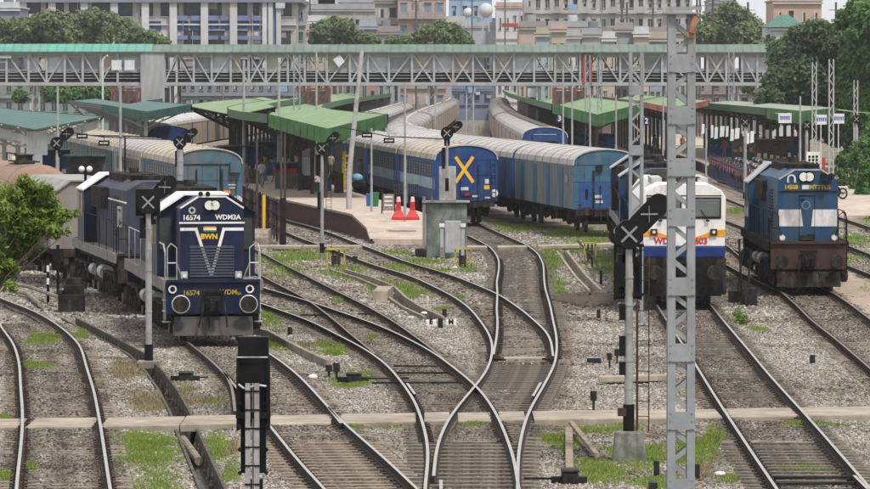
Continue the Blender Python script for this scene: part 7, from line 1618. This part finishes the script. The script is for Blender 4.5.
for k, (x0, y0, x1, y1, D) in enumerate(((0, 5, 870, 12, 560), (400, 2, 690, 18, 500), (560, 0, 640, 30, 300))):
    pass
b = MB(); a = at(125, 136, 216); b.beam((a[0], a[1], -.2), a, .08); c = at(92, 135.5, 216); b.beam(a, c, .06); c2 = at(161, 137.5, 216); b.beam(a, c2, .06); tag(b.build('cable_gantry', BLACK), 'thin black T shaped gantry in front of the cream coach', 'gantry')
# floodlights on the wagon behind locomotive
X, Y, Z = at(85, 169, 172); r = empty('floodlight_pair', (X, Y, 0), 0, 'pair of round lamps on a post behind the second locomotive', 'lamp'); b = MB(); b.tube((0,.2,-.2),(0,.2,Z),.05); b.beam((-.15,.2,Z),(.25,.2,Z),.05); b.build('post', BLACK, r)
for x in (-.12, .16): b = MB(); b.ball((x,0,Z), .11, .09, .11, 12, 8); b.build('lamp', WHITE, r, smooth=True)

# ---- people waiting under the canopies (one continuous skinned body each)
SKIN = mat('skin_brown', (.20,.105,.065), .6, var=.05)
def person(label, x, y, z0, rz, cloth, trouser, h=1.68, arm=.25, stride=.12):
    r = empty('person', (x, y, z0), rz, label, 'person', 'people on the platforms')
    J = {'pel': (0,0,.93), 'che': (0,0,1.30), 'nec': (0,0,1.46), 'hea': (0,-.01,1.60), 'top': (0,-.01,1.69)}
    V = [J['pel'], J['che'], J['nec'], J['hea'], J['top']]; E = [(0,1),(1,2),(2,3),(3,4)]; Rr = [.15,.16,.055,.095,.075]
    for s in (-1, 1):
        i = len(V); V += [(s*.18,0,1.38),(s*(.24),.02,1.12),(s*(.24+arm*.2),-.10*arm*4,.90),(s*(.24+arm*.2),-.12*arm*4,.80)]; E += [(1,i),(i,i+1),(i+1,i+2),(i+2,i+3)]; Rr += [.065,.05,.038,.042]
        i = len(V); V += [(s*.10,0,.86),(s*.11,-s*stride*.5,.48),(s*.11,s*stride,.08),(s*.11,s*stride-.13,.03)]; E += [(0,i),(i,i+1),(i+1,i+2),(i+2,i+3)]; Rr += [.095,.07,.045,.04]
    k = h/1.69; me = bpy.data.meshes.new('body'); me.from_pydata([tuple(c*k for c in v) for v in V], E, []); o = bpy.data.objects.new('body', me); C.objects.link(o); o.parent = r
    md = o.modifiers.new('skin', 'SKIN'); 
    for i, q_ in enumerate(me.skin_vertices[0].data): q_.radius = (Rr[i]*k, Rr[i]*k*.8); q_.use_root = (i == 0)
    sb = o.modifiers.new('sub', 'SUBSURF'); sb.levels = 1; sb.render_levels = 1
    dg = bpy.context.evaluated_depsgraph_get(); m2 = bpy.data.meshes.new_from_object(o.evaluated_get(dg)); o.modifiers.clear(); o.data = m2
    m2.materials.clear(); [m2.materials.append(q_) for q_ in (SKIN, cloth, trouser)]
    for p in m2.polygons:
        c = p.center; p.use_smooth = True
        p.material_index = 0 if c.z > 1.44*k or (abs(c.x) > .20*k and c.z < 1.08*k and c.z > .7*k) else (1 if c.z > .90*k else (2 if c.z > .08*k else 0))
    b = MB(); b.ball((0, .012*k, 1.645*k), .092*k, .10*k, .085*k, 12, 8); b.build('hair', BLACK, r, smooth=True)
    return r
CL = [mat('cloth_'+n_, c, .85, var=.15, scale=8) for n_, c in (('white', (.6,.6,.58)), ('orange', (.55,.22,.04)), ('blue', (.06,.12,.32)), ('red', (.42,.04,.05)), ('grey', (.18,.18,.19)), ('green', (.06,.18,.10)), ('cream', (.5,.44,.34)))]
for k, (px, py, z, c, t_, lab) in enumerate((
    (262, 188, .84, 0, 4, 'person in a white shirt under the canopy, left of the bins'), (275, 182, .84, 2, 4, 'person in a blue shirt standing deeper under the canopy'), (247, 190, .84, 4, 4, 'person in grey walking at the left end of the canopy shade'),
    (270, 175, .84, 3, 4, 'person in a red top far under the central canopy'), (331, 178, .84, 6, 4, 'person in a cream shirt behind the platform signal'), (361, 187, .84, 4, 4, 'person in grey behind the hand cart'),
    (682.5, 129, .84, 1, 1, 'person in orange left of the thick lattice mast'), (752, 146, .5, 1, 6, 'person in orange beneath the far right canopy'), (762, 150, .5, 4, 4, 'person in grey beneath the far right canopy'), (774, 150, .5, 0, 4, 'person in a white shirt at the right end of the canopy'), (790, 152, .5, 6, 4, 'person in cream cloth at the right end of the canopy'), (655, 133, .84, 5, 4, 'person in green left of the thick mast'), (736, 148, .5, 2, 4, 'person in blue beneath the far right canopy'), (724, 145, .5, 3, 4, 'person in red beneath the far right canopy'))):
    X, D = gp(px, py, z); D = min(D, 420); X = xat(px, D); person(lab, X, D, z, random.Random(k).uniform(-1, 1), CL[c], CL[t_])
for k, (px, py, z, c, t_, lab) in enumerate(((252, 180, .84, 6, 4, 'person in cream under the canopy beside the fence posts'), (266, 181, .84, 5, 2, 'person in a green top between the white and the blue shirted ones'), (284, 179, .84, 0, 2, 'person in a white shirt right of the rusty post pair'), (299, 174, .84, 3, 4, 'person in red before the pale booth'), (325, 176, .84, 4, 2, 'person in grey just left of the platform signal lamp'), (240, 183, .84, 1, 6, 'person in orange at the left end of the central platform'), (336, 173, .84, 2, 4, 'person in blue behind the lattice crates'))):
    X, D = gp(px, py, z); person(lab, X, D, z, k*1.3, CL[c], CL[t_], h=1.6+.02*k)
# hanging white cloths and the parked motorcycles on the far right platform
for k, (px, pt, pb) in enumerate(((712, 125, 138), (716, 127, 139), (722, 126, 137), (727, 126, 137), (732, 129, 141), (737, 128, 139), (748, 133, 144), (752, 131, 143), (745, 128, 136), (703, 124, 134))):
    D = 370-k*3; X = xat(px, D); z0, z1 = zat(pb, D), zat(pt, D); q = MB(); w_ = .11+.04*(k % 3); q.add([(-w_,0,z0),(w_*.8,.05,z0+.05),(w_,.1,z1),(-w_*.7,.05,z1),(-w_,.06,z0),(w_*.8,.11,z0+.05),(w_,.16,z1),(-w_*.7,.11,z1)], [(0,1,2,3),(7,6,5,4),(0,4,5,1),(1,5,6,2),(2,6,7,3),(3,7,4,0)])
    o = q.build('hanging_cloth', SIGNW); o.location = (X, D, 0); tag(o, 'white cloth hanging under the far right canopy, %s of ten from its list' % ORD[k] if False else ['second white cloth from the left of the row under the far right canopy','third white cloth from the left under the far right canopy','fourth white cloth from the left under the far right canopy','fifth white cloth from the left under the far right canopy','sixth white cloth from the left under the far right canopy','seventh white cloth from the left under the far right canopy','rightmost white cloth under the far right canopy','ninth white cloth from the left under the far right canopy','eighth white cloth from the left under the far right canopy','leftmost white cloth under the far right canopy'][k], 'cloth', 'white cloths hanging under the far right canopy')
def moto(x, y, z, rz, m):
    r = empty('motorcycle', (x, y, z), rz, 'parked motorcycle in the long row left of the far right platform', 'motorcycle', 'motorcycles parked in a row')
    for yy in (-.62, .62):
        b = MB(); n = 14
        for k in range(n): a0, a1 = 2*PI*k/n, 2*PI*(k+1)/n; b.tube((0, yy+.29*math.cos(a0), .31+.29*math.sin(a0)), (0, yy+.29*math.cos(a1), .31+.29*math.sin(a1)), .05, 5, cap=False)
        for k in range(5): a0 = PI*k/5; b.tube((0, yy+.27*math.cos(a0), .31+.27*math.sin(a0)), (0, yy-.27*math.cos(a0), .31-.27*math.sin(a0)), .008, 4)
        b.build('wheel', BLACK, r)
    b = MB(); b.ball((0,-.15,.78), .15, .28, .14, 10, 6); b.build('tank', m, r, smooth=True)
    b = MB(); b.box(-.12,.12,.1,.75,.74,.84); b.build('seat', BLACK, r, bevel=.03)
    b = MB(); b.box(-.12,.12,-.15,.3,.25,.6); b.beam((0,-.62,.31),(0,-.4,.95),.06); b.beam((0,.62,.31),(0,.2,.6),.06); b.tube((.15,0,.3),(.15,.7,.35),.045,6); b.build('engine_frame', GRIME, r)
    b = MB(); b.path([(-.34,-.25,1.02),(-.2,-.4,1.0),(.2,-.4,1.0),(.34,-.25,1.02)], .02); b.ball((0,-.5,.92), .09, .07, .09, 8, 6); b.build('handlebar', LIGHTG, r)
    return r
pr = [moto(21, 300, .5, .4, NAVYD), moto(21, 301, .5, .4, BROWNM), moto(21, 302, .5, .4, BLACK)]
g_ = random.Random(12); n = 0
for row in range(3):
    for k in range(18):
        y = 272+k*5.0+row*1.2; x = 19.9+.018*(y-258)+row*1.25+g_.uniform(-.1, .1); rz = -1.2+g_.uniform(-.15, .15); zz = .5*min(1, (y-258)/10)
        if n < 3: o = pr[n]; o.location = (x, y, zz); o.rotation_euler = (0,0,rz)
        else: o = place_copy(pr[g_.randrange(3)], (x, y, zz), rz)
        o['label'] = 'parked motorcycle, %s from the near end of the %s row from the left' % (ORD[k], ORD[row])
        n += 1
r = empty('platform_fence', (0,0,0), 0, 'blue and rusty barrier along the row of parked motorcycles', 'fence'); b = MB(); b2 = MB()
for k in range(46):
    y = 262+k*2.4; x = 19.3+.0165*(y-258); b = MB(); b.box(x-.04,x+.04,y-.04,y+.04,-.2,1.75); b.build('post', MATS['fence_blue'], r)
    if k: b2.beam((x-.04,y-2.4,1.35),(x,y,1.35),.05); b2.beam((x-.04,y-2.4,.85),(x,y,.85),.05); b2.beam((x-.04,y-2.4,.4),(x,y,1.5),.04)
b2.build('rails', RSTEEL, r)
# far station tracks
for k, (P, lab) in enumerate((([(3.2,330),(2.8,420),(4.2,560),(6.5,800)], 'empty track between the central trains'), ([(5.0,420),(5.2,520),(7.2,700)], 'second empty track between the central trains'))):
    c = np.array(densify(P, 3)); r = empty('railway_track', (0,0,0), 0, lab, 'railway track', 'railway tracks of the yard')
    for d_ in (-.84, .84): rail('rail', np.stack([c[:, 0]+d_, c[:, 1]], 1), RAIL_DULL, r)

# dark stalls, trunks and kiosks in the shade of the canopies
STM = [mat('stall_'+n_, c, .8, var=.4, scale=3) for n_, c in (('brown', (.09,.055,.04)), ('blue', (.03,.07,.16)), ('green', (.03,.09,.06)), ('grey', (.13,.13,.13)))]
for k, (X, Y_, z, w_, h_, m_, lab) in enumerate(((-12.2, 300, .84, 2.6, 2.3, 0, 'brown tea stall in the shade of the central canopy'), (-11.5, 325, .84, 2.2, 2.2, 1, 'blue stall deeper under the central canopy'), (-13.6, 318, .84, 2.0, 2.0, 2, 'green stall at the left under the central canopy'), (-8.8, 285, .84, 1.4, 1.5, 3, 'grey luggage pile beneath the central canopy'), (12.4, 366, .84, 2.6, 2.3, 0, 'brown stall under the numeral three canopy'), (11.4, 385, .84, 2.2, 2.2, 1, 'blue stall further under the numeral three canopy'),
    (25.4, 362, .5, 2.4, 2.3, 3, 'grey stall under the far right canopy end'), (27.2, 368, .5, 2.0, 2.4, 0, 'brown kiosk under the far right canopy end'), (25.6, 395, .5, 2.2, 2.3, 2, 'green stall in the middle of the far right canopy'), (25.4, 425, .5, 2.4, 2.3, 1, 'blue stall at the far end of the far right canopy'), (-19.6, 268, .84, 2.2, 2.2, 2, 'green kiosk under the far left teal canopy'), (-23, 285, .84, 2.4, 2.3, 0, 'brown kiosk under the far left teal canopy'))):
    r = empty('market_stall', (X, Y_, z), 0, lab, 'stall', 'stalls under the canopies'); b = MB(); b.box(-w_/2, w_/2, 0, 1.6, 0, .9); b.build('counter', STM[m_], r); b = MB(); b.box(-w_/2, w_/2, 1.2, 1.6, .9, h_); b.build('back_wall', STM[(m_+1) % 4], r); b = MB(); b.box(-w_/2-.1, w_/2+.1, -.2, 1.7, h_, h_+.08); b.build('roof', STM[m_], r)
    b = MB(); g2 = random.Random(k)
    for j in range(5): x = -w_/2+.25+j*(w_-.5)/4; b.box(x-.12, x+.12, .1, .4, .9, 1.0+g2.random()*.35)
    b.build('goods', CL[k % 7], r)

# stretcher rods of the points, fishplates at rail joints
def rod_px(label, pts, w_=.05, z=-.08):
    P = [gp(x, y, z) for x, y in pts]; q = MB()
    for a, b_ in zip(P[:-1], P[1:]): q.beam((*a, z), (*b_, z), w_, .05)
    tag(q.build('point_rod', PM), label, 'rod', 'point rods')
rod_px('upper point rod between the rails above the crossing', [(394,366),(437,366.5)]); rod_px('middle point rod between the rails above the crossing', [(396,373),(450,373)]); rod_px('lower point rod running from the black machine to the crossing rails', [(372,383),(462,382.5)])
rod_px('thick point rod at the bottom right of the straight track', [(778,484),(862,483)], .16, -.10); rod_px('second point rod at the bottom right of the straight track', [(774,478),(856,477.5)], .07, -.08)
rod_px('short rod by the platform track', [(300,315),(324,315)], .06); rod_px('pale rod across the branch track', [(358,314),(372,314)], .1)
rod_px('rod between left blade and rail above the slab', [(492,359),(505,360)], .07); rod_px('rod between right blade and rail above the slab', [(543,359),(556,360)], .07)
# ================================================================ HAZE (a closed box of air round everything)
hz = MB(); hz.box(-700, 700, -40, 1320, -1.7, 62); ho = hz.build('haze'); tag(ho, 'pale damp air over the station', None, None, 'stuff')
hm = bpy.data.materials.new('haze_air'); hm.use_nodes = True; n = hm.node_tree.nodes; n.clear(); ou = n.new('ShaderNodeOutputMaterial'); pv = n.new('ShaderNodeVolumePrincipled')
pv.inputs['Color'].default_value = (.90, .93, .97, 1); pv.inputs['Density'].default_value = 0.00010; pv.inputs['Anisotropy'].default_value = .2
hm.node_tree.links.new(pv.outputs[0], ou.inputs['Volume']); ho.data.materials.clear(); ho.data.materials.append(hm)
